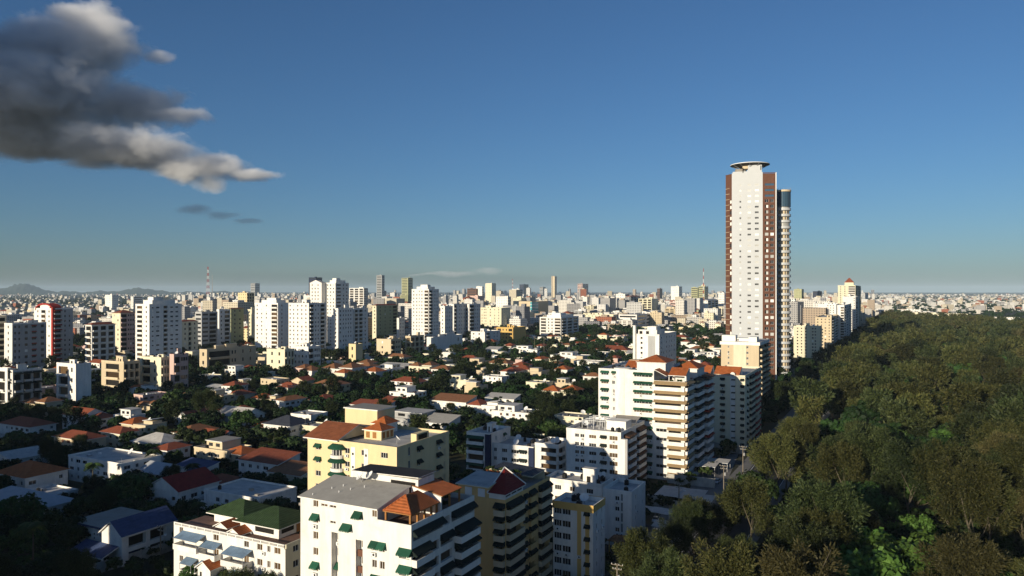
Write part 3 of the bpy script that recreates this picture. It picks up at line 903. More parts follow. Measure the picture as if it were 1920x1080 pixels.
# ------------------------------------------------------------------ middle-distance blocks along the avenue
def dup_crown(B, zr):
    w = B.w
    m = MB(); m.box(-1.9, -.25, .3, .25, .9, zr + .6, W_NAVY); m.build('navy_panel', B.root)
block('white three-storey house block with green awnings and a navy corner panel', 875, 918, 957, 813, 886, 4, W_WHITE,
      [('b', .03, .75, .9, AWN_G)], [('w', .3, .9, 1.6), ('a', .7, 1.6, AWN_G)], detail=2, crown=dup_crown, seed=3, tanks=4, dishes=1, short='white block with the navy corner panel', dmax=22)
block('low white wing with wide dark windows between two navy panels', 921, 1000, 1030, 838, 893, 3, W_WHITE,
      [('w', .1, 1.2), ('w', .32, 2.2), ('w', .57, 3.2), ('a', .76, 3.0, AWN_D), ('w', .92, 1.5)], [('w', .4, 1.2)], detail=2, crown=dup_crown, seed=5, tanks=4, dishes=3, boxes=0, dmax=20)
block('white block with open corner balconies beside the low white wing', 1003, 1047, 1072, 834, 900, 4, W_WHITE,
      [('b', .25, .98, .9)], [('b', .02, .5, .9), ('w', .8, 1.2)], detail=2, seed=6, tanks=4, dishes=3, boxes=0, dmax=22)
def frame_crown(B, zr):
    """pergola frames and screens on the deck"""
    w, d = B.w, B.d
    m = MB()
    for i in range(5):
        for j in range(4):
            x, y = -w + 3 + i * 2.1, 7 + j * 3.6
            m.box(x - .06, y - .06, zr, x + .06, y + .06, zr + 2.6, FRAME)
    for i in range(5): m.box(-w + 3 + i * 2.1 - .07, 6.8, zr + 2.6, -w + 3 + i * 2.1 + .07, 18, zr + 2.75, FRAME)
    for j in range(4): m.box(-w + 2.8, 7 + j * 3.6 - .07, zr + 2.76, -w + 11.6, 7 + j * 3.6 + .07, zr + 2.9, FRAME)
    m.build('pergola_frame', B.root)
    q = MB(); q.box(-w * .42, 8, zr, -w * .05, 14, zr + 3.2, W_WHITE, skip='d'); q.slab([(-w * .45, 15, zr + 1.8), (.1, 15, zr + 1.8), (.1, 21, zr + 3.2), (-w * .45, 21, zr + 3.2)], .2, CONC, W_WHITE); q.build('roof_house', B.root)
    p = MB(); p.prism([(.0, -.2), (1.5, -.2), (2.1, .5), (2.1, 1.4), (.0, 1.4)], 0, zr - 1.2, W_WHITE); p.build('corner_pier', B.root)
block('seven-storey white block with brown awnings and pergola frames on its roof', 1062, 1164, 1222, 811, 929, 7, W_WHITE,
      [('w', .20, 1.5), ('w', .30, 1.5), ('w', .49, 2.6), ('a', .69, 1.9, AWN_D), ('w', .87, 2.9, 1.5, GLASSB)],
      [('b', .12, .42, 2.0, AWN_B), ('w', .5, .9), ('b', .62, .95, 1.2, AWN_B)], detail=2, crown=frame_crown, seed=8, tanks=6, dishes=2, boxes=0,
      short='white block with pergola frames', dmax=26)

def balcony_tower():
    c = at_dist(1284, 265.0); w, d = 32.6, 36.0
    B = Bld('apartment_tower', 'tall white block with tan awnings wrapping its corner balconies', 'apartment block', c, w, d)
    occupy(B); LAND.append(('white tower with tan awnings', Vector((c.x, c.y, 36))))
    fh = 3.23; sX = B.fx(1226); mb = MB(); O, e, _ = B.fac('f')
    rr = random.Random(3)
    ops = []
    for i in range(12):
        zf = i * fh
        for px, ww in ((1134, 2.9), (1151, 1.4), (1196, 3.0), (1212.5, 4.0)):
            s = B.fx(px)
            if px == 1151 and i < 10: ww = .8
            z = zf + 1.0
            ops.append((s - ww / 2, z, s + ww / 2, z + 1.3, .25, None))
            B.attach('window', window_mesh(ww, 1.3, GLASS if rr.random() < .6 else GLASSB, 2, True), 'f', s, z, -.18)
            if px != 1151 or i > 10:
                B.attach('awning', awning_mesh(ww + .4, .7, .55, AWN_G), 'f', s, z + 1.65)
            if rr.random() < .3: B.attach('ac_unit', ac_mesh(), 'f', s + ww / 2 - .5, z - .75)
    facade(mb, (O, e, sX), sX, 0, 39.0, ops, W_WHITE)
    xm = sX + 2.6
    ops2 = []
    for i in range(11):
        zf = i * fh
        full = i >= 6
        a = .1 if full else B.fx(1252) - sX
        ops2.append((a + .3, zf + .02, w - sX - .3, zf + 2.5, 1.5, DARK if i % 3 else GLASSB))
        L = w - sX - a
        B.attach('balcony', balcony_mesh(L, .9, 1.15, W_WHITE), 'f', sX + a + L / 2, zf)
        B.attach('awning', awning_mesh(L + .9, 1.35, .95, AWN_T), 'f', sX + a + L / 2 + .45, zf + fh * .99)
        if not full:
            ops2.append((.8, zf + 1.0, a - .4, zf + 2.2, .25, None)); B.attach('window', window_mesh(a - 1.2, 1.2, GLASS, 2, True), 'f', sX + (a + .4) / 2, zf + 1.0, -.18)
    facade(mb, (O + e * sX, e, w - sX), w - sX, 0, 35.6, ops2, W_WHITE)
    ro = []
    for i in range(11):
        zf = i * fh
        for (a, b, p, aw) in ((.1, 10.5, .9, AWN_T), (12.5, 22.5, 1.8, AWN_D), (25, 35, 2.6, AWN_B if i % 3 else AWN_R)):
            ro.append((a + .4, zf + .02, b - .4, zf + 2.5, 1.5, DARK))
            B.attach('balcony', balcony_mesh(b - a, p, 1.15, W_WHITE), 'r', (a + b) / 2, zf)
            if rr.random() < .85: B.attach('awning', awning_mesh(b - a + .2, p + .4, .95, aw), 'r', (a + b) / 2, zf + fh * .99)
    facade(mb, B.fac('r'), d, 0, 35.6, ro, W_WHITE)
    facade(mb, B.fac('b'), w, 0, 35.6, [], W_WHITE); facade(mb, B.fac('l'), d, 0, 39, [], W_WHITE)
    xs = sX - w
    mb.face([(-w, 0, 38.1), (xs, 0, 38.1), (xs, d, 38.1), (-w, d, 38.1)], WROOF)
    mb.face([(xs, 0, 34.6), (0, 0, 34.6), (0, d, 34.6), (xs, d, 34.6)], TERRACE)
    mb.face([(xs, 0, 34.6), (xs, d, 34.6), (xs, d, 39), (xs, 0, 39)], W_WHITE)
    mb.build('wall', B.root)
    t = MB(); t.lathe([(3.2, 0), (3.2, 39.3), (3.0, 39.3)], B.fx(1163) - w, 2.6, W_WHITE, 28); t.build('round_stair', B.root)
    r = MB()
    r.box(-w * .62, 8, 38.12, xs + 2, 20, 41.2, W_WHITE, skip='d'); r.hip(-w * .63, 7.5, xs + 2.5, 20.5, 41.3, 2.4, TERRA, under=W_WHITE); r.build('roof_house', B.root)
    r = MB(); r.slab([(xs - .3, 1.5, 39.3), (xs + 4.2, 1.5, 37.2), (xs + 4.2, 8, 37.2), (xs - .3, 8, 39.3)], .2, TERRAY, W_WHITE)
    r.slab([(xs + 4.3, 3.5, 37.3), (-.6, 3.5, 37.3), (-.6, 8.5, 39.8), (xs + 4.3, 8.5, 39.8)], .2, TERRA, W_WHITE)
    r.box(xs + 4.4, 8.6, 34.62, -.5, 9, 39.4, W_WHITE, skip='d')
    for x in (xs + 4.4, -1): r.box(x, 3.7, 34.62, x + .25, 3.95, 37.1, W_WHITE)
    r.prism([(-.75, 3.4), (-.35, 3.4), (-.35, 8.8), (-.75, 8.8)], 34.62, 37.2, W_WHITE); r.face([(-.36, 3.4, 37.2), (-.36, 8.8, 37.2), (-.36, 8.8, 40.1)], W_WHITE)
    r.build('terrace_roof', B.root)
    r = MB(); r.slab([(-w + 6, 12, 38.4), (-w + 12, 12, 38.4), (-w + 12, 18, 41), (-w + 6, 18, 41)], .2, TERRA, W_WHITE); r.box(-w + 6.2, 17.5, 38.12, -w + 11.8, 22, 40.9, W_CREAM, skip='d'); r.build('roof_house', B.root)
    r = MB(); r.box(-9, 22, 34.62, -1, 34, 38.2, W_WHITE, skip='d'); r.hip(-9.6, 21.4, -.4, 34.6, 38.3, 2.4, TERRA, under=W_WHITE); r.build('roof_house', B.root)
    for i in range(3): link('satellite_dish', dish_mesh(1.4), B.root, (-w + 9 + i * 3.2, 25 + i, 38.15), .3)
    for i in range(4): link('water_tank', tank_mesh(.7, 1.5), B.root, (-w + 4 + i * 1.7, 6 + (i % 2) * 1.6, 38.15))
    B.finish(); return B
F_tw = balcony_tower()
def cream_crown(B, zr):
    w, d = B.w, B.d
    r = MB()
    for a, b in ((-w - 6, -w + 1.5), (-w + 3, -2.5)):
        r.slab([(a, -.4, zr + .6), (b, -.4, zr + .6), (b, 6.5, zr + 4.0), (a, 6.5, zr + 4.0)], .3, TERRA, W_WHITE)
        r.box(a + .3, 6.6, zr - .5, b - .3, 9, zr + 3.6, W_WHITE)
    r.box(-w - 6, .1, zr - 3.5, -w - .05, 6.4, zr + .3, W_CREAM)
    r.build('tiled_roof', B.root)
    m = MB(); s = B.fx(1374) - w
    m.box(s - 1.0, -.5, 0, s + 1.0, -.01, zr + 1.2, W_WHITE); m.tube((s, -.5, zr + 1.2), (s, -.02, zr + 1.2), 1.0, 1.0, W_WHITE, 16)
    m.build('centre_strip', B.root)
    m = MB(); m.box(-2.2, -.2, zr, .2, d, zr + .25, WROOF); m.build('cornice', B.root)
block('cream eleven-storey block with red roofs and dark hoods over every window', 1325, 1397, 1427, 704, 842, 11, W_CREAM,
      [('a', .06, 1.0, AWN_D), ('a', .42, 1.7, AWN_D), ('a', .70, 1.2, AWN_D), ('a', .93, 1.3, AWN_D)],
      [('a', .12, 1.6, AWN_D), ('b', .25, .5, .9, AWN_D), ('b', .58, .78, .9, AWN_R), ('a', .9, 2, AWN_R)], detail=2, crown=cream_crown, seed=9, tanks=0, dishes=0, boxes=0, short='cream block with red roofs and dark hoods')
def band_crown(B, zr):
    w, d = B.w, B.d
    m = MB(); m.box(-w - .6, -.6, zr - .2, .6, d + .4, zr + 1.6, W_WHITE, top=WROOF); m.build('cornice', B.root)
    m = MB(); m.box(-w - .2, 3, zr + 1.61, -w + 7.5, 9, zr + 5, W_WHITE, skip='d'); m.box(-w + 8, 5, zr + 1.61, -6, 12, zr + 3.4, W_WHITE, skip='d'); m.box(-6, 2, zr + 1.61, -1.5, 9, zr + 4.4, W_WHITE, skip='d')
    m.box(-w + 8.2, 4.9, zr + 1.9, -12, 4.99, zr + 2.8, DARK); m.build('penthouse', B.root)
    m = MB(); m.box(-w + 7, -.25, 2, -w + 14, -.01, zr - .25, W_CREAM); m.build('centre_strip', B.root)
block('pale beige block with a white cornice in front of the tallest tower', 1352, 1423, 1441, 644, 772, 12, W_SAND,
      [('w', .20, .9), ('w', .70, 1.1)], [('b', .06, .46, 1.4, AWN_D), ('b', .54, .95, 1.4, AWN_B)], detail=2, crown=band_crown, seed=10, tanks=0, dishes=0, boxes=0, short='beige block with the white cornice')
def cube_crown(B, zr):
    w, d = B.w, B.d
    m = MB(); m.box(-w + 1.6, 2.2, zr + .05, -2, d * .5, zr + 3.4, W_WHITE, skip='d'); m.box(-w * .55, 4, zr + 3.4, -3, d * .35, zr + 5.4, W_WHITE, skip='d')
    for a in (-w + 2.6, -w + 6.6): m.box(a, 2.12, zr + .9, a + 1.8, 2.19, zr + 2.6, DARK)
    m.build('penthouse', B.root)
    m = MB(); m.box(-w - .3, -1.4, 0, -w + 1.2, 1.2, zr + 6, W_WHITE); m.build('fin_wall', B.root)
    m = MB(); m.box(-w * .44, -.12, 0, -w * .16, -.006, zr - .1, W_GREY); m.build('grey_panel', B.root)
block('white cubist block with stepped roof boxes and a grey front panel', 1189, 1236, 1268, 627, 763, 14, W_WHITE,
      [('w', .30, 1.2)], [('w', .12, 1.4), ('w', .24, 1.2), ('w', .42, 1.6), ('w', .58, 1.2), ('w', .72, 1.6), ('w', .88, 2.0)], detail=1, crown=cube_crown, seed=12, tanks=0, dishes=2, boxes=0, short='white cubist block')

# ------------------------------------------------------------------ tallest tower with the rooftop helipad
DARKC = pmat('dark_concrete', (0.11, 0.10, 0.09), var=0.2)
def helipad_tower():
    D0 = 560.0; c = at_dist(1430, D0)
    B = Bld('helipad_tower', 'tallest tower, pale grey front between red-brown sides, round helipad on top', 'tower', c, 20.8, 22, 0.0)
    B.rz = 0; B.root.rotation_euler = (0, 0, -R(18)); B.rz = -R(18)
    occupy(B, 8); LAND.append(('tallest tower', Vector((c.x, c.y, 150))))
    w, zt, n = 22.2, 157.0, 36
    B.w = w; fh = 150.0 / n
    fw = B.fac('f')
    a2 = R(14); e2 = Vector((math.cos(a2), math.sin(a2), 0)); fr = (Vector((0, 0, 0)), e2, 9.8)      # brown right flank, slightly turned
    a1 = R(-52); e1 = Vector((math.cos(a1), math.sin(a1), 0)); fl = (Vector((-w, 0, 0)) - e1 * 7.6, e1, 7.6)   # brown left flank
    mb = MB(); ops = []; rr = random.Random(5)
    for i in range(2, n):
        z = i * fh + 1.2
        for x, ww in ((6.2, 1.3), (12.6, 2.5), (18.0, 2.8)):
            ops.append((x - ww / 2, z, x + ww / 2, z + 1.5, .2, None))
            top = i >= n - 3
            gl = GLASSPALE if (top and ww > 2) or rr.random() < .38 else GLASS
            B.attach('window', window_mesh(ww, 1.5, gl, 1 if ww < 2 else 2, True), 'f', x, z, -.14)
    facade(mb, fw, w, 0, zt, ops, W_LGREY)
    mb.build('front_wall', B.root)
    m2 = MB(); ops = []
    for i in range(2, n):
        z = i * fh + 1.0
        if i >= n - 3:
            ops.append((1.6, z, 8.4, z + 1.6, .2, GLASSBLUE)); continue
        pale = rr.random() < .15
        for x, ww in ((2.9, 2.6), (6.9, 2.6)):
            ops.append((x - ww / 2, z, x + ww / 2, z + 2.2, .4, None))
            gl = GLASSPALE if pale else (GLASS if x > 4 or rr.random() < .3 else GLASSPALE)
            B.attach('window', window_mesh(ww * (.55 if gl is GLASSPALE and not pale else 1), 2.2, gl, 1, True), fr, x + (.5 if gl is GLASSPALE and not pale else 0), z, -.3, limit=400)
            if gl is GLASSPALE and not pale: m2.box(0, 0, 0, .01, .01, .01, DARK)
    ops = [(o[0], o[1], o[2], o[3], o[4], o[5] or DARK) for o in ops]
    facade(m2, fr, 9.8, 0, zt - 1, ops, W_BROWN)
    for z in range(2, n): pass
    pe = fr[0] + e2 * 9.8; m2.face([tuple(pe), (pe.x, 24, 0), (pe.x, 24, zt - 1), (pe.x, pe.y, zt - 1)], W_LGREY)
    m2.box(pe.x - .35, pe.y - .25, 0, pe.x + .3, pe.y + .4, zt - .3, FRAME)
    m2.build('brown_flank', B.root)
    m3 = MB(); ops = []
    for i in range(2, n - 3):
        z = i * fh + .9
        ops.append((4.9, z, 7.3, z + 2.6, .5, GLASSPALE if i % 3 else GLASS))
    facade(m3, fl, 7.6, 0, zt - .5, ops, W_BROWN)
    for i in range(2, n): 
        O, e, W = fl; nn = Vector((e.y, -e.x, 0)); a = O + nn * .02; b = O + e * 4.8 + nn * .02
        m3.face([(a.x, a.y, i * fh), (b.x, b.y, i * fh), (b.x, b.y, i * fh + .22), (a.x, a.y, i * fh + .22)], W_SAND)
    q = fl[0]; m3.face([(q.x, q.y, 0), (q.x, 24, 0), (q.x, 24, zt - .5), (q.x, q.y, zt - .5)], W_LGREY)
    m3.build('brown_flank', B.root)
    m4 = MB()
    poly = [(q.x, q.y), (-w, 0), (0, 0), (pe.x, pe.y), (pe.x, 24), (q.x, 24)]
    m4.face([(p[0], p[1], zt - 1.3) for p in poly], CONC); m4.face([(q.x, 24, 0), (pe.x, 24, 0), (pe.x, 24, zt - 1.3), (q.x, 24, zt - 1.3)], W_LGREY)
    for p0, p1 in ((poly[0], poly[1]), (poly[2], poly[3])): m4.tube((p0[0], p0[1], zt - .5), (p1[0], p1[1], zt - .5), .25, .25, W_BROWN, 5)
    m4.build('roof_deck', B.root)
    # crown walls and helipad
    m5 = MB()
    m5.box(-10.5, .4, zt, -.6, 16, zt + 5.6, W_LGREY, skip='d'); m5.box(-w + .6, .6, zt, -10.6, 2.2, zt + 1.2, W_LGREY, skip='d')
    m5.prism([(-14.5, .5), (-10.6, .5), (-10.6, 8), (-14.5, 8)], zt + 3.2, zt + 5.2, W_SAND)
    m5.lathe([(4.2, zt), (4.2, zt + 4)], -16, 10, CONC, 20); m5.box(-1.6, .3, zt + 1.6, -1.0, .39, zt + 5, DARK); m5.box(-14.4, .35, zt - 3.2, -13.8, .5, zt + 4, DARK)
    for a in (-11.5, -13.5): m5.tube((a, 3, zt), (a + 1.5, 3, zt + 5), .2, .2, FRAME, 6)
    m5.build('crown_wall', B.root)
    h = MB(); hx, hy = -9.2, 9.5
    h.lathe([(6, zt + 4.8), (9, zt + 5.5), (14.0, zt + 6.7), (14.3, zt + 6.9), (14.3, zt + 7.3), (14.0, zt + 7.3), (13.8, zt + 7.1), (.1, zt + 7.1)], hx, hy, DARKC, 56)
    for j in range(12):
        a = 2 * math.pi * j / 12
        h.tube((hx + 7 * math.cos(a), hy + 7 * math.sin(a), zt + 3.5), (hx + 13.6 * math.cos(a), hy + 13.6 * math.sin(a), zt + 6.6), .22, .18, METAL, 5)
    h.build('helipad', B.root)
    h = MB(); h.lathe([(14.35, zt + 6.9), (14.5, zt + 6.9), (14.5, zt + 7.4), (14.35, zt + 7.4)], hx, hy, FRAME, 56); h.build('helipad_rim', B.root)
    h = MB(); h.tube((hx - 1, hy, zt + 7.1), (hx - 1, hy, zt + 9), .12, .1, BLACKPL, 5); h.build('beacon', B.root)
    # round stack of balconies on the right
    cy = 15.0; cxp = B.local(at_dist(1468, D0 + 13)); bx, by = cxp.x, cxp.y
    zc = 143.5; nb = 31; f2 = zc / nb
    m6 = MB(); m6.lathe([(4.4, 0), (4.4, zc), (4.0, zc)], bx, by, W_SAND, 28)
    for j in range(0, 28, 2):
        a = 2 * math.pi * (j + .5) / 28; m6.tube((bx + 4.25 * math.cos(a), by + 4.25 * math.sin(a), 1), (bx + 4.25 * math.cos(a), by + 4.25 * math.sin(a), zc - 12), .42, .42, GLASS, 6)
    m6.box(bx - 7.0, by - 3.6, 0, bx - 3.9, by + 5, zc + 2, W_LGREY); m6.build('balcony_core', B.root)
    for i in range(1, nb - 2):
        def bal():
            k = MB(); k.lathe([(4.2, -.45), (5.6, -.45), (5.75, -.2), (5.75, 1.5), (5.55, 1.5), (5.55, .06), (4.2, .06)], 0, 0, W_LGREY, 28); return k.mesh('balcony')
        link('balcony', cached('towerbal', bal), B.root, (bx, by, i * f2))
        if rr.random() < .75:
            ww = cached('towerblind', lambda: (lambda k: (k.lathe([(4.95, 1.2), (4.95, 3.9), (4.9, 3.9)], 0, 0, GLASSPALE, 28), k.mesh('blind'))[1])(MB()))
            if rr.random() < .2: link('blind', ww, B.root, (bx, by, i * f2))
    m7 = MB(); m7.lathe([(5.5, zc - 11.5), (5.5, zc), (5.2, zc)], bx, by, GLASSBLUE, 28)
    for j in range(24):
        a = 2 * math.pi * j / 24; m7.tube((bx + 5.55 * math.cos(a), by + 5.55 * math.sin(a), zc - 11.5), (bx + 5.55 * math.cos(a), by + 5.55 * math.sin(a), zc), .07, .07, DARK, 4)
    m7.build('glass_lounge', B.root)
    m8 = MB(); m8.lathe([(5.9, zc + .02), (5.9, zc + 1.4), (5.5, zc + 1.4)], bx, by, W_SAND, 28)
    for j in range(20):
        a = 2 * math.pi * j / 20; m8.tube((bx + 5.8 * math.cos(a), by + 5.8 * math.sin(a), zc + 1.4), (bx + 5.8 * math.cos(a), by + 5.8 * math.sin(a), zc + 3.2), .05, .05, METAL, 4)
    m8.build('lounge_roof', B.root)
    B.finish(); return B
TOWER = helipad_tower()
# ------------------------------------------------------------------ further blocks along the avenue
G1 = [('w', .12, 1.3), ('w', .30, 1.3), ('w', .5, 1.6), ('w', .7, 1.3), ('w', .88, 1.3)]
G2 = [('w', .14, 1.5), ('w', .38, 1.2), ('w', .62, 1.5), ('w', .86, 1.2)]
BAL = [('b', .04, .3, 1.2), ('b', .37, .63, 1.2), ('b', .7, .96, 1.2)]
BALW = [('b', .04, .46, 1.2), ('w', .56, 1.6), ('w', .72, 1.6), ('w', .88, 1.6)]
block('cream ten-storey slab standing alone beyond the tallest tower', 1488, 1538, 1541, 612, 672, 10, W_CREAM, [('w', .15, 1.3), ('w', .3, 1.2), ('w', .46, 1.5), ('w', .72, 1.5), ('w', .82, 1.3)], BAL, 1, seed=21, short='cream slab beyond the tallest tower')
block('cream block with white balcony strips behind the lone cream slab', 1529, 1559, 1572, 595, 656, 11, W_SAND, G2, [('b', .05, .45, 1.3, None, W_WHITE), ('b', .55, .95, 1.3, None, W_WHITE)], 1, seed=22)
block('white block with a blank end wall and stacked white balconies', 1570, 1583, 1596, 572, 645, 14, W_WHITE, [('b', .45, .98, 1.2)], BAL, 1, seed=23, par=2)
block('white block with rows of small windows left of the stacked balconies', 1533, 1568, 1574, 570, 632, 14, W_WHITE, [('w', .55, 1.3), ('w', .7, 1.3), ('w', .85, 1.3)], [], 1, seed=24)
block('tall narrow white block beside the park edge', 1580, 1604, 1610, 556, 630, 16, W_WHITE, [('w', .9, 1.4)], [('b', .1, .9, 1.2)], 1, seed=25, short='narrow white block at the park edge')
def pyramid_crown(B, zr):
    m = MB(); w, d = B.w, B.d
    m.box(-w * .62, 1, zr, -w * .1, 14, zr + 6, W_CREAM, skip='d'); m.hip(-w * .64, .5, -w * .08, 14.5, zr + 6.1, 8, TERRAR, under=W_WHITE); m.build('pyramid_roof', B.root)
block('tallest cream block on the avenue with a red pyramid roof', 1571, 1604, 1614, 535, 618, 20, W_CREAM, [('w', .15, 1.6), ('w', .4, 1.6), ('b', .6, .98, 1.2, None, W_WHITE)], BAL, 1, crown=pyramid_crown, seed=26, boxes=0, short='cream block with the red pyramid roof')
# ------------------------------------------------------------------ the tower blocks left of centre
def white_steps(B, zr):
    w, d = B.w, B.d; m = MB(); m.box(-w * .8, d * .15, zr, -w * .15, d * .85, zr + 4, W_WHITE, skip='d'); m.box(-w * .6, d * .2, zr + 4, -w * .2, d * .5, zr + 6.5, W_WHITE, skip='d'); m.build('penthouse', B.root)
block('broad white tower with dark slit windows and a plain upper wall', 254, 280, 341, 570, 706, 15, W_WHITE, [('b', .1, .5, .6), ('w', .78, 1.4)],
      [('w', .1, 1.5, .9), ('w', .25, 3, 1.1), ('b', .42, .56, .8), ('w', .68, 2.6, 1.1), ('w', .84, 2.6, 1.1)], 1, seed=31, crown=white_steps, boxes=0, short='broad white tower')
block('white tower with a glazed balcony corner, leftmost of the bright cluster', 478, 521, 546, 568, 662, 12, W_WHITE, [('w', .1, 1.6), ('w', .3, 1.4), ('w', .5, 1.4), ('b', .72, .98, 1.2)], [('w', .3, 1.4)], 1, seed=32, crown=white_steps, boxes=0, short='white tower with the glazed corner')
block('white tower with a plain sunlit front and a balconied shady side', 541, 579, 611, 568, 672, 13, W_WHITE, [('w', .08, 1.4), ('w', .26, 1.3), ('w', .46, 1.4), ('w', .66, 1.4), ('w', .86, 1.4)],
      [('b', .05, .3, 1.3), ('w', .4, 1.4), ('w', .55, 1.4), ('b', .68, .95, 1.3)], 1, seed=33, short='balcony-sided white tower')
block('tallest white tower of the pair, its left half with a low gable', 581, 603, 611, 530, 650, 18, W_WHITE, [('w', .2, 1.5), ('w', .45, 1.5), ('w', .7, 1.5)], [], 1, seed=34, tanks=0, dishes=0, boxes=0, crown=lambda B, zr: (lambda m: (m.gable(-B.w - .3, -.3, .3, B.d + .3, zr + .8, 3.5, WROOF, W_WHITE), m.build('gable_roof', B.root)))(MB()))
block('tallest white tower of the pair, its right half with dark penthouse terraces', 611, 629, 654, 530, 650, 18, W_WHITE, [('w', .2, 1.5), ('w', .5, 1.5), ('w', .8, 1.5)], [('s', .08, .4), ('w', .6, 1.8), ('w', .85, 1.8)], 1, seed=35, crown=white_steps, boxes=0, short='tallest white twin tower')
block('white block with many small windows and a dark balcony stack', 625, 634, 662, 578, 668, 11, W_WHITE, [('w', .5, 1.5)], [('w', .15, 1.8), ('w', .35, 1.4), ('w', .52, 1.4), ('w', .68, 1.4), ('w', .85, 1.4)], 1, seed=36, boxes=1, dmax=40)
block('lavender-shaded white block with a stack of dark balconies', 660, 664, 690, 578, 664, 11, W_WHITE, [], [('b', .05, .3, 1.4), ('b', .36, .62, 1.4), ('w', .8, 1.8)], 1, seed=37)
block('pale yellow block with a lit edge and shade painted olive on its side', 698, 707, 746, 572, 640, 10, W_CREAM, [('w', .5, 1.6)], [('w', .15, 1.6), ('w', .38, 1.4), ('w', .62, 1.6), ('b', .76, .97, 1.2)], 1, seed=38, right_wall=W_OLIVE, hiproof=TERRAR, short='shady-sided yellow block')  # shade of the right face is put into its olive colour
block('small white annex beside the pale yellow block', 744, 748, 759, 596, 644, 7, W_WHITE, [], [('w', .3, 1.5), ('w', .7, 1.5)], 1, seed=39, boxes=0)
block('slender bright white tower, tallest in the middle of the view', 772, 804, 823, 542, 648, 16, W_WHITE, [('w', .12, 1.4), ('w', .3, 1.4), ('s', .42, .46), ('w', .6, 1.4), ('b', .74, .98, 1.2)], [('b', .06, .4, 1.2), ('w', .6, 1.5), ('w', .82, 1.5)], 1, seed=40, crown=white_steps, boxes=0, short='slender bright white tower')
block('lavender white block first right of the slender white tower', 826, 834, 849, 574, 640, 9, W_WHITE, [('w', .5, 1.5)], G2, 1, seed=41)
block('lavender white block with dark balconies, second right of the slender tower', 846, 851, 880, 570, 636, 9, W_WHITE, [], [('b', .04, .2, 1.2), ('w', .35, 1.5), ('w', .5, 1.5), ('w', .66, 1.5), ('b', .78, .96, 1.2)], 1, seed=42)
block('lavender white block, third right of the slender tower', 876, 880, 901, 570, 634, 9, W_WHITE, [], BALW, 1, seed=43)
block('butter-yellow block with regular windows and a dark shaded end', 899, 940, 957, 577, 622, 8, W_CREAM, G1 + [('w', .22, 1.3)], G2, 1, seed=44, short='butter-yellow block')
def teal_crown(B, zr):
    m = MB(); m.box(-3.4, -.3, zr * .45, 0.3, B.d * .38, zr - .4, GLASSTEAL)
    for z in (.57, .72, .87): m.box(-3.5, -.36, zr * z, .36, B.d * .385, zr * z + .9, FRAME)
    m.build('teal_glass_corner', B.root)
block('plain beige box with a teal glass corner', 973, 997, 1028, 565, 606, 7, W_SAND, [], [], 1, seed=45, crown=teal_crown, boxes=0, tanks=0, dishes=0, short='beige box with the teal glass corner')
block('white balconied block with stepped roofs on its terrace', 1012, 1052, 1085, 595, 636, 7, W_WHITE, [('b', .05, .3, 1), ('w', .42, 2), ('w', .58, 2), ('b', .7, .98, 1.2)], BAL, 1, seed=46, crown=white_steps, boxes=1, short='white block with stepped roof terraces')
block('long low cream block of repeated bays', 1085, 1150, 1157, 590, 615, 5, W_CREAM, G1 + [('w', .2, 1.4), ('w', .4, 1.4), ('w', .6, 1.4), ('w', .8, 1.4)], [], 1, seed=47, boxes=3, short='long low cream block')
block('white office with three long strip windows', 1160, 1194, 1242, 590, 618, 4, W_WHITE, [('s', .06, .94)], [('s', .04, .3), ('s', .36, .62), ('s', .7, .96)], 1, seed=48, boxes=2)
block('ochre block of small balconies among the villas', 931, 962, 986, 614, 645, 4, W_ORANGE, [('b', .06, .28, 1), ('w', .4, 1.6), ('w', .6, 1.6), ('b', .72, .96, 1)], [], 1, seed=49, boxes=2, short='ochre block')
block('white low block in front of the ochre block, with dark stair windows', 883, 909, 938, 622, 650, 4, W_WHITE, [('w', .2, 2), ('w', .6, 2)], [('b', .1, .35, 1), ('w', .6, 1.6), ('w', .8, 1.6)], 1, seed=50)
block('blank white warehouse wall below the lavender blocks', 800, 812, 867, 632, 666, 2, W_WHITE, [], [('w', .85, 2)], 1, seed=51, boxes=2)
block('cream walk-up block with deep shaded balconies', 760, 770, 795, 630, 672, 4, W_SAND, [('b', .2, .9, 1)], BAL, 1, seed=52)
block('cream walk-up block next to tall trees, blank front', 706, 733, 752, 636, 676, 4, W_SAND, [('w', .4, 1.6)], BALW, 1, seed=53)
def red_band(B, zr):
    m = MB(); m.box(-1.7, -.5, 0, .5, 1.8, zr + 2, W_RED)
    pts = [(math.cos(math.pi * j / 12), math.sin(math.pi * j / 12)) for j in range(13)]
    r, x0, z0 = B.w * .46, -B.w * .46, zr
    for j in range(12):
        (a, b), (c, d_) = pts[j], pts[j + 1]
        m.slab([(x0 + r * a, -.5, z0 + r * b * .42), (x0 + r * a, 8, z0 + r * b * .42), (x0 + r * c, 8, z0 + r * d_ * .42), (x0 + r * c, -.5, z0 + r * d_ * .42)], 1.2, W_RED)
    m.build('red_band', B.root)
    q = MB(); q.box(-B.w * .7, .5, zr, -B.w * .2, 9, zr + r * .3, W_WHITE, skip='d'); q.build('penthouse', B.root)
block('white tower with a bright red corner band and red roof arch', 64, 99, 137, 578, 690, 12, W_WHITE, [('w', .2, 1.6), ('b', .38, .62, 1.0), ('w', .8, 1.6)], [('b', .04, .42, 1.4, AWN_R), ('w', .6, 1.2), ('w', .82, 1.2)], 1, seed=54, crown=red_band, boxes=0, right_wall=W_GREY, short='white tower with the red band')  # right face of the white tower is grey to paint in its shade
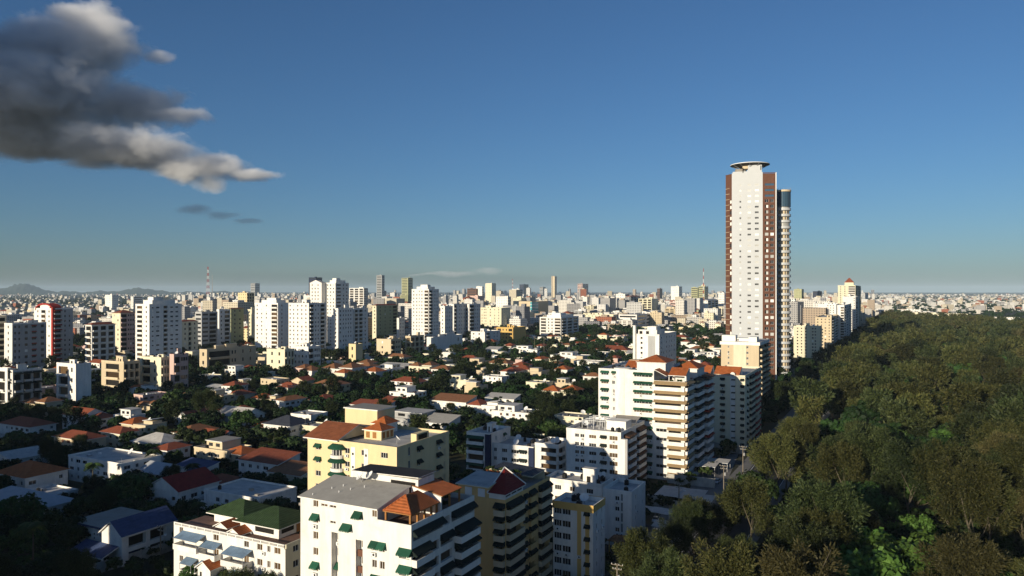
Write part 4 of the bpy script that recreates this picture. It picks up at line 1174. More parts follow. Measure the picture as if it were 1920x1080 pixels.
block('grey block with red awnings, a large blank penthouse and shade painted grey on its side', 8, 23, 87, 606, 700, 8, W_WHITE, [('w', .5, 1.6)], [('w', .08, 1.4), ('w', .2, 1.4), ('w', .4, 2.4), ('a', .63, 3.6, AWN_R), ('w', .88, 2.6)], 1, seed=55, right_wall=W_GREY, short='grey block with red awnings')  # grey right wall stands for shade on the white block's side
block('cream block at the frame edge with ochre balconies', -35, -4, 12, 592, 690, 9, W_CREAM, [('b', .6, .98, 1)], [('b', .1, .9, 1)], 1, seed=56)
block('white block with a red gabled attic and dark terraces', 160, 172, 216, 608, 690, 7, W_WHITE, [('b', .1, .9, 1.2)], BAL, 1, seed=57, hiproof=TERRAR, short='white block with dark terraces')
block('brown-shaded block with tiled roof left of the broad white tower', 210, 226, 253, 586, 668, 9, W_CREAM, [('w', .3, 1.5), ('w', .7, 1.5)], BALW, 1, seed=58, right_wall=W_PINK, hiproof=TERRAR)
block('cream block with red hip roof right of the broad white tower', 332, 341, 371, 602, 668, 7, W_CREAM, [], [('w', .2, 1.6), ('b', .4, .6, 1), ('w', .8, 1.6)], 1, seed=59, hiproof=TERRAR, short='red-hipped cream block')
block('dark grey modern block with glass balconies', 366, 378, 408, 585, 660, 9, W_GREY, [('s', .1, .9)], [('s', .06, .4), ('b', .48, .94, 1.4)], 1, seed=60, right_wall=W_GREY)
block('white block with open balconies beside the dark grey block', 406, 411, 432, 580, 655, 9, W_WHITE, [], [('w', .2, 1.6), ('b', .48, .95, 1.4)], 1, seed=61)
block('olive block under a wide red tiled roof', 428, 433, 457, 578, 652, 9, W_OLIVE, [], [('w', .3, 2.2), ('w', .7, 2.2)], 1, seed=62, hiproof=TERRAR, short='olive block under a red roof')
block('tall yellow block with narrow windows above the olive block', 446, 463, 477, 549, 606, 10, W_YELLOW, G2, BAL, 1, seed=63)
block('cream block with a blank side, tucked behind the glazed white tower', 464, 472, 482, 580, 650, 10, W_CREAM, [('w', .5, 1.5)], [], 1, seed=64)
block('white block with stepped top far left of centre', 197, 210, 222, 553, 585, 8, W_WHITE, G2, G2, 0, seed=65)
block('white block with dark window bands beside the stepped white one', 245, 250, 268, 556, 588, 8, W_WHITE, G2, [('s', .1, .9)], 0, seed=66)
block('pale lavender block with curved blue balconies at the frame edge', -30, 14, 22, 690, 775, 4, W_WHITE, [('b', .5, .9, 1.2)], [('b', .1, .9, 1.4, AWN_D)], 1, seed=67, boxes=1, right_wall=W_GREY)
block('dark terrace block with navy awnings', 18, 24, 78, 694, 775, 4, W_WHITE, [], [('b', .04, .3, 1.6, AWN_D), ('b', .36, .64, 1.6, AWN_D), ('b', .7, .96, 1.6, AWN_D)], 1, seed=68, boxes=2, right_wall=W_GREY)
block('white walk-up with a red roof slab and a blank grey-blue side', 106, 142, 171, 682, 764, 4, W_WHITE, [('b', .1, .6, 1.4), ('w', .8, 1.5)], [], 1, seed=69, boxes=1, roof=TERRAR, short='white walk-up with a blank side')
block('sand-coloured walk-up with balconies near the broad white tower', 190, 232, 262, 678, 742, 4, W_SAND, [('b', .2, .8, 1.2)], BAL, 1, seed=70, boxes=2)
block('cream walk-up with one sunlit pier', 262, 302, 318, 670, 736, 4, W_CREAM, [('b', .1, .5, 1.2), ('w', .7, 1.5)], BAL, 1, seed=71, boxes=1)
block('pink walk-up beside the cream one', 318, 326, 353, 664, 736, 4, W_PINK, [], BALW, 1, seed=72, boxes=1)
block('long cream walk-up with repeated lit bays', 374, 388, 480, 655, 705, 3, W_SAND, [('w', .5, 2)], BALW + [('w', .5, 1.5)], 1, seed=73, boxes=3)
block('white walk-up with arched roof parapets below the bright cluster', 550, 578, 601, 650, 697, 4, W_WHITE, G2, BALW, 1, seed=74, boxes=2, short='white walk-up with parapets')
block('cream walk-up with a red roof patch left of the white walk-up', 500, 534, 552, 655, 702, 3, W_CREAM, [('w', .3, 1.8), ('w', .7, 1.8)], BAL, 1, seed=75, boxes=1)
block('small yellow house block lit on one face among trees', 654, 667, 680, 645, 690, 3, W_YELLOW, [('w', .5, 1.6)], [], 1, seed=76, boxes=0)
# ------------------------------------------------------------------ skyline towers
def sky_tower(label, xl, xc, xr, yt, yb, n, wall, front=G2, right=G2, **k):
    return block(label, xl, xc, xr, yt, yb, n, wall, front, right, 0, tanks=0, dishes=0, **k)
sky_tower('slim grey office tower standing above the skyline', 706, 716, 721, 516, 572, 18, W_GREY, [('s', .08, .92)], [('s', .1, .9)], seed=81, short='slim grey office tower')
sky_tower('dark green glass tower with a white corner strip', 753, 765, 774, 521, 574, 18, W_OLIVE, [('s', .08, .9)], [('s', .1, .9)], seed=82, short='dark green glass tower')
sky_tower('brown brick block with bands of windows', 876, 893, 897, 541, 580, 9, W_BROWN, [('s', .06, .94)], [], seed=83)
sky_tower('white slab joined to the brown brick block', 893, 904, 907, 537, 580, 10, W_WHITE, [], [('s', .2, .9)], seed=84)
sky_tower('white square tower on the skyline in mid view', 910, 922, 930, 531, 572, 13, W_CREAM, seed=85)
sky_tower('very slim pale tower, tallest on the central skyline', 1034, 1040, 1044, 518, 562, 20, W_SAND, [('s', .1, .5)], [('w', .5, 2)], seed=86, short='very slim pale tower')
sky_tower('bare concrete tower under construction', 1083, 1092, 1103, 532, 562, 10, W_PINK, [('s', .05, .45), ('s', .55, .95)], [('s', .05, .45), ('s', .55, .95)], seed=87)
sky_tower('dark blue glass block on the skyline', 974, 982, 991, 533, 560, 9, W_NAVY, [('s', .05, .95)], [('s', .05, .95)], seed=88)
sky_tower('small dark glass tower right of the blue glass block', 1012, 1018, 1023, 538, 560, 8, W_GREY, [('s', .05, .95)], [('s', .05, .95)], seed=89)
sky_tower('dark drum-topped office on the left skyline', 470, 478, 487, 531, 560, 9, W_GREY, [('s', .05, .95)], [('s', .05, .95)], seed=90)
sky_tower('dark glass tower peeping over the tallest white towers', 579, 592, 604, 520, 580, 14, W_NAVY, [('s', .05, .95)], [('s', .05, .95)], seed=91)
sky_tower('white office tower with a dark side on the right skyline', 1258, 1273, 1279, 537, 576, 12, W_WHITE, G1, [('s', .05, .95)], seed=92, short='white office tower with a dark side')
sky_tower('olive grey twin tower, lower of the two', 1296, 1308, 1311, 539, 582, 11, W_OLIVE, [('s', .05, .95)], [], seed=93)
def dome_crown(B, zr):
    m = MB(); r = min(B.w, B.d) * .42
    m.lathe([(r * math.cos(a), zr + 1 + r * math.sin(a)) for a in [i * math.pi / 16 for i in range(8)]], -B.w / 2, B.d / 2, W_CREAM, 16); m.build('dome', B.root)
sky_tower('greenish glass tower with a pale dome, beside the tall mast', 1310, 1321, 1328, 537, 584, 12, W_OLIVE, [('s', .05, .95)], [('s', .05, .95)], seed=94, crown=dome_crown, short='greenish tower with a pale dome')
sky_tower('brown slab on the skyline left of the white office tower', 1232, 1237, 1242, 541, 566, 8, W_BROWN, [('s', .05, .95)], [], seed=95)
sky_tower('olive block on the skyline right of the tallest tower', 1489, 1503, 1507, 542, 578, 10, W_OLIVE, G1, [], seed=96)
sky_tower('dark blue slab with a thin mast on the right skyline', 1524, 1532, 1541, 546, 578, 9, W_NAVY, [('s', .05, .95)], G1, seed=97)
sky_tower('grey tower at the far end of the avenue', 1616, 1622, 1628, 549, 575, 9, W_GREY, seed=98)
sky_tower('white and grey tower pair right of centre', 1155, 1172, 1180, 551, 590, 9, W_WHITE, G1, BAL, seed=99, short='white and grey tower pair')
sky_tower('dark red roofed tower right of the white and grey pair', 1172, 1182, 1200, 556, 592, 9, W_GREY, BAL, BAL, seed=100, hiproof=TERRAR)
sky_tower('lime and white block behind the strip-window office', 1197, 1222, 1234, 560, 596, 8, W_CREAM, BAL, G1, seed=101)
sky_tower('pair of white gabled blocks left of the tallest tower', 1314, 1327, 1347, 563, 598, 8, W_WHITE, [('w', .8, 1.5)], BAL, seed=102, hiproof=WROOF)
sky_tower('white high block half hidden by the tallest tower', 1347, 1358, 1364, 550, 594, 10, W_WHITE, G2, [], seed=103)
sky_tower('long salmon block with continuous windows', 1255, 1300, 1304, 567, 594, 5, W_PINK, [('s', .05, .95)], [], seed=104)
sky_tower('white apartment block crowded with balconies above the lavender block', 655, 682, 690, 540, 584, 10, W_WHITE, BAL, BAL, seed=105)
sky_tower('white seven-storey block of square windows', 930, 952, 958, 556, 592, 7, W_WHITE, G1, BAL, seed=106)
sky_tower('cream stepped block left of the butter-yellow one', 960, 974, 980, 542, 575, 8, W_WHITE, G1, BAL, seed=107)
# unseen towers added left of the view to shade the lower left gardens
def shade_tower(p, s, w, d, h, label, seed):
    az = SUN_AZ - math.pi; pa, sa = Vector((math.cos(az), -math.sin(az), 0)), Vector((math.sin(az), math.cos(az), 0))
    B = Bld('apartment_block', label, 'apartment block', pa * p + sa * s, w, d, -az); n = round(h / 3.1); mb = MB()
    for k in 'frbl': facade(mb, B.fac(k), B.fac(k)[2], 0, h, storeys(B, mb, k, 0, h / n, n, G1, W_GREY, 0, seed), W_GREY)
    mb.build('wall', B.root); r = MB(); r.box(-w - .2, -.2, h, .2, d + .2, h + .8, W_GREY, top=CONC); r.box(-w * .7, d * .3, h + .8, -w * .3, d * .7, h + 4, W_GREY, top=CONC); r.build('roof', B.root)
shade_tower(-168, -26, 25, 22, 66, 'tallest unseen grey tower added for shade beyond the left edge', 123)  # added to shade the white block with the navy panel
shade_tower(-196, -24, 62, 20, 42, 'unseen grey tower added for shade, nearest the green-roofed block', 120)
shade_tower(-268, -30, 66, 20, 39, 'unseen grey tower added for shade, middle of three', 121)
shade_tower(-345, -20, 90, 20, 41, 'unseen grey tower added for shade, furthest from the green-roofed block', 122)

# ------------------------------------------------------------------ lower blocks between the camera and the avenue
block('ochre and white low block with a flat stained roof and pilasters', 1037, 1112, 1134, 949, 1100, 6, W_WHITE, [('w', .12, 1.9, 1.5), ('w', .34, 2.1, 1.5), ('w', .66, .7), ('a', .86, 1.0, AWN_D)], [('w', .3, .8), ('w', .75, .8)], 2, seed=130, tanks=3, dishes=1, boxes=0, right_wall=W_WHITE, short='ochre and white low block',
      crown=lambda B, zr: (lambda m: (m.box(-B.w - .12, -.12, zr - .6, .12, B.d + .12, zr + 1.1, W_ORANGE, skip='td'), [m.box(-B.w * f - .5, -.08, 0, -B.w * f + .5, -.005, zr - .61, W_ORANGE) for f in (.34, .14)], m.build('ochre_band', B.root)))(MB()))
block('white walk-up with slit windows and a dark-stained roof', 1131, 1184, 1210, 922, 1028, 5, W_WHITE, [('w', .2, 3, 1.1), ('w', .5, 1.2), ('w', .66, .6, 2.4), ('w', .84, 2.8, .5)], [('w', .3, .9), ('w', .8, .7)], 2, seed=131, tanks=2, dishes=0, boxes=0, short='white walk-up with slit windows')
block('white low block with black roof tanks and a small stair box', 1020, 1128, 1150, 908, 1000, 4, W_WHITE, [('w', .1, 2), ('w', .25, 2), ('w', .5, 1.5), ('w', .8, 2)], [('w', .5, 1)], 2, seed=132, tanks=7, dishes=1, boxes=1, short='white low block with black tanks')
# ------------------------------------------------------------------ houses
HG = 'houses among the garden trees'
def house(p, w, d, h, kind, wall, roof, rz, label, seed, near=False, group=HG, name='house', cat='house'):
    """one villa: body with openings, then a hip, gable, flat or split roof; p is the centre of its ground floor"""
    rr = random.Random(seed)
    ex = Vector((math.cos(rz), math.sin(rz), 0)); ey = Vector((-math.sin(rz), math.cos(rz), 0))
    c = Vector(p) + ex * w / 2 - ey * d / 2
    B = Bld(name, label, cat, c, w, d, rz, group)
    OCC.append((p[0], p[1], max(w, d) * .55 + 1))
    n = max(1, round(h / 3.1)); fh = h / n
    mb = MB()
    cols = lambda W: [(rr.choice('wwwb'), ) for _ in range(max(2, int(W / 4)))]
    for k in 'frbl':
        W = B.fac(k)[2]; ops = []
        if k in 'fr' or near:
            m = max(2, int(W / 3.6))
            for i in range(n):
                for j in range(m):
                    if rr.random() < .22: continue
                    x = W * (j + .5) / m; ww = rr.choice((1.2, 1.6, 2.4)); hh = rr.choice((1.2, 1.3, 2.0 if i == 0 else 1.3)); zs = i * fh + (.2 if hh > 1.9 else 1.0)
                    if ww > W / m - .4: ww = W / m - .5
                    dk = GLASS if rr.random() < .7 else (W_BROWN if rr.random() < .5 else GLASSB)
                    ops.append((x - ww / 2, zs, x + ww / 2, zs + hh, .25, None if near else dk))
                    if near and k in 'fr': B.attach('window', window_mesh(ww, hh, GLASS, 1, True), k, x, zs, -.18)
        facade(mb, B.fac(k), W, 0, h, ops, wall)
    rb = MB()
    def body_top(): mb.face([(-w, 0, h), (0, 0, h), (0, d, h), (-w, d, h)], CONC)
    if kind == 'hip':
        rb.hip(-w - .7, -.7, .7, d + .7, h + .2, min(w, d) * .24, roof, under=FRAME)
    elif kind == 'gable':
        rb.gable(-w - .5, -.5, .5, d + .5, h + .2, min(w, d) * .26, roof, wall, axis='x' if w > d else 'y')
    elif kind == 'shed':
        rb.slab([(-w - .5, -.6, h + .15), (.5, -.6, h + .15), (.5, d + .3, h + d * .22), (-w - .5, d + .3, h + d * .22)], .2, roof, FRAME)
        for x in (-w, 0): mb.face([(x, 0, h), (x, d, h), (x, d, h + d * .2)], wall)
        mb.face([(-w, d, h), (0, d, h), (0, d, h + d * .2), (-w, d, h + d * .2)], wall)
    elif kind == 'flat':
        body_top(); parapet(rb, -w - .1, -.1, .1, d + .1, h - .15, h + .55, .22, wall, roof)
        rb.face([(-w, 0, h + .02), (0, 0, h + .02), (0, d, h + .02), (-w, d, h + .02)], roof)
    elif kind == 'steps':
        body_top(); f = rr.uniform(.35, .6); parapet(rb, -w - .1, -.1, .1, d + .1, h - .15, h + .5, .22, wall, roof)
        rb.face([(-w, 0, h + .02), (0, 0, h + .02), (0, d, h + .02), (-w, d, h + .02)], roof)
        u = MB(); x0 = -w * rr.uniform(.6, 1.0); u.box(x0, d * .2, h + .03, x0 + w * f, d * .95, h + 2.9, wall, top=roof, skip='d')
        u.box(x0 - .3, d * .2 - .5, h + 2.9, x0 + w * f + .3, d * .95 + .3, h + 3.15, FRAME, top=roof)
        for j in range(2): u.box(x0 + w * f * (.15 + .45 * j), d * .2 - .05, h + .9, x0 + w * f * (.4 + .45 * j), d * .2 + .02, h + 2.2, GLASS)
        u.build('upper_storey', B.root)
    elif kind == 'split':
        body_top(); f = rr.uniform(.4, .6); xm = -w * f
        rb.hip(-w - .6, -.6, xm, d + .6, h + .2, min(w * (1 - f), d) * .28, roof, under=FRAME)
        rb.face([(xm, 0, h + .02), (0, 0, h + .02), (0, d, h + .02), (xm, d, h + .02)], WROOF)
        parapet(rb, xm + .1, -.1, .1, d + .1, h - .15, h + .5, .2, wall, roof)
        u = MB(); u.slab([(xm + 1, d * .35, h + 1.6), (-.8, d * .35, h + 2.6), (-.8, d * .9, h + 2.6), (xm + 1, d * .9, h + 1.6)], .2, WROOF, FRAME)
        u.box(xm + 1.3, d * .4, h + .03, -1.1, d * .85, h + 1.5, wall, skip='d'); u.build('upper_storey', B.root)
    elif kind == 'twin':
        m2 = w * rr.uniform(.45, .55)
        rb.hip(-w - .6, -.6, -w + m2 - .1, d * .8, h + .2, m2 * .26, roof, under=FRAME); rb.hip(-w + m2 + .1, d * .15, .6, d + .6, h + .9, m2 * .26, roof, under=FRAME)
        mb.box(-w + m2 + .3, d * .2, h - .05, -.2, d - .2, h + .75, wall)
    if kind in ('flat', 'steps'):
        for i in range(rr.randint(3, 6)):
            a, b, hh = rr.uniform(.5, 1.8), rr.uniform(.5, 1.8), rr.uniform(.25, .9); x, y = -w + .4 + rr.random() * (w - a - .8), .4 + rr.random() * (d * .5 - b)
            rb.box(x, y, h + .021, x + a, y + max(.4, b), h + hh, rr.choice((FRAME, CONC, METAL, GROOF, W_BROWN)), skip='d')
        x = -w + .5 + rr.random() * (w - 1); rb.tube((x, .8, h), (x, .8, h + rr.uniform(2, 3.5)), .05, .04, METAL, 4)
    mb.build('wall', B.root); rb.build('roof', B.root)
    if kind in ('flat', 'steps') and rr.random() < .7: link('water_tank', tank_mesh(.55, 1.3), B.root, (-w * rr.uniform(.1, .9), d * rr.uniform(.1, .3), h + .03))
    if kind in ('flat', 'steps', 'split') and rr.random() < .5: link('satellite_dish', dish_mesh(1.2), B.root, (-w * rr.uniform(.05, .35), d * rr.uniform(.3, .8), h + .03), rr.uniform(-.7, .7))
    B.finish()
    return B
def hpx(px, py, w, d, h, kind, wall, roof, label, seed, rot=0.0, near=False, short=None):
    p = ground(px, py)
    B = house(p, w, d, h, kind, wall, roof, -GA + rot, label, seed, near)
    if short: LAND.append((short, Vector((p.x, p.y, h))))
    return B
hpx(52, 818, 24, 12, 6.0, 'hip', W_WHITE, TERRAR, 'long villa under a red hip roof at the left frame edge', 201, near=True, short='long red-roofed villa')
hpx(158, 803, 16, 12, 7, 'gable', W_WHITE, TERRAR, 'white villa with an orange gable facing the sun', 202, short='white villa with an orange gable')
hpx(192, 805, 10, 9, 6, 'hip', W_WHITE, TERRAR, 'small red-roofed wing beside the orange gable', 203)
hpx(78, 778, 18, 12, 7, 'twin', W_SAND, TERRAB, 'dark brown-roofed villa in shade behind the long red roof', 204, short='dark brown-roofed villa')
hpx(150, 845, 20, 10, 6, 'hip', W_SAND, TERRAR, 'shaded house with a long dull red roof', 205)
hpx(225, 836, 13, 9, 6.4, 'hip', W_CREAM, TERRAR, 'cream house with dark red hip roof above a garage', 206, short='cream house with a garage')
hpx(270, 820, 17, 11, 6.6, 'split', W_SAND, TERRA, 'house half orange tiles, half white flat roof', 207)
hpx(283, 775, 13, 11, 5, 'twin', W_SAND, TERRAB, 'small sunlit house with orange-brown tiled roofs', 208, short='small orange-brown roofed house')
hpx(215, 900, 30, 15, 8.5, 'flat', W_WHITE, WROOF, 'large white flat-roofed house with shaded pale walls', 209, near=True, short='large white flat-roofed house')
hpx(60, 922, 17, 14, 7, 'hip', W_WHITE, TERRA, 'house with a big orange hip roof and three square windows', 210, near=True, short='big orange hip roof')
hpx(95, 942, 14, 9, 3.6, 'flat', W_WHITE, WROOF, 'white flat garage roof in front of the orange hip roof', 211)
hpx(40, 978, 26, 16, 6, 'hip', W_WHITE, pmat('pale_metal_roof', (.42, .43, .45), var=.1), 'low house under a broad pale grey roof', 212, short='broad pale grey roof')
hpx(345, 952, 15, 14, 7.4, 'gable', W_WHITE, REDMET, 'white gabled house with a dark red roof and a dish', 213, rot=R(90), near=True, short='white gabled house with a dark red roof')
hpx(470, 962, 23, 15, 7.2, 'flat', W_WHITE, WROOF, 'white flat-roofed house with black stains on its deck', 214, near=True, short='white house with black roof stains')
hpx(405, 962, 14, 7, 4, 'steps', W_WHITE, WROOF, 'low white annex of stepped roofs beside the stained deck', 215)
hpx(305, 912, 12, 10, 5.6, 'gable', W_WHITE, pmat('pale_metal_roof', (.42, .43, .45)), 'white house with a pale metal gable catching the sun', 216, short='pale metal gable')
hpx(365, 903, 14, 9, 5, 'shed', W_WHITE, BLUEROOF, 'house with a low blue-grey sheet roof', 217)
hpx(505, 896, 19, 11, 6.8, 'shed', W_WHITE, TERRAR, 'long white house with one dark red sloping roof', 218, near=True, short='long house with a sloping red roof')
hpx(452, 876, 10, 9, 6, 'hip', W_SAND, TERRA, 'little house with a bright orange hip roof', 219, near=True)
hpx(418, 872, 18, 12, 7, 'steps', W_SAND, CONC, 'cream house with a big dish on its roof edge', 220, near=True, short='cream house with a big dish')
hpx(300, 846, 18, 13, 4.6, 'hip', W_WHITE, WROOF, 'house with a whitewashed pyramid roof', 221, short='whitewashed pyramid roof')
hpx(552, 912, 15, 10, 5.4, 'shed', W_CREAM, TERRAB, 'cream lean-to house against the yellow block', 222, near=True)
hpx(540, 824, 16, 14, 7.6, 'hip', W_WHITE, DARKROOF, 'white villa with slate hip roof and tall porch columns', 223, near=True, short='white villa with a slate roof')
hpx(580, 800, 13, 12, 6.6, 'flat', W_WHITE, WROOF, 'white cube house right of the slate roof', 224)
hpx(592, 826, 12, 9, 7, 'flat', W_CREAM, CONC, 'cream house with arches behind the yellow block', 225, near=True)
hpx(450, 795, 20, 14, 5, 'gable', W_WHITE, WROOF, 'white house of several pale low gables among trees', 226, short='pale low gables')
hpx(645, 706, 27, 20, 7, 'twin', W_WHITE, TERRAB, 'white mansion under clustered brown hip roofs', 227, short='mansion of brown hip roofs')
hpx(690, 700, 14, 12, 6, 'hip', W_WHITE, TERRAB, 'right wing of the mansion under its own brown hip', 228)
hpx(622, 738, 20, 13, 6.5, 'hip', W_YELLOW, TERRAB, 'yellow house with arched windows and brown roof', 229, short='yellow house with a brown roof')
hpx(768, 728, 22, 12, 5, 'hip', W_WHITE, TERRAR, 'red hip roof with a white wall behind it', 230, short='red hip roof with a white wall')
hpx(765, 760, 18, 12, 8, 'steps', W_WHITE, WROOF, 'white angular house with red roof patches', 231, short='white angular house')
hpx(738, 768, 14, 9, 5, 'shed', W_WHITE, TERRAR, 'low red shed roof in front of the angular house', 232)
hpx(683, 778, 12, 9, 6, 'shed', W_WHITE, TERRAR, 'left one of twin white houses with red shed roofs', 233)
hpx(712, 780, 13, 10, 6, 'shed', W_WHITE, TERRA, 'right one of twin white houses with red shed roofs', 234)
hpx(770, 800, 30, 16, 5, 'steps', W_GREY, WROOF, 'wide low house with grey overlapping roof slabs', 235, near=True, short='wide low grey-roofed house')
hpx(815, 806, 22, 12, 4.6, 'shed', W_WHITE, GROOF, 'long grey roof slab right of the wide low house', 236)
hpx(795, 703, 20, 14, 7.5, 'twin', W_CREAM, TERRAB, 'mansion under tan hip roofs with a pointed porch', 237, short='mansion of tan hip roofs')
hpx(832, 706, 16, 12, 6, 'hip', W_WHITE, TERRAB, 'tan hip roofed wing right of the pointed porch', 238)
hpx(745, 683, 24, 12, 7, 'hip', W_CREAM, TERRAB, 'long cream house with brown roof above a white shed', 239)
hpx(742, 697, 26, 10, 5, 'shed', W_WHITE, WROOF, 'long white shed roof in front of the cream house', 240)
hpx(850, 768, 24, 12, 5.5, 'shed', W_WHITE, TERRAB, 'pale house with a brown sloping roof and a dish', 241)
hpx(912, 783, 17, 11, 7, 'split', W_WHITE, TERRAR, 'white house with red roof and two open balconies', 242, near=True, short='white house with two open balconies')
hpx(968, 790, 22, 13, 5.5, 'steps', W_WHITE, WROOF, 'white house with a long sloping garden roof', 243, short='white house with a garden roof')
hpx(1055, 752, 22, 13, 6.5, 'twin', W_CREAM, TERRA, 'cream villa with bright orange-red hips', 244, short='cream villa with orange-red hips')
hpx(1012, 736, 15, 11, 7, 'flat', W_CREAM, WROOF, 'cream cube house with two dark windows', 245)
hpx(1060, 735, 17, 10, 6, 'steps', W_SAND, WROOF, 'sand-coloured house with two dishes', 246)
hpx(930, 727, 15, 11, 8, 'flat', W_WHITE, WROOF, 'white box house with red tiles beside it', 247, short='white box house')
hpx(1070, 680, 34, 18, 7, 'steps', W_WHITE, WROOF, 'white sprawling modern villa of long walls', 248, short='sprawling white villa')
hpx(1105, 690, 24, 14, 6, 'flat', W_WHITE, WROOF, 'long white wall house in front of the sprawling villa', 249)
hpx(1150, 664, 38, 18, 5, 'hip', W_CREAM, TERRAR, 'wide house under a broad dark red roof', 250, short='broad dark red roof')
hpx(1132, 642, 12, 10, 10, 'hip', W_CREAM, TERRA, 'tower house with a small red hip roof', 251)
hpx(980, 664, 30, 14, 6, 'steps', W_WHITE, WROOF, 'white long villa behind the lawn wall', 252, short='white villa behind the lawn wall')
hpx(940, 693, 20, 15, 6, 'hip', W_CREAM, TERRAB, 'brown pyramid roof hidden among dark trees', 253)
hpx(1300, 672, 26, 16, 6, 'steps', W_WHITE, WROOF, 'white house behind the balcony tower roofs', 254)
hpx(1317, 622, 9, 9, 15, 'hip', W_CREAM, TERRAR, 'left one of two cream turrets with red pyramid caps', 255, short='cream turrets')
hpx(1347, 624, 9, 9, 15, 'hip', W_CREAM, TERRAR, 'right one of two cream turrets with red pyramid caps', 256)
hpx(1075, 806, 15, 12, 7, 'flat', W_CREAM, CONC, 'cream rounded house with a small red awning', 257, near=True)
hpx(1110, 812, 14, 10, 6, 'flat', W_WHITE, CONC, 'white house with tanks behind the pergola-framed roof', 258)
hpx(1745, 598, 150, 40, 13, 'steps', W_CREAM, WROOF, 'long pale sports hall beyond the park', 259, short='long pale sports hall')
hpx(1880, 606, 60, 30, 12, 'flat', W_WHITE, WROOF, 'white hall right of the long pale sports hall', 260)
hpx(1708, 590, 50, 30, 14, 'steps', W_WHITE, WROOF, 'white clubhouse beyond the park trees', 261)
# scattered villas of the same quarter
def free(p, r):
    return all((p[0] - o[0]) ** 2 + (p[1] - o[1]) ** 2 > (r + o[2]) ** 2 for o in OCC)
hr = random.Random(77)
pal = [(W_WHITE, 'white', .58), (W_CREAM, 'cream', .2), (W_SAND, 'sand-coloured', .12), (W_PINK, 'pink', .05), (W_YELLOW, 'yellow', .05)]
kinds = [('flat', WROOF, 'flat-roofed', .24), ('steps', WROOF, 'stepped flat-roofed', .22), ('hip', TERRAR, 'red hip-roofed', .18), ('hip', TERRAB, 'brown hip-roofed', .1), ('gable', TERRAR, 'red gabled', .07),
         ('split', TERRA, 'half-tiled', .1), ('shed', WROOF, 'pale shed-roofed', .05), ('twin', TERRAR, 'double red hip-roofed', .04)]
def pick(r, lst):
    u = r.random() * sum(x[-1] for x in lst)
    for x in lst:
        u -= x[-1]
        if u <= 0: return x
    return lst[-1]
nh, tries = 0, 0
while nh < 236 and tries < 12000:
    tries += 1
    px = hr.uniform(-20, 1500); dd_ = hr.uniform(260 ** 1.5, 1500 ** 1.5) ** (1 / 1.5)
    if nh < 26: px, dd_ = hr.uniform(-20, 620), hr.uniform(235, 520)
    py = 545 + 68 * F / dd_
    if px > 1340 and py > 640: continue
    p = ground(px, py)
    if p.x * EX.x + p.y * EX.y > -66: continue
    if p.y < 430 and px > 560: continue
    w, d = hr.uniform(11, 20), hr.uniform(9, 14)
    if nh < 26: w, d = w * .85, d * .85
    if not free(p, max(w, d) * .42): continue
    wl, wn_, _ = pick(hr, pal); kd, rf, kn, _ = pick(hr, kinds)
    B = house(p, w, d, hr.choice((3.4, 4, 6, 6.4, 7)), kd, wl, rf, -GA + hr.choice((0, 0, math.pi / 2)) + hr.uniform(-.1, .1), None, 300 + nh, near=False)
    AUTO.append((B.root, f'{wn_} {kn} house', Vector((p.x, p.y, 5)))); nh += 1
# scattered mid-rise blocks of the districts behind
mr = random.Random(91)
pal2 = [(W_WHITE, 'white', .52), (W_CREAM, 'cream', .2), (W_SAND, 'sand-coloured', .1), (W_GREY, 'grey', .08), (W_PINK, 'pinkish', .04), (W_YELLOW, 'yellow', .03), (W_OLIVE, 'olive', .03)]
styles = [(G1, 'square-windowed', .4), (BAL, 'balconied', .3), ([('s', .05, .95)], 'strip-windowed', .12), (BALW, 'part-balconied', .18)]
def midrise(p, w, d, h, wall, style, seed, hip):
    B = Bld('apartment_block', None, 'apartment block', p, w, d, -GA + random.Random(seed).uniform(-.12, .12), 'mid-rise blocks of the city behind')
    n = max(2, round(h / 3.1)); fh = h / n; mb = MB()
    for k in 'frbl':
        ops = storeys(B, mb, k, 0, fh, n, style if k in 'fr' else [], wall, 0, seed)
        facade(mb, B.fac(k), B.fac(k)[2], 0, h, ops, wall)
    mb.build('wall', B.root); r = MB(); rr = random.Random(seed)
    if hip: r.hip(-w - .6, -.6, .6, d + .6, h + .1, min(w, d) * .22, TERRAR, under=FRAME)
    else:
        r.box(-w - .15, -.15, h, .15, d + .15, h + .5, wall, top=WROOF)
        for i in range(rr.choice((1, 2, 2, 3))):
            a, b = w * rr.uniform(.15, .4), d * rr.uniform(.15, .4); x, y = -w + rr.random() * (w - a), rr.random() * (d - b)
            r.box(x, y, h + .5, x + a, y + b, h + rr.uniform(2, 5), wall if rr.random() < .8 else W_WHITE, top=WROOF)
    r.build('roof', B.root)
    return B
nm, tries = 0, 0
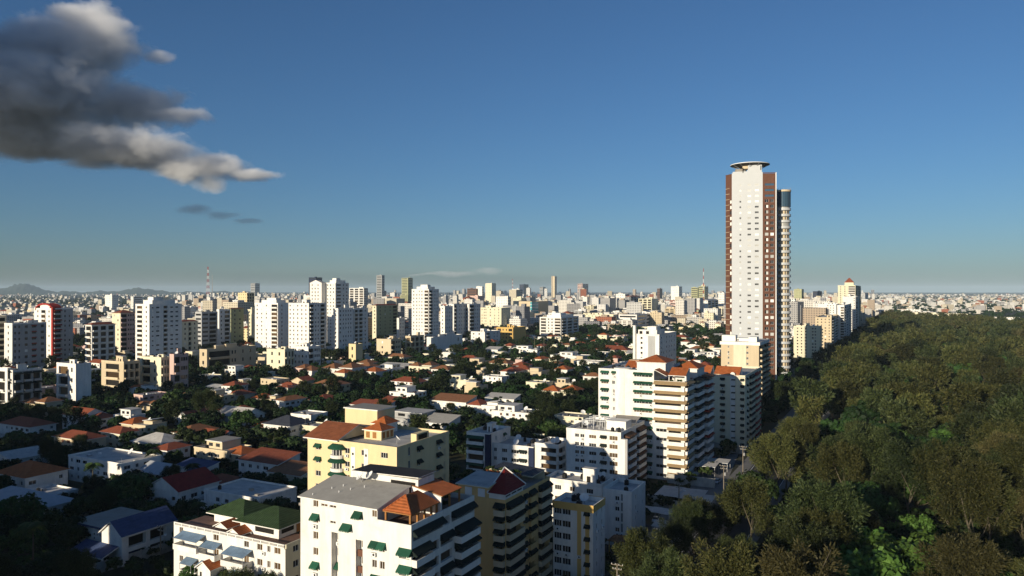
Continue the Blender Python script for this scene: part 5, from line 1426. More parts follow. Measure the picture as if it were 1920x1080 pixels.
while nm < 215 and tries < 9000:
    tries += 1
    dist = mr.uniform(820, 2600); px = mr.uniform(-60, 1640); p = at_dist(px, dist)
    if p.x * EX.x + p.y * EX.y > -70: continue
    if px > 850 and dist < 1250 and px < 1380: continue
    if dist < 1000 and px > 600: continue
    w, d = mr.uniform(14, 32), mr.uniform(14, 30)
    if not free(p, max(w, d) * .55): continue
    hh = mr.choice((12, 15, 15, 18, 21, 24, 27)) * (1.0 if dist < 1200 else 1.15) if px > 330 else mr.choice((9, 12, 12, 15, 18))
    if mr.random() < .12 and px > 330 and dist > 1300: hh *= 1.7
    if dist < 1100: hh = min(hh, 20)
    wl, wn_, _ = pick(mr, pal2); st_, sn, _ = pick(mr, styles); hip = mr.random() < .14
    B = midrise(p, w, d, hh, wl, st_, 900 + nm, hip)
    OCC.append((p.x, p.y, max(w, d) * .6))
    ht = 'low' if hh < 14 else ('mid-rise' if hh < 28 else 'tall')
    AUTO.append((B.root, f'{ht} {wn_} {sn} ' + ('red-roofed ' if hip else '') + 'block', Vector((p.x, p.y, hh)))); nm += 1
# everything further off: too many to tell apart, one object
def far_city():
    m = bpy.data.materials.new('distant_walls')
    t, n, l = nodes(m); b = n['Principled BSDF']; b.inputs['Roughness'].default_value = .9
    ge = n.new('ShaderNodeNewGeometry'); cr = n.new('ShaderNodeValToRGB'); cr.color_ramp.interpolation = 'CONSTANT'
    l.new(ge.outputs['Random Per Island'], cr.inputs[0])
    cols = [(0, (.66, .64, .60)), (.26, (.55, .49, .37)), (.46, (.34, .33, .32)), (.64, (.60, .57, .51)), (.80, (.38, .30, .22)), (.88, (.30, .10, .05)), (.93, (.22, .22, .23))]
    e = cr.color_ramp.elements; e[0].position, e[0].color = 0, (*cols[0][1], 1); e[1].position, e[1].color = cols[1][0], (*cols[1][1], 1)
    for pos, c in cols[2:]: q = e.new(pos); q.color = (*c, 1)
    # windows as a regular wall pattern in metres along and up each wall
    cx = n.new('ShaderNodeVectorMath'); cx.operation = 'CROSS_PRODUCT'; cx.inputs[1].default_value = (0, 0, 1); l.new(ge.outputs['Normal'], cx.inputs[0])
    dt = n.new('ShaderNodeVectorMath'); dt.operation = 'DOT_PRODUCT'; l.new(cx.outputs[0], dt.inputs[0]); l.new(ge.outputs['Position'], dt.inputs[1])
    sp = n.new('ShaderNodeSeparateXYZ'); l.new(ge.outputs['Position'], sp.inputs[0])
    def band(src, per, lo):
        d_ = n.new('ShaderNodeMath'); d_.operation = 'DIVIDE'; d_.inputs[1].default_value = per; l.new(src, d_.inputs[0])
        f = n.new('ShaderNodeMath'); f.operation = 'FRACT'; l.new(d_.outputs[0], f.inputs[0])
        g_ = n.new('ShaderNodeMath'); g_.operation = 'GREATER_THAN'; g_.inputs[1].default_value = lo; l.new(f.outputs[0], g_.inputs[0]); return g_.outputs[0]
    a = band(dt.outputs['Value'], 3.4, .55); c = band(sp.outputs['Z'], 3.1, .58)
    mu = n.new('ShaderNodeMath'); mu.operation = 'MULTIPLY'; l.new(a, mu.inputs[0]); l.new(c, mu.inputs[1])
    sn = n.new('ShaderNodeSeparateXYZ'); l.new(ge.outputs['Normal'], sn.inputs[0])
    lt = n.new('ShaderNodeMath'); lt.operation = 'LESS_THAN'; lt.inputs[1].default_value = .5; l.new(sn.outputs['Z'], lt.inputs[0])
    m2 = n.new('ShaderNodeMath'); m2.operation = 'MULTIPLY'; l.new(mu.outputs[0], m2.inputs[0]); l.new(lt.outputs[0], m2.inputs[1])
    mx = n.new('ShaderNodeMix'); mx.data_type = 'RGBA'; l.new(m2.outputs[0], mx.inputs['Factor']); l.new(cr.outputs[0], mx.inputs['A']); mx.inputs['B'].default_value = (.05, .05, .06, 1)
    l.new(mx.outputs['Result'], b.inputs['Base Color'])
    rg = np.random.default_rng(5)
    V, Fc, k = [], [], 0
    def add(x, y, w, d, h, a):
        nonlocal k
        c, s = math.cos(a), math.sin(a)
        for z in (0, h):
            for (u, v) in ((-w, -d), (w, -d), (w, d), (-w, d)): V.append((x + u * c - v * s, y + u * s + v * c, z))
        for q in ((0, 1, 5, 4), (1, 2, 6, 5), (2, 3, 7, 6), (3, 0, 4, 7), (4, 5, 6, 7)): Fc.append(tuple(k + i for i in q))
        k += 8
    n_ = 0
    while n_ < 12500:
        dist = 1050 + 11500 * rg.random() ** 1.55
        px = rg.uniform(-80, 2000); x = (px - 960) / F * dist
        qq = x * EX.x + dist * EX.y
        if qq > -75 and dist < 1900 + max(0, px - 1700) * 2.5: continue
        if qq > -75 and rg.random() < .35: continue
        if px < 330 and dist > 3000 and rg.random() < .6: continue
        if dist < 2700 and not free((x, dist), 5): continue
        if 850 < px < 1380 and dist < 1250: continue
        if dist > 2200 and .5 + .5 * math.sin(x * .0031 + 1.1) * math.sin(dist * .0023) + .25 * math.sin(x * .011 + dist * .007) < rg.uniform(.05, .6): continue
        u = rg.random(); core = 330 < px < 1640
        h = rg.uniform(3.5, 8) if u < (.52 if core else .8) else (rg.uniform(9, 24) if u < .93 or not core else rg.uniform(24, 52))
        if core and px > 560 and dist > 2500 and u > .988: h = rg.uniform(55, 85)
        w = rg.uniform(5, 10) if h < 9 else rg.uniform(7, 15)
        add(x, dist, w, rg.uniform(.6, 1.1) * w, h, -GA + rg.normal(0, .12) + (0 if rg.random() < .8 else .5))
        if h > 9 and rg.random() < .6: add(x + rg.uniform(-2, 2), dist + rg.uniform(-2, 2), w * .4, w * .4, h + rg.uniform(2, 5), -GA)
        n_ += 1
    me = bpy.data.meshes.new('distant_city'); me.from_pydata(V, [], Fc); me.materials.append(m)
    o = link('distant_city', me); o['kind'] = 'stuff'
far_city()

def far_villas():
    rg = random.Random(41); m = MB(); k = 0; walls = [W_WHITE, W_WHITE, W_WHITE, W_CREAM, W_CREAM, W_SAND, W_PINK]
    for _ in range(6000):
        if k >= 330: break
        dist = rg.uniform(560, 1350); px = rg.uniform(-40, 1400); p = at_dist(px, dist)
        if p.x * EX.x + p.y * EX.y > -72: continue
        w, d, h = rg.uniform(4.5, 9), rg.uniform(4, 7), rg.choice((3.3, 4, 6.2, 6.5))
        if not free((p.x, p.y), max(w, d) * .8): continue
        if px < 850 and dist > 1000: continue
        OCC.append((p.x, p.y, max(w, d) * .95)); k += 1
        i0 = len(m.v); wl = rg.choice(walls)
        m.box(-w, -d, 0, w, d, h, wl, top=WROOF)
        for j in range(3):
            x = -w + 2 * w * (j + .3) / 3; m.box(x, -d - .04, 1, x + 1.4, -d + .1, 2.3, GLASS)
            y = -d + 2 * d * (j + .3) / 3; m.box(w - .1, y, 1, w + .04, y + 1.3, 2.3, GLASS)
        if rg.random() < .42: m.hip(-w - .6, -d - .6, w + .6, d + .6, h + .2, min(w, d) * .5, rg.choice((TERRAR, TERRA, TERRAB)), under=FRAME)
        else:
            m.box(-w * rg.uniform(.3, .9), -d * .5, h + .01, w * rg.uniform(.1, .7), d * .8, h + rg.uniform(.6, 3), wl, top=WROOF); m.box(-w - .1, -d - .1, h - .1, w + .1, -d + .15, h + .6, wl)
        a = -GA + rg.choice((0, math.pi / 2)) + rg.uniform(-.1, .1); c, s_ = math.cos(a), math.sin(a)
        for q in range(i0, len(m.v)):
            x, y, z = m.v[q]; m.v[q] = (p.x + x * c - y * s_, p.y + x * s_ + y * c, z)
    o = m.build('distant_villas'); o['kind'] = 'stuff'
far_villas()
# ------------------------------------------------------------------ trees
def quads_mesh(name, V, mats, midx, trunk=None, tint=None):
    """V: (n, 4, 3) leaf faces"""
    n = len(V)
    verts = V.reshape(-1, 3).astype(np.float32)
    faces = np.arange(4 * n, dtype=np.int32)
    mi = np.asarray(midx, np.int32)
    nv0 = len(verts)
    if trunk:
        tv = np.array(trunk.v, np.float32); verts = np.vstack([verts, tv])
        tf = np.array([f for f in trunk.f if len(f) == 4], np.int32) + nv0
        faces = np.concatenate([faces, tf.ravel()]); mi = np.concatenate([mi, np.full(len(tf), len(mats) - 1, np.int32)])
    me = bpy.data.meshes.new(name)
    me.vertices.add(len(verts)); me.vertices.foreach_set('co', verts.ravel())
    nf = len(faces) // 4
    me.loops.add(4 * nf); me.loops.foreach_set('vertex_index', faces)
    me.polygons.add(nf); me.polygons.foreach_set('loop_start', np.arange(0, 4 * nf, 4, dtype=np.int32))
    me.polygons.foreach_set('material_index', mi)
    for m in mats: me.materials.append(m)
    if tint is not None:
        a = me.attributes.new('tint', 'FLOAT', 'FACE'); t = np.ones(nf, np.float32); t[:len(tint)] = tint; a.data.foreach_set('value', t)
    me.update(calc_edges=True)
    return me
def leaf_faces(rg, C, N, size, asp=1.0, jitter=.6):
    n = len(C)
    nn = N + rg.normal(0, jitter, (n, 3)); nn /= np.linalg.norm(nn, axis=1)[:, None] + 1e-9
    t = rg.normal(0, 1, (n, 3)); t -= nn * (t * nn).sum(1)[:, None]; t /= np.linalg.norm(t, axis=1)[:, None] + 1e-9
    b = np.cross(nn, t); s = size * rg.uniform(.6, 1.3, n)[:, None]
    return np.stack([C - t * s * asp - b * s * .2, C + b * s * -.7 + t * s * .1, C + t * s * asp + b * s * .15, C + b * s * .7 - t * s * .1], 1) * 1.0
def along_faces(rg, C, D, length, width, out=None):
    """narrow hanging or rising sprays along direction D"""
    n = len(C); D = D / (np.linalg.norm(D, axis=1)[:, None] + 1e-9)
    r = (rg.normal(0, 1, (n, 3)) if out is None else out + rg.normal(0, .35, (n, 3))); b = np.cross(D, r); b /= np.linalg.norm(b, axis=1)[:, None] + 1e-9
    L = length * rg.uniform(.6, 1.3, n)[:, None]; w = width * rg.uniform(.6, 1.3, n)[:, None]
    return np.stack([C - b * w * .5, C + b * w * .5, C + D * L + b * w * .25, C + D * L - b * w * .25], 1)
def trunk_mb(seed, Ht, r0, spread, nl=5, z0=.45):
    rr = random.Random(seed); m = MB(); p = Vector((0, 0, -.2)); top = []
    pts = [p]
    for i in range(4): p = p + Vector((rr.uniform(-.06, .06) * Ht, rr.uniform(-.06, .06) * Ht, Ht * z0 / 4 + .05)); pts.append(p)
    for i in range(4): m.tube(pts[i], pts[i + 1], r0 * (1 - .13 * i), r0 * (1 - .13 * (i + 1)), BARK, 6, False)
    for j in range(nl):
        a = 2 * math.pi * (j + rr.random() * .6) / nl; q = pts[2 + (j % 3)]; r = r0 * .38
        for k in range(3):
            e = q + Vector((math.cos(a) * spread * rr.uniform(.2, .36), math.sin(a) * spread * rr.uniform(.2, .36), Ht * rr.uniform(.1, .2)))
            m.tube(q, e, r, r * .62, BARK, 5, False); q, r = e, r * .62
            a += rr.uniform(-.5, .5)
        top.append(q)
    return m, top
def broad_crown(seed, Rr, Hc, zb, clumps, per, leaf, flat=.75):
    """leaf clumps through the crown volume with gaps between them"""
    rg = np.random.default_rng(seed); V = []
    lob = rg.uniform(.72, 1.15, 7); ph = rg.uniform(0, 6.28)
    for i in range(clumps):
        d = rg.normal(0, 1, 3); d[2] = abs(d[2]) * 1.0 - .25; d /= np.linalg.norm(d)
        a = math.atan2(d[1], d[0]); k = lob[int((a + math.pi) / 6.2832 * 7) % 7]
        rad = rg.uniform(.55, .92) if i > clumps * .25 else rg.uniform(.1, .5)
        c = np.array([d[0] * Rr * rad * k, d[1] * Rr * rad * k, zb + Hc * .38 + d[2] * Hc * .55 * rad * (.9 + .2 * k)])
        cr = Rr * rg.uniform(.16, .34)
        n = int(per * (cr / (Rr * .25)) ** 1.6)
        u = rg.normal(0, 1, (n, 3)); u[:, 2] = np.where(u[:, 2] < 0, u[:, 2] * .45, u[:, 2]); u /= np.linalg.norm(u, axis=1)[:, None]
        C = c + u * (cr * rg.uniform(.45, 1.05, n))[:, None] * np.array([1, 1, flat])
        V.append(leaf_faces(rg, C, u * 1.2 + np.array([0, 0, .5]), leaf))
    return np.concatenate(V)
def casu_crown(seed, Rr, Ht, plumes, per, ln, wd):
    """feathery crown: plumes of thin sprays on rising limbs, drooping at the tips"""
    rg = np.random.default_rng(seed); V = []
    for i in range(plumes):
        a = rg.uniform(0, 6.2832); t = (i + .5) / plumes
        zt = Ht * (.42 + .58 * (1 - t * t * .9) * rg.uniform(.85, 1.02))
        rt = Rr * math.sqrt(max(.03, 1 - ((zt / Ht - .55) / .5) ** 2)) * rg.uniform(.55, 1.08)
        tip = np.array([math.cos(a) * rt, math.sin(a) * rt, zt]); root = np.array([tip[0] * .25, tip[1] * .25, max(Ht * .22, zt - Ht * rg.uniform(.28, .42))])
        s = rg.uniform(.3, 1.05, per) ** .6
        C = root + (tip - root) * s[:, None]
        pr = Rr * .215 * np.sqrt(np.clip(1.05 - np.abs(s - .72) * 1.9, .05, 1)) + .15
        off = rg.normal(0, 1, (per, 3)); off /= np.linalg.norm(off, axis=1)[:, None]
        C = C + off * (pr * rg.uniform(.3, 1, per))[:, None]
        D = (tip - root) / np.linalg.norm(tip - root) * .7 + off * .75 + rg.normal(0, .3, (per, 3)); D[:, 2] -= rg.uniform(-.1, .75, per)
        V.append(along_faces(rg, C, D, ln, wd, off + np.array([tip[0], tip[1], Rr]) / (Rr * 2.5)))
    return np.concatenate(V)
def palm_mesh(seed, Ht):
    rg = np.random.default_rng(seed); V = []
    for f in range(16):
        a = f * 2.4 + rg.uniform(-.2, .2); up = rg.uniform(-.2, 1.0); L = rg.uniform(2.4, 3.4); prev = None
        for s in np.linspace(.05, 1, 12):
            r = L * s * (1 - .12 * s); z = Ht + up * 1.5 * s - 2.0 * s * s
            p = np.array([math.cos(a) * r, math.sin(a) * r, z]); q = np.array([-math.sin(a), math.cos(a), -.55])
            for sg in (-1, 1):
                d = q * np.array([sg, sg, 1]); ll = .95 * math.sin(math.pi * min(1, .15 + s * .85)) + .15; o = np.array([math.cos(a), math.sin(a), 0]) * .17
                V.append([p - o, p + o, p + o + d * ll + o * 2, p - o + d * ll + o * 2])
    return np.array(V)
PROTO = {}
def proto(key):
    """crown and trunk meshes of one tree kind, built once"""
    if key in PROTO: return PROTO[key]
    kind, var, lod, mat = key
    if kind == 'casu':
        Rr, Ht = (6.6, 18.5) if var % 2 else (7.6, 17.0)
        pl, per, ln, wd = ((32, 460, .44, .17), (30, 80, 1.05, .46), (22, 22, 1.9, .95))[lod]
        V = casu_crown(100 + var, Rr, Ht, pl, per, ln, wd); tm, _ = trunk_mb(100 + var, Ht, .30, Rr * .6, 4, .5)
    elif kind == 'broad':
        Rr, Hc = (5.6, 7.2) if var % 3 else (6.6, 6.2)
        cl, per, lf = ((46, 95, .42), (34, 34, .72), (20, 13, 1.25))[lod]
        V = broad_crown(200 + var, Rr, Hc, 2.6, cl, per, lf); tm, _ = trunk_mb(200 + var, 8.5, .3, Rr, 5, .4)
    elif kind == 'palm':
        Ht = 9 + var; V = palm_mesh(300 + var, Ht); tm = MB(); tm.tube((0, 0, -.2), (.2, 0, Ht * .5), .22, .17, BARK, 6, False); tm.tube((.2, 0, Ht * .5), (.1, .1, Ht + .1), .17, .13, BARK, 6, False)
    else:
        V = broad_crown(400 + var, .9, 1.1, .1, 7, 26, .16); tm = None
    if lod == 0 or kind == 'palm':
        cm = quads_mesh('crown', V, [mat], np.zeros(len(V)))
        PROTO[key] = (cm, tm.mesh('trunk') if tm else None)
    else:
        PROTO[key] = (quads_mesh('tree', V, [mat, BARK], np.zeros(len(V)), tm), None)
    PROTO[key] = PROTO[key] + (V,)
    return PROTO[key]
def plant_tree(name, key, p, sc, rz, label, group, cat='tree'):
    cm, tm, _ = proto(key)
    if tm:
        o = thing(name, label, cat, (p[0], p[1], 0), rz, group); o.scale = (sc, sc, sc)
        link('trunk', tm, o); link('crown', cm, o)
    else:
        o = link(name, cm, None, (p[0], p[1], 0), rz, (sc, sc, sc * 1.0)); tag(o, label, cat, group)
    return o
def mass(name, items):
    """many far trees as one object; each tree keeps its own tint"""
    mats = []; Vs, Ms, Ts = [], [], []
    rg = np.random.default_rng(3)
    for key, p, sc, rz in items:
        V = proto(key)[2]; mat = key[3]
        if mat not in mats: mats.append(mat)
        c, s = math.cos(rz), math.sin(rz)
        W = V * sc; X = W[..., 0] * c - W[..., 1] * s + p[0]; Y = W[..., 0] * s + W[..., 1] * c + p[1]
        Vs.append(np.stack([X, Y, W[..., 2]], -1)); Ms.append(np.full(len(V), mats.index(mat))); Ts.append(np.full(len(V), rg.uniform(.6, 1.3)))
    me = quads_mesh(name, np.concatenate(Vs), mats, np.concatenate(Ms), None, np.concatenate(Ts))
    o = link(name, me); o['kind'] = 'stuff'
    return o
# --- the park forest beside the avenue
fr = random.Random(11)
spots = []
s = 60.0
while s < 2300:
    step = 13.0 if s < 330 else (13.6 if s < 700 else 15)
    q = -33.5 if s > 250 else (-38 if s > 205 else -44)
    while q < 900:
        if q > -31 + s * 1.25 + 60: break
        x, y, _ = along(q + fr.uniform(-.42, .42) * step, s + fr.uniform(-.42, .42) * step)
        q += step
        if y < 100: continue
        px = 960 + F * x / y
        if px < 1080 or px > 2010: continue
        if y > 1650 + (px - 1640) * -1.3: continue
        pyb = Y0 + (H - 14) * F / y
        if pyb > 1240: continue
        # clearing with a park road near the right frame edge
        if 1850 < px < 1905 and 700 < 545 + 60 * F / y < 745: continue
        if fr.random() < .16: continue
        spots.append((math.hypot(x, y), x, y, q, s))
    s += step
for q, s in ((-47, 172), (-46.5, 186), (-45, 199), (-43, 212), (-42, 226), (-39, 240)):
    x, y, _ = along(q, s); spots.append((math.hypot(x, y), x, y, q, s))
spots.sort()
FOREST_N = 300
def forest_kind(x, y, q):
    # broad patches of one kind, as the photo shows: olive and brown casuarinas, deep green broadleaves between them
    u = math.sin(x * .043 + 1.3) * math.cos(y * .031 - .4) + .5 * math.sin(x * .11 + y * .07) + fr.uniform(-.55, .55)
    if u < -.62: return ('broad', LEAFG, 'deep green broad-leaved tree')
    if u > 1.12: return ('casu', CASUB, 'brown casuarina')
    if u < -.45 and q > 5: return ('broad', LEAFL, 'bright green broad-leaved tree')
    if u > .25: return ('casu', CASU, 'olive casuarina')
    return ('casu', CASUG if fr.random() < .6 else CASU, 'grey-green casuarina')
far_items = []
FOREST = []
for i, (dd, x, y, q, s) in enumerate(spots):
    kd, mt, nm_ = forest_kind(x, y, q)
    if y < 170 and 1560 < 960 + F * x / y < 1900 and fr.random() < .75: kd, mt, nm_ = 'broad', LEAFL, 'bright green broad-leaved tree'
    sc = fr.choice((fr.uniform(.6, .85), fr.uniform(.95, 1.2), fr.uniform(1.15, 1.5))) * (1.3 if kd == 'broad' else 1.0)
    if q < -25: sc = min(sc, .95 if q > -36 else .8)
    rz = fr.uniform(0, 6.28); v = fr.randrange(4)
    if i < FOREST_N:
        lod = 0 if dd < 330 else 1
        o = plant_tree('casuarina_tree' if kd == 'casu' else 'park_tree', (kd, v, lod, mt), (x, y), sc, rz, None, 'trees of the park forest')
        FOREST.append((o, nm_, q, s, dd))
    else:
        far_items.append(((kd, v, 1 if dd < 620 else 2, mt), (x, y), sc, rz))
mass('park_forest', far_items)
# --- garden and street trees of the quarter
tr = random.Random(23)
cand = []
t_ = 0
while t_ < 26000:
    t_ += 1
    d_ = (tr.uniform(130 ** 1.6, 1150 ** 1.6)) ** (1 / 1.6); px = tr.uniform(-60, 1480)
    p = at_dist(px, d_)
    if p.x * EX.x + p.y * EX.y > -60: continue
    if d_ < 300 and px > 560: continue
    r = tr.uniform(2.4, 5.9)
    dense = .5 + .5 * math.sin(p.x * .021 + .6) * math.sin(p.y * .017)
    if tr.random() > .35 + .65 * dense: continue
    if not all((p.x - o[0]) ** 2 + (p.y - o[1]) ** 2 > (r * .45 + o[2]) ** 2 for o in OCC): continue
    if any((p.x - c[1]) ** 2 + (p.y - c[2]) ** 2 < (2.6 + (r + c[3]) * .32) ** 2 for c in cand): continue
    if d_ > 480 and tr.random() < .3: continue
    cand.append((d_, p.x, p.y, r))
for i in range(150):
    p = along(tr.uniform(-66, -55.5), 170 + i * 8 + tr.uniform(-3, 3))
    r = tr.uniform(3.5, 6.5)
    if proj((p[0], p[1], 0))[1] > 812: continue
    if all((p[0] - o[0]) ** 2 + (p[1] - o[1]) ** 2 > (r * .3 + o[2] - 2) ** 2 for o in OCC): cand.append((p[1], p[0], p[1], r))
hand = [(250, 960, 7.5), (300, 950, 6), (175, 930, 6), (385, 800, 7.5), (455, 812, 7), (210, 720, 8), (240, 745, 7), (325, 770, 7), (360, 925, 5), (130, 1040, 6), (60, 1080, 7), (30, 1010, 7), (290, 900, 6), (640, 680, 8), (870, 700, 8), (200, 1090, 6),
        (380, 1120, 5), (430, 1140, 5), (330, 1130, 5), (480, 1150, 4), (1505, 705, 9), (555, 1090, 4), (0, 870, 7), (345, 845, 6), (250, 880, 6)]
for px, py, r in hand:
    p = ground(px, py); cand.append((p.y * .8, p.x, p.y, r))
cand = [c for c in cand if not (150 < 960 + F * c[1] / c[2] < 338 and c[2] < 209 and c[3] > 2)]
cand.sort()
city_items = []; CITY = []
for i, (dd, x, y, r) in enumerate(cand):
    u = tr.random()
    if u < .10: key, nm_, sc = ('palm', tr.randrange(3), 0, PALMG), 'slim palm', r / 5 * .9
    elif u < .46: key, nm_, sc = ('broad', tr.randrange(6), 0, LEAFG), 'green round-crowned tree', r / 5.8
    elif u < .86: key, nm_, sc = ('broad', tr.randrange(6), 0, LEAFD), 'dark round-crowned tree', r / 5.8
    else: key, nm_, sc = ('casu', tr.randrange(4), 0, CASUG), 'grey-green feathery tree', r / 7.5
    lod = 0 if dd < 300 else (1 if dd < 560 else 2)
    if key[0] != 'palm': key = (key[0], key[1], lod, key[3])
    if i < 300:
        o = plant_tree('palm_tree' if key[0] == 'palm' else 'garden_tree', key, (x, y), sc, tr.uniform(0, 6.28), None, 'garden trees between the houses')
        AUTO.append((o, nm_, Vector((x, y, 6)))); CITY.append(o)
    else:
        city_items.append((key if key[0] != 'palm' else ('broad', 1, 2, LEAFG), (x, y), sc if key[0] != 'palm' else .6, tr.uniform(0, 6.28)))
# further off the crowns run together
for i in range(7500):
    d_ = 1100 + 6500 * tr.random() ** 1.7; px = tr.uniform(-60, 1980); p = at_dist(px, d_)
    qq = p.x * EX.x + p.y * EX.y
    if -75 < qq < -30: continue
    if d_ < 2700 and not free((p.x, p.y), 3): continue
    city_items.append((('broad', tr.randrange(4), 2, LEAFD if tr.random() < .6 else LEAFG), (p.x, p.y), tr.uniform(.8, 1.5), tr.uniform(0, 6.28)))
mass('distant_treetops', city_items)
# shrubs along garden walls and under the trees of the gardens
sh = []
for i in range(5200):
    d_ = (tr.uniform(140 ** 1.6, 700 ** 1.6)) ** (1 / 1.6); px = tr.uniform(-40, 1450); p = at_dist(px, d_)
    if p.x * EX.x + p.y * EX.y > -62 or not free((p.x, p.y), -1.5): continue
    sh.append((('broad', tr.randrange(4), 2, LEAFD if tr.random() < .5 else LEAFG), (p.x, p.y), tr.uniform(.22, .5), tr.uniform(0, 6.28)))
mass('garden_undergrowth', sh)
ug = []
for i in range(2600):
    d_ = tr.uniform(120, 520); px = tr.uniform(1150, 2000); p = at_dist(px, d_)
    if p.x * EX.x + p.y * EX.y < -32: continue
    ug.append((('broad', tr.randrange(4), 2, LEAFD if tr.random() < .6 else LEAFG), (p.x, p.y), tr.uniform(.3, .6), tr.uniform(0, 6.28)))
mass('forest_undergrowth', ug)
# ------------------------------------------------------------------ poles, masts, cars, walls, carports, pots
def utility_pole(p, h, label, lamp=False):
    m = MB(); m.tube((0, 0, -.3), (0, 0, h), .20, .13, POLE, 8)
    o = m.build('utility_pole', None, p, -GA); tag(o, label, 'utility pole', 'utility poles')
    for z, w in ((h - .4, 1.3), (h - 1.3, 1.0)):
        a = MB(); a.box(-w, -.07, z, w, .07, z + .13, POLE)
        for x in (-w + .1, -.4, .4, w - .1): a.tube((x, 0, z + .13), (x, 0, z + .38), .06, .04, FRAME, 6)
        a.build('crossarm', o)
    if not lamp:
        t = MB(); t.lathe([(.3, h - 3.4), (.32, h - 3.3), (.32, h - 2.5), (.2, h - 2.35)], .45, -.1, METAL, 10); t.box(.1, -.05, h - 3.0, .2, .05, h - 2.8, METAL); t.build('transformer', o)
    if lamp:
        t = MB(); t.tube((0, 0, h - 2.4), (1.6, 0, h - 2.0), .05, .05, METAL, 5); t.box(1.4, -.15, h - 2.05, 2.2, .15, h - 1.85, FRAME); t.build('street_lamp', o)
    return o
for px, py, h, lb, lamp in ((1393, 905, 13, 'tall wooden utility pole with crossarms at the kerb beside the forest edge', False), (1357, 935, 11, 'utility pole with a transformer beside the low carport roofs', False),
                      (1157, 1155, 11, 'utility pole whose crossarms just reach the bottom of the view', False), (301, 1062, 10, 'concrete lamp pole between the blue-roofed house and the green-roofed block', True),
                      (1490, 735, 11, 'slim pole where the avenue passes the tallest tower', False), (1273, 962, 9, 'short pole behind the lower carport roof', True),
                      (1010, 815, 10, 'pole beside the low walled house left of the pergola roof', True), (1080, 690, 16, 'pale slim pole in front of the sprawling white villa', True),
                      (1020, 668, 20, 'tall pale lamp pole near the lawn wall', True), (1002, 672, 22, 'tallest pale lamp pole beside the lawn', True), (1600, 660, 11, 'street pole under the cream balcony block', True), (1576, 690, 11, 'street pole further down the avenue pavement', True)):
    utility_pole(ground(px, py), h, lb, lamp)
def mast(px, dist, ztop, label, red=True, zb=0, w=2.2):
    p = at_dist(px, dist); h = ztop; m = MB(); n = 14
    for i in range(n):
        z0, z1 = h * i / n, h * (i + 1) / n; a, b = w * (1 - .8 * i / n), w * (1 - .8 * (i + 1) / n); mt = (W_RED if i % 2 else FRAME) if red else METAL
        c0 = [(-a, -a), (a, -a), (a, a), (-a, a)]; c1 = [(-b, -b), (b, -b), (b, b), (-b, b)]; r = max(.16, dist * .00012)
        for j in range(4):
            m.tube((*c0[j], z0), (*c1[j], z1), r, r, mt, 4, False); m.tube((*c0[j], z0), (*c1[(j + 1) % 4], z1), r * .7, r * .7, mt, 4, False)
    o = m.build('radio_mast', None, p); return tag(o, label, 'radio mast')
mast(390, 2600, 68 + 45 * 2600 / 1400, 'tall red and white lattice mast on the left horizon', w=6)
mast(398, 2700, 68 + 30 * 2700 / 1400, 'thin grey mast right of the red and white mast', False, w=1.2)
mast(1319, 1800, 68 + 42 * 1800 / 1400, 'slender mast rising behind the pale dome', True, w=1.6)
mast(961, 3800, 68 + 22 * 3800 / 1400, 'small red and white mast left of the blue glass block', w=4)
mast(1090, 3900, 68 + 18 * 3900 / 1400, 'crane mast over the bare concrete tower', False, w=2)
# parked and passing cars
def car_meshes(paint):
    b = MB(); k = b.mi(paint)
    sec = [(-2.1, .35, .62), (-2.05, .35, .85), (-1.3, .35, .95), (.9, .35, .95), (2.0, .35, .8), (2.15, .35, .6)]
    for i in range(len(sec) - 1):
        (x0, a0, t0), (x1, a1, t1) = sec[i], sec[i + 1]
        b.face([(x0, -.85, t0), (x1, -.85, t1), (x1, .85, t1), (x0, .85, t0)], paint)
        for y in (-.85, .85): b.face([(x0, y, a0), (x1, y, a1), (x1, y, t1), (x0, y, t0)], paint)
    b.face([(-2.1, -.85, .35), (-2.1, .85, .35), (-2.1, .85, .62), (-2.1, -.85, .62)], paint); b.face([(2.15, -.85, .35), (2.15, .85, .35), (2.15, .85, .6), (2.15, -.85, .6)], paint)
    b.face([(-2.1, -.85, .35), (2.15, -.85, .35), (2.15, .85, .35), (-2.1, .85, .35)], BLACKPL)
    g_ = MB(); lo = [(-1.45, -.8, .93), (1.0, -.8, .93), (1.0, .8, .93), (-1.45, .8, .93)]; hi = [(-.95, -.62, 1.42), (.25, -.62, 1.42), (.25, .62, 1.42), (-.95, .62, 1.42)]
    for j in range(4): g_.face([lo[j], lo[(j + 1) % 4], hi[(j + 1) % 4], hi[j]], GLASS)
    g_.slab([(p[0], p[1], 1.46) for p in hi], .05, paint)
    w = MB(); w.tube((0, -.1, .32), (0, .1, .32), .32, .32, BLACKPL, 14); w.tube((0, -.11, .32), (0, .11, .32), .17, .17, METAL, 10)
    return b.mesh('body'), g_.mesh('cabin'), w.mesh('wheel')
PAINTS = {'white': pmat('car_white', (.7, .7, .7), rough=.3, var=.02, spec=.6), 'silver': pmat('car_silver', (.35, .36, .37), rough=.3, var=.02, spec=.6), 'black': pmat('car_black', (.02, .02, .022), rough=.3, var=.02, spec=.6), 'red': pmat('car_red', (.3, .02, .02), rough=.3, var=.02, spec=.6)}
CARM = {k: car_meshes(v) for k, v in PAINTS.items()}
def car(p, rz, col, label):
    o = thing('parked_car', label, 'car', (p[0], p[1], p[2] if len(p) > 2 else 0), rz, 'cars on the avenue and in the yards')
    b, c, w = CARM[col]
    link('body', b, o); link('cabin', c, o)
    for x in (-1.3, 1.35):
        for y in (-.78, .78): link('wheel', w, o, (x, y, 0))
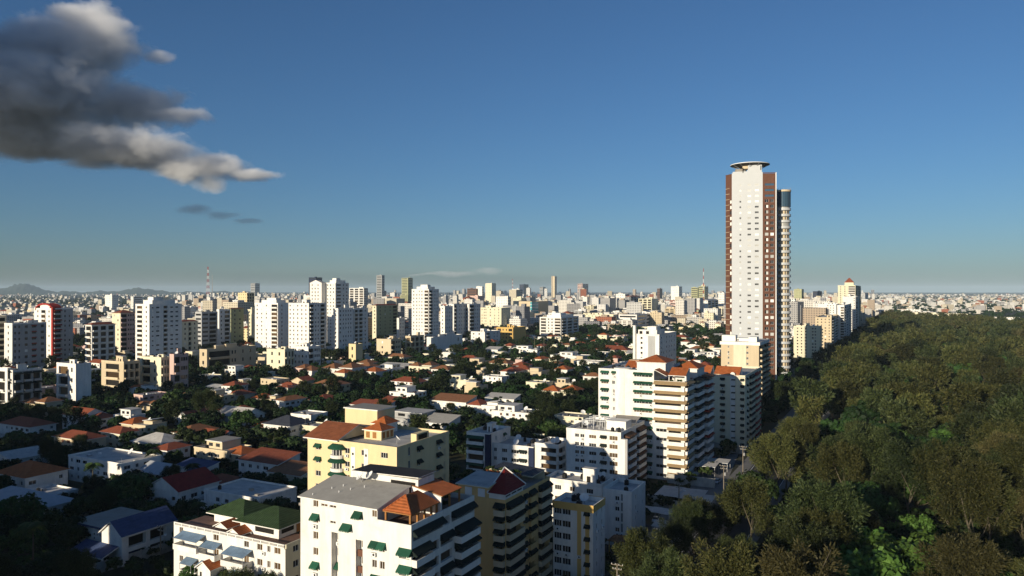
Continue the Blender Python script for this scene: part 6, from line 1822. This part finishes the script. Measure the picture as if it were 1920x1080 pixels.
for px, py, z, rz, col, lb in ((1092, 1052, 0, .4, 'silver', 'silver car parked in the dark yard below the ochre block'), (1230, 977, 0, 1.2, 'white', 'white car under the upper carport beside the white walk-up'), (1230, 1000, 0, 1.2, 'white', 'white car half under the lower carport'),
                            (1345, 905, 0, 1.0, 'white', 'white car at the gate beside the utility poles'), (1160, 1030, 0, .2, 'black', 'dark car beside the tiled gatehouse')):
    car(ground(px, py), rz, col, lb)
ai = 0
for s, q, col, lb in ((322, -48.6, 'white', 'white car on the avenue nearest the forest edge'), (352, -41, 'silver', 'silver car on the park side of the avenue'), (392, -48, 'white', 'white car on the avenue below the cream block'), (440, -40, 'black', 'dark car on the park side beyond the silver one'),
                  (520, -48, 'silver', 'silver car passing the tallest tower'), (585, -41, 'red', 'red car on the avenue past the tallest tower'), (640, -48, 'white', 'white car on the avenue at the lone cream slab'), (720, -40, 'white', 'white car far down the park side of the avenue'), (800, -48, 'silver', 'silver car far down the avenue by the balcony blocks')):
    car(along(q, s, .02), math.pi / 2 - GA, col, lb)
# garden walls, carports, gatehouse
def wall_run(pts, h, label, mat=DIRTWALL):
    m = MB()
    for (a, b) in zip(pts[:-1], pts[1:]):
        a, b = Vector(a), Vector(b); d = (b - a); L = d.length; d.normalize(); nrm = Vector((-d.y, d.x, 0)) * .1
        m.prism([tuple((a - nrm)[:2]), tuple((b - nrm)[:2]), tuple((b + nrm)[:2]), tuple((a + nrm)[:2])], 0, h, mat)
        k = int(L / 4)
        for i in range(k + 1):
            p = a + d * (L * i / max(1, k)); m.box(p.x - .17, p.y - .17, 0, p.x + .17, p.y + .17, h + .15, mat)
    c = Vector(pts[0]); o = m.build('garden_wall'); tag(o, label, 'wall')
wall_run([ground(1195, 1010), ground(1245, 1030)], 3.0, 'pale yard wall between the white walk-up and the forest')
wall_run([ground(1215, 945), ground(1300, 965), ground(1318, 948)], 3.0, 'beige wall behind the lower carport')
wall_run([ground(1252, 905), ground(1340, 915)], 3.2, 'cream wall behind the upper carport')
wall_run([ground(1320, 842), ground(1395, 852)], 3.5, 'pale wall below the cream block with dark hoods')
wall_run([ground(150, 1085), ground(230, 1062), ground(330, 1030)], 2.6, 'dim garden wall in front of the blue-roofed house')
wall_run([ground(145, 985), ground(215, 958), ground(280, 940)], 2.8, 'whitewashed wall behind the blue-roofed house')
wall_run([ground(930, 668), ground(1010, 676)], 2.4, 'white wall along the bright lawn')
wall_run([ground(935, 822), ground(1020, 826)], 3.0, 'low cream wall in front of the palms', W_CREAM)
wall_run([ground(1035, 1120), ground(1110, 1140)], 3.5, 'ochre yard wall at the bottom of the view', W_BEIGE)
def carport(p, w, d, z, label, rot=0, n=3, notch=False):
    m = MB()
    for i in range(n):
        x0, x1 = -w / 2 + w * i / n, -w / 2 + w * (i + 1) / n
        dd = d * (.55 if notch and i == n - 1 else 1)
        m.slab([(x0, -d / 2, z + .1 * (i % 2)), (x1 - .01, -d / 2, z + .1 * (i % 2)), (x1 - .01, -d / 2 + dd, z + .35 + .1 * (i % 2)), (x0, -d / 2 + dd, z + .35 + .1 * (i % 2))], .12, WROOF, FRAME)
    o = m.build('carport', None, p, -GA + rot); tag(o, label, 'carport')
    q = MB(); q.box(-.08, -.08, 0, .08, .08, z - .13, METAL); me = q.mesh('post')
    for x in (-w / 2 + .3, 0, w / 2 - .3):
        for y in (-d / 2 + .3, d / 2 - .3):
            if notch and x > 0 and y > 0: continue
            link('post', me, o, (x, y, 0))
carport(ground(1288, 947), 18, 11, 3.6, 'whitish carport roof with a notch cut from one side', notch=True, n=5)
carport(ground(1232, 975), 9, 4.5, 2.8, 'small pale carport against the beige wall')
carport(ground(1242, 1002), 5, 5, 2.8, 'square pale carport nearest the forest', n=2)
carport(ground(1345, 880), 9, 6, 3.2, 'pale shelter roof next to the tall utility pole', n=2)
carport(ground(1322, 888), 9, 7, 3.4, 'pale shelter roof below the balcony tower', n=2)
def gatehouse():
    o = thing('gatehouse', 'small open gatehouse with a tiled roof in the dark yard', 'gatehouse', ground(1172, 1035), -GA)
    m = MB(); m.hip(-4, -2.5, 4, 2.5, 3.2, 1.1, TERRAB, under=WOOD); m.build('roof', o)
    w = MB(); w.box(.5, -1.6, 0, 3.4, 1.8, 3.0, W_ORANGE); w.box(1.2, -1.66, .1, 2.2, -1.605, 2.2, DARK); w.build('wall', o)
    for x in (-3.6, -1.2):
        for y in (-2.1, 2.1): p = MB(); p.box(-.12, -.12, 0, .12, .12, 3.0, W_ORANGE); p.build('post', o, (x, y, 0))
gatehouse()
yd = MB(); yd.face([tuple(ground(a, b)[:2]) + (.010,) for a, b in ((1030, 1130), (1240, 1120), (1235, 1015), (1120, 1020))], ASPH)
yd.face([tuple(ground(a, b)[:2]) + (.010,) for a, b in ((1215, 1005), (1340, 960), (1385, 850), (1300, 860))], PAVE)
struct('yard_paving', yd)
lw = MB(); lw.face([tuple(ground(a, b)[:2]) + (.016,) for a, b in ((920, 676), (1010, 684), (1075, 690), (1060, 704), (905, 690))], LAWN); struct('lawn', lw)
# potted plants on the tan block's pergola
B = B_tan; zr = 24.6
zt = B_tan.fac('f')
ztop = zpix(938, 156.0) - .5
Mx = Matrix.Translation(B.loc) @ Matrix.Rotation(B.rz, 4, 'Z')
bush = [proto(('bush', i, 0, LEAFG if i % 2 else PALMG))[0] for i in range(4)]
pm = MB(); pm.lathe([(.20, 0), (.30, .45), (.33, .5), (.27, .5)], 0, 0, CLAY, 12); potm = pm.mesh('pot')
PLN = ['leftmost', 'second', 'third', 'fourth', 'fifth', 'sixth', 'seventh', 'eighth', 'ninth', 'tenth']
for i in range(10):
    p = Mx @ Vector((-B.w + .9 + i * .92, 11.4 + .5 * math.sin(i * 2.1), ztop + 2.76))
    o = link('potted_plant', potm, None, p, i * .7); tag(o, f'potted plant on the dark pergola of the tan block, {PLN[i]} along the row', 'potted plant', 'potted plants on the pergola')
    link('foliage', bush[i % 4], o, (0, 0, .38), 0, (.8 + .25 * math.sin(i * 1.7),) * 3)
# shrubs on the roof terraces
for nm_, BB, (x, y, z), sc, lb in (('terrace_shrub', A, (-2.4, 14.5, 28), 1.2, 'dark shrub on the rear terrace of the white block'), ('terrace_shrub', A, (-4.6, 18, 28), 1.4, 'larger dark shrub at the far end of that rear terrace'), ('terrace_shrub', A, (-5.6, .9, 28), .7, 'small green plant in the near corner of the tiled terrace'),
                              ('terrace_shrub', F_tw, (-8.6, 1.2, 34.6), 1.5, 'roof-garden shrub left of the gable on the balcony tower'), ('terrace_shrub', F_tw, (-5.2, 1.4, 34.6), 1.3, 'roof-garden shrub in the middle of the balcony tower terrace'), ('terrace_shrub', F_tw, (-2.2, 1.3, 34.6), 1.6, 'roof-garden shrub at the corner of the balcony tower')):
    M2 = Matrix.Translation(BB.loc) @ Matrix.Rotation(BB.rz, 4, 'Z'); p = M2 @ Vector((x, y, z))
    o = link(nm_, proto(('bush', 1, 0, LEAFG))[0], None, p, 1.0, (sc,) * 3); tag(o, lb, 'shrub')

# ------------------------------------------------------------------ green-roofed block and blue-roofed house, lower left
def green_block():
    c, w, d, h = spec(326, 535, 590, 1027, 545 + 68 * 1400 / 152)
    B = Bld('apartment_block', 'cream-white block under two green hip roofs with blue sheet awnings', 'apartment block', c, w, d)
    occupy(B, 1); LAND.append(('green-roofed block', Vector((c.x, c.y, h)))); h = 16.2
    mb = MB(); ops = []; fh = 3.2; rr = random.Random(2)
    for i in range(5):
        z = i * fh + .2 + 1.0
        for px, ww in ((340, 1.2), (487, 1.5), (504, .9), (520, 1.7), (405, 1.6), (462, 1.4)):
            s = B.fx(px)
            ops.append((s - ww / 2, z, s + ww / 2, z + 1.4, .25, None)); B.attach('window', window_mesh(ww, 1.4, GLASSB, 1, True), 'f', s, z, -.18)
        if i: B.attach('ac_unit', ac_mesh(), 'f', B.fx(495), z - .7)
    facade(mb, B.fac('f'), w, 0, h - .9, ops, W_WHITE)
    ro = []
    for i in range(5):
        for s, ww in ((3.0, 1.6), (8.5, 1.6)):
            z = i * fh + 1.2; ro.append((s - ww / 2, z, s + ww / 2, z + 1.4, .25, None)); B.attach('window', window_mesh(ww, 1.4, GLASS, 1, True), 'r', s, z, -.18)
    facade(mb, B.fac('r'), d, 0, h - .9, ro, W_CREAM); facade(mb, B.fac('b'), w, 0, h - .9, [], W_CREAM); facade(mb, B.fac('l'), d, 0, h - .9, [], W_CREAM)
    mb.face([(-w, 0, h - .9), (0, 0, h - .9), (0, d, h - .9), (-w, d, h - .9)], TERRACE)
    mb.build('wall', B.root)
    p = MB()
    x = -w
    while x < -.3:                                              # balustrade: posts, cap and pierced panels
        p.box(x, 0, h - .9, x + .35, .25, h, W_WHITE, skip='d'); x2 = min(x + 2.4, -.3)
        p.box(x + .353, .02, h - .18, x2 - .003, .23, h - .02, W_WHITE); p.box(x + .353, .02, h - .897, x2 - .003, .23, h - .65, W_WHITE)
        k = x + .5
        while k < x2 - .2: p.box(k, .06, h - .648, k + .12, .19, h - .182, W_WHITE); k += .3
        x = x2
    p.box(-.25, .26, h - .9, 0, d * .5, h, W_CREAM, skip='d'); p.box(-.2, d * .5 + .003, h - .9, -.05, d, h + 1.4, W_BROWN, skip='d')
    p.build('balustrade', B.root)
    x0, x1 = B.fx(448, 3.6) - w, B.fx(520, 3.6) - w
    u = MB(); z0 = h - .88
    u.box(x0, 4, z0, x1, 14, z0 + 2.4, W_WHITE); u.box(x0 - 11, 6.5, z0, x0 - .003, 14, z0 + 2.0, W_WHITE)
    u.box(x1 - 6.8, 3.93, z0 + .8, x1 - 1.4, 3.99, z0 + 2.0, DARK); u.box(x1 + .01, 4.8, z0 + .9, x1 + .07, 8.4, z0 + 2.3, DARK); u.box(x1 + .01, 9.2, z0, x1 + .07, 11.8, z0 + 2.4, WOOD)
    u.build('penthouse', B.root)
    g_ = MB(); g_.hip(x0 - 1.2, 2.8, x1 + 1.3, 15.2, z0 + 2.55, 2.5, GREENROOF, eave=.2, under=W_WHITE); g_.build('green_roof', B.root)
    g_ = MB(); g_.hip(x0 - 12.2, 5.2, x0 - .4, 15.4, z0 + 2.2, 2.6, GREENROOF, eave=.2, under=W_WHITE); g_.build('green_roof', B.root)
    t = MB(); t.box(x1 - 5, 15.6, z0, x1 + 4.5, 21, z0 + 3.6, W_CREAM); t.box(x1 - 5.2, 15.4, z0 + 3.6, x1 - .5, 19, z0 + 4.2, CONC); t.build('stair_tower', B.root)
    link('satellite_dish', dish_mesh(.9), B.root, (x1 - 2.6, 16.5, z0 + 4.2), -.5)
    xa, xb = B.fx(390) - w, B.fx(446) - w
    r = MB(); r.gable(xa, 1.2, (xa + xb) / 2 - .05, 9, z0 + 1.2, 1.1, TERRA, W_WHITE); r.gable((xa + xb) / 2 + .05, .5, xb, 8, z0 + .6, 1.2, TERRA, W_WHITE); r.build('tiled_roof', B.root)
    for pa, pb, z, out in ((343, 386, z0 - .6, 2.6), (386, 416, z0 - 1.6, 2.0), (433, 474, z0 - 1.6, 2.8), (350, 372, z0 - 6.2, 2.0), (378, 400, z0 - 6.2, 2.0), (436, 462, z0 - 6.6, 2.2)):
        a, b = B.fx(pa) - w, B.fx(pb) - w
        s = MB(); s.slab([(a, -out, z - .9), (b, -out, z - .9), (b, -.05, z), (a, -.05, z)], .08, STEELBLUE, METAL)
        for x in (a + .1, b - .1): s.tube((x, -out + .1, z - 2.4), (x, -out + .1, z - 1.0), .05, .05, METAL, 5)
        s.build('sheet_awning', B.root)
        k = MB(); k.box(a, -out, z - 3.4, b, -.006, z - 3.15, W_WHITE); k.box(a, -out, z - 3.15, b, -out + .15, z - 2.2, W_WHITE, skip='d'); k.box(b - .15, -out + .153, z - 3.15, b, -.01, z - 2.2, W_WHITE, skip='d'); k.box(a, -out + .153, z - 3.15, a + .15, -.01, z - 2.2, W_WHITE, skip='d'); k.build('balcony', B.root)
    s = B.fx(407) - w
    k = MB(); k.box(s - 1.9, -3.4, 0, s + 1.9, -.01, z0 - 6.3, W_WHITE); k.box(s - 1.2, -3.46, z0 - 10, s - .7, -3.405, z0 - 7, DARK); k.build('porch_tower', B.root)
    k = MB(); k.gable(s - 2.4, -3.9, s + 2.4, .2, z0 - 6.1, 1.6, TERRA, W_WHITE); k.build('porch_roof', B.root)
    B.finish()
green_block()
def blue_house():
    p = ground(232, 1036); B = Bld('house', 'white house with a steep blue roof and a blue-edged flat wing', 'house', p + EX * 9 - EY * 5, 18, 11, -GA)
    B.root.scale = (1.2, 1.2, 1.15); occupy(B, 1); LAND.append(('blue-roofed house', Vector((p.x, p.y, 7)))); w, d = 18, 11
    mb = MB()
    def op(k, lst):
        o = []
        for s, z, ww, hh in lst: o.append((s - ww / 2, z, s + ww / 2, z + hh, .2, None)); B.attach('window', window_mesh(ww, hh, GLASS, 1, False), k, s, z, -.16)
        return o
    facade(mb, (Vector((-w, 0, 0)), Vector((1, 0, 0)), 11.5), 11.5, 0, 6.4, op('f', [(2.0, .4, 1, 2), (4, 3.8, .6, 2), (6.6, 4.6, .5, .5), (7.6, 4.6, .5, .5), (8.6, 4.6, .5, .5), (6.6, 3.7, .5, .5), (10.2, 3.5, 1.1, 2.2)]), W_WHITE)
    facade(mb, (Vector((-6.5, -1.5, 0)), Vector((1, 0, 0)), 6.5), 6.5, 0, 6.6, op('f', []), W_WHITE)
    mb.face([(-6.5, -1.5, 6.6), (0, -1.5, 6.6), (-3.2, -1.5, 9.2)], W_WHITE); mb.face([(-6.5, d, 6.6), (0, d, 6.6), (-3.2, d, 9.2)], W_WHITE)
    mb.face([(-6.5, -1.5, 0), (-6.5, d, 0), (-6.5, d, 6.6), (-6.5, -1.5, 6.6)], W_WHITE)
    facade(mb, (Vector((0, -1.5, 0)), Vector((0, 1, 0)), d + 1.5), d + 1.5, 0, 6.6, [(1.5, 3.6, 5.5, 5.9, 1.0, DARK), (6.5, 3.6, 10.5, 5.9, 1.0, DARK), (1.5, .3, 5.5, 2.7, 1.0, W_NAVY), (6.5, .3, 10.5, 2.7, 1.0, DARK)], W_WHITE)
    facade(mb, B.fac('l'), d, 0, 6.4, [], W_WHITE); mb.face([(0, d, 0), (-w, d, 0), (-w, d, 6.4), (0, d, 6.4)], W_WHITE)
    mb.build('wall', B.root)
    r = MB(); r.slab([(-3.2, -2.0, 9.4), (.6, -2.0, 6.5), (.6, d + .4, 6.5), (-3.2, d + .4, 9.4)], .2, BLUEROOF, W_WHITE); r.slab([(-7.0, -2.0, 6.5), (-3.21, -2.0, 9.4), (-3.21, d + .4, 9.4), (-7.0, d + .4, 6.5)], .2, BLUEROOF, W_WHITE); r.build('blue_roof', B.root)
    r = MB(); r.box(-w - .6, -.7, 6.42, -6.55, d + .3, 6.9, BLUEROOF, top=CONC); r.build('flat_roof', B.root)
    r = MB(); r.slab([(-11.5, -5.4, 2.9), (-.8, -5.4, 2.9), (-.8, -1.6, 4.3), (-11.5, -1.6, 4.3)], .25, BLUEROOF, W_WHITE)
    for x in (-11.2, -6, -1): r.box(x - .15, -5.2, 0, x + .15, -4.9, 2.64, W_WHITE)
    r.build('porch_roof', B.root)
    k = MB(); k.box(-w - 1.4, -1.2, 3.0, -w + 3.4, -.01, 3.2, W_WHITE); k.box(-w - 1.4, -1.2, 3.2, -w + 3.4, -1.05, 4.1, W_WHITE, skip='d'); k.build('balcony', B.root)
    B.finish()
blue_house()
# ------------------------------------------------------------------ the cloud bank, upper left, and small clouds below it
def cloud(name, label, blobs, dist, dens, col, nscale, amp, seed, vox, warp=.3):
    """one watertight billowing body; inside it the vapour thins towards a noisy edge"""
    k = dist / F
    bl = []
    cr = random.Random(seed)
    for px, py, rx, ry in blobs:
        bl.append(((px - 960) * k, dist + cr.uniform(-.3, .3) * rx * k, H - (py - Y0) * k, rx * k, rx * k * .8, ry * k))
    cx, cy, cz = (sum(b[i] for b in bl) / len(bl) for i in range(3))
    import bmesh
    bm = bmesh.new()
    for b in bl:
        M = Matrix.Translation((b[0] - cx, b[1] - cy, b[2] - cz)) @ Matrix.Diagonal((b[3] * 1.12, b[4] * 1.12, b[5] * 1.2, 1))
        bmesh.ops.create_icosphere(bm, subdivisions=3, radius=1.0, matrix=M)
    me = bpy.data.meshes.new(name); bm.to_mesh(me); bm.free()
    o = link(name, me, None, (cx, cy, cz))
    md = o.modifiers.new('r', 'REMESH'); md.mode = 'VOXEL'; md.voxel_size = vox
    bpy.context.view_layer.update()
    me2 = bpy.data.meshes.new_from_object(o.evaluated_get(bpy.context.evaluated_depsgraph_get()))
    o.modifiers.clear(); o.data = me2; me2.name = name
    me2.materials.clear()
    m = bpy.data.materials.new(name + '_vapour'); t, n, l = nodes(m); n.remove(n['Principled BSDF'])
    tc = n.new('ShaderNodeTexCoord'); pos = tc.outputs['Object']
    wp = n.new('ShaderNodeTexNoise'); wp.inputs['Scale'].default_value = nscale * .45; wp.inputs['Detail'].default_value = 4; l.new(pos, wp.inputs['Vector'])
    w2 = n.new('ShaderNodeVectorMath'); w2.operation = 'MULTIPLY_ADD'; w2.inputs[1].default_value = (.8 / nscale,) * 3; w2.inputs[2].default_value = (-.4 / nscale,) * 3; l.new(wp.outputs['Color'], w2.inputs[0])
    w3 = n.new('ShaderNodeVectorMath'); w3.operation = 'ADD'; l.new(pos, w3.inputs[0]); l.new(w2.outputs[0], w3.inputs[1])
    pos0 = pos; pos = w3.outputs[0]
    fld = None
    for b in bl:
        s = n.new('ShaderNodeVectorMath'); s.operation = 'SUBTRACT'; s.inputs[1].default_value = (b[0] - cx, b[1] - cy, b[2] - cz); l.new(pos, s.inputs[0])
        d = n.new('ShaderNodeVectorMath'); d.operation = 'DIVIDE'; d.inputs[1].default_value = b[3:6]; l.new(s.outputs[0], d.inputs[0])
        q = n.new('ShaderNodeVectorMath'); q.operation = 'LENGTH'; l.new(d.outputs[0], q.inputs[0])
        if fld is None: fld = q.outputs['Value']
        else:
            mn = n.new('ShaderNodeMath'); mn.operation = 'SMOOTH_MIN'; mn.inputs[2].default_value = .15; l.new(fld, mn.inputs[0]); l.new(q.outputs['Value'], mn.inputs[1]); fld = mn.outputs[0]
    no = n.new('ShaderNodeTexNoise'); no.inputs['Scale'].default_value = nscale; no.inputs['Detail'].default_value = 9; no.inputs['Roughness'].default_value = .68; no.inputs['Distortion'].default_value = warp
    mp = n.new('ShaderNodeMapping'); mp.inputs['Scale'].default_value = (1, 1, 1.5); mp.inputs['Location'].default_value = (seed * 13.1, 0, 0); l.new(pos0, mp.inputs[0]); l.new(mp.outputs[0], no.inputs['Vector'])
    a = n.new('ShaderNodeMath'); a.operation = 'MULTIPLY_ADD'; a.inputs[1].default_value = amp; a.inputs[2].default_value = 1 - amp * .62; l.new(no.outputs['Fac'], a.inputs[0])
    sb = n.new('ShaderNodeMath'); sb.operation = 'SUBTRACT'; l.new(a.outputs[0], sb.inputs[0]); l.new(fld, sb.inputs[1])
    mr_ = n.new('ShaderNodeMapRange'); mr_.inputs['From Min'].default_value = .0; mr_.inputs['From Max'].default_value = .46; mr_.inputs['To Max'].default_value = dens; l.new(sb.outputs[0], mr_.inputs[0])
    v = n.new('ShaderNodeVolumePrincipled'); v.inputs['Color'].default_value = (*col, 1); v.inputs['Anisotropy'].default_value = -.1
    l.new(mr_.outputs[0], v.inputs['Density']); l.new(v.outputs[0], n['Material Output'].inputs['Volume'])
    me2.materials.append(m)
    m.cycles.volume_step_rate = .25
    tag(o, label, 'cloud')
    return o
cloud('cloud', 'big dark grey cloud bank with a few lit upper edges', [(-60, 150, 170, 130), (60, 95, 165, 100), (190, 95, 110, 72), (90, 190, 210, 85), (235, 195, 120, 62), (335, 216, 80, 17), (60, 250, 210, 58), (250, 285, 180, 40), (375, 312, 120, 34), (475, 328, 72, 15), (388, 345, 40, 24), (170, 35, 75, 40), (300, 105, 40, 16)],
      5000, .014, (.965, .97, .99), .0045, 1.7, 2, 45)
cloud('cloud', 'larger unseen cloud added outside the view to shade the dark cloud bank', [(-1010, -185, 660, 225), (-1400, -170, 520, 220), (-800, -40, 400, 120)], 3535, .010, (.94, .95, .97), .0015, .6, 9, 160)  # unseen cloud, added to cast shade on the visible bank
cloud('cloud', 'small grey wisp hanging below the dark cloud bank', [(362, 397, 44, 13), (415, 404, 40, 9), (460, 415, 34, 7)], 6000, .0045, (.8, .82, .86), .004, 1.0, 5, 14)
cloud('cloud', 'faint low streak of cloud above the slim grey towers', [(850, 515, 60, 6), (915, 510, 36, 8), (795, 517, 45, 3)], 24000, .0006, (.9, .9, .92), .0012, 1.0, 7, 40)
# ------------------------------------------------------------------ labels for the scattered things: what they are and the landmark they stand by
ORD = ['', 'second', 'third', 'fourth', 'fifth', 'sixth', 'seventh', 'eighth', 'ninth', 'tenth', 'eleventh', 'twelfth', 'thirteenth', 'fourteenth', 'fifteenth', 'sixteenth', 'seventeenth', 'eighteenth', 'nineteenth', 'twentieth']
def ordinal(i): return ORD[i] if i < len(ORD) else f'{i + 1}th'
def label_auto():
    buckets = {}
    for o, desc, p in AUTO:
        a = proj(p); best = None
        for nm_, q in LAND:
            b = proj(q); dx, dy = a[0] - b[0], (a[1] - b[1]) * 1.6
            dd = math.hypot(dx, dy) * (.6 + .4 * abs(math.log(p.y / q.y))) + abs(math.log(p.y / q.y)) * 60
            if best is None or dd < best[0]: best = (dd, nm_, q, dx)
        _, nm_, q, dx = best
        r = math.log(p.y / q.y)
        rel = 'behind' if r > .12 else ('in front of' if r < -.12 else 'beside')
        side = ('left' if dx < 0 else 'right')
        key = (desc, rel, nm_, side)
        buckets.setdefault(key, []).append((math.hypot(p.x - q.x, p.y - q.y), o))
    for (desc, rel, nm_, side), lst in buckets.items():
        lst.sort(key=lambda t: t[0])
        both = any((desc, rel, nm_, s) in buckets for s in ('left', 'right') if s != side)
        for i, (_, o) in enumerate(lst):
            w = f'{desc} {rel} the {nm_}'
            if rel == 'beside' : w = f'{desc} just {side} of the {nm_}'
            elif both: w = f'{desc} {rel} the {nm_}, {side} side' if rel == 'behind' else f'{desc} {rel} the {nm_}, {side}'
            if len(lst) > 1: w += f', {ordinal(i)} nearest'.replace(',  nearest', ', nearest')
            if len(w.split()) > 16: w = w.replace('in front of the', 'before the').replace(' just ', ' ')
            o['label'] = w
    rows = {}
    for o, nm_, q, s, dd in FOREST:
        rows.setdefault((nm_, int((q + 50) / 10)), []).append((s, o))
    for (nm_, r), lst in rows.items():
        lst.sort(key=lambda t: t[0])
        for i, (_, o) in enumerate(lst):
            w = f'{ordinal(i)} {nm_} from the camera' if i else f'nearest {nm_}'
            o['label'] = f'{w} in the {ordinal(r) or "first"} tree row from the avenue'
label_auto()
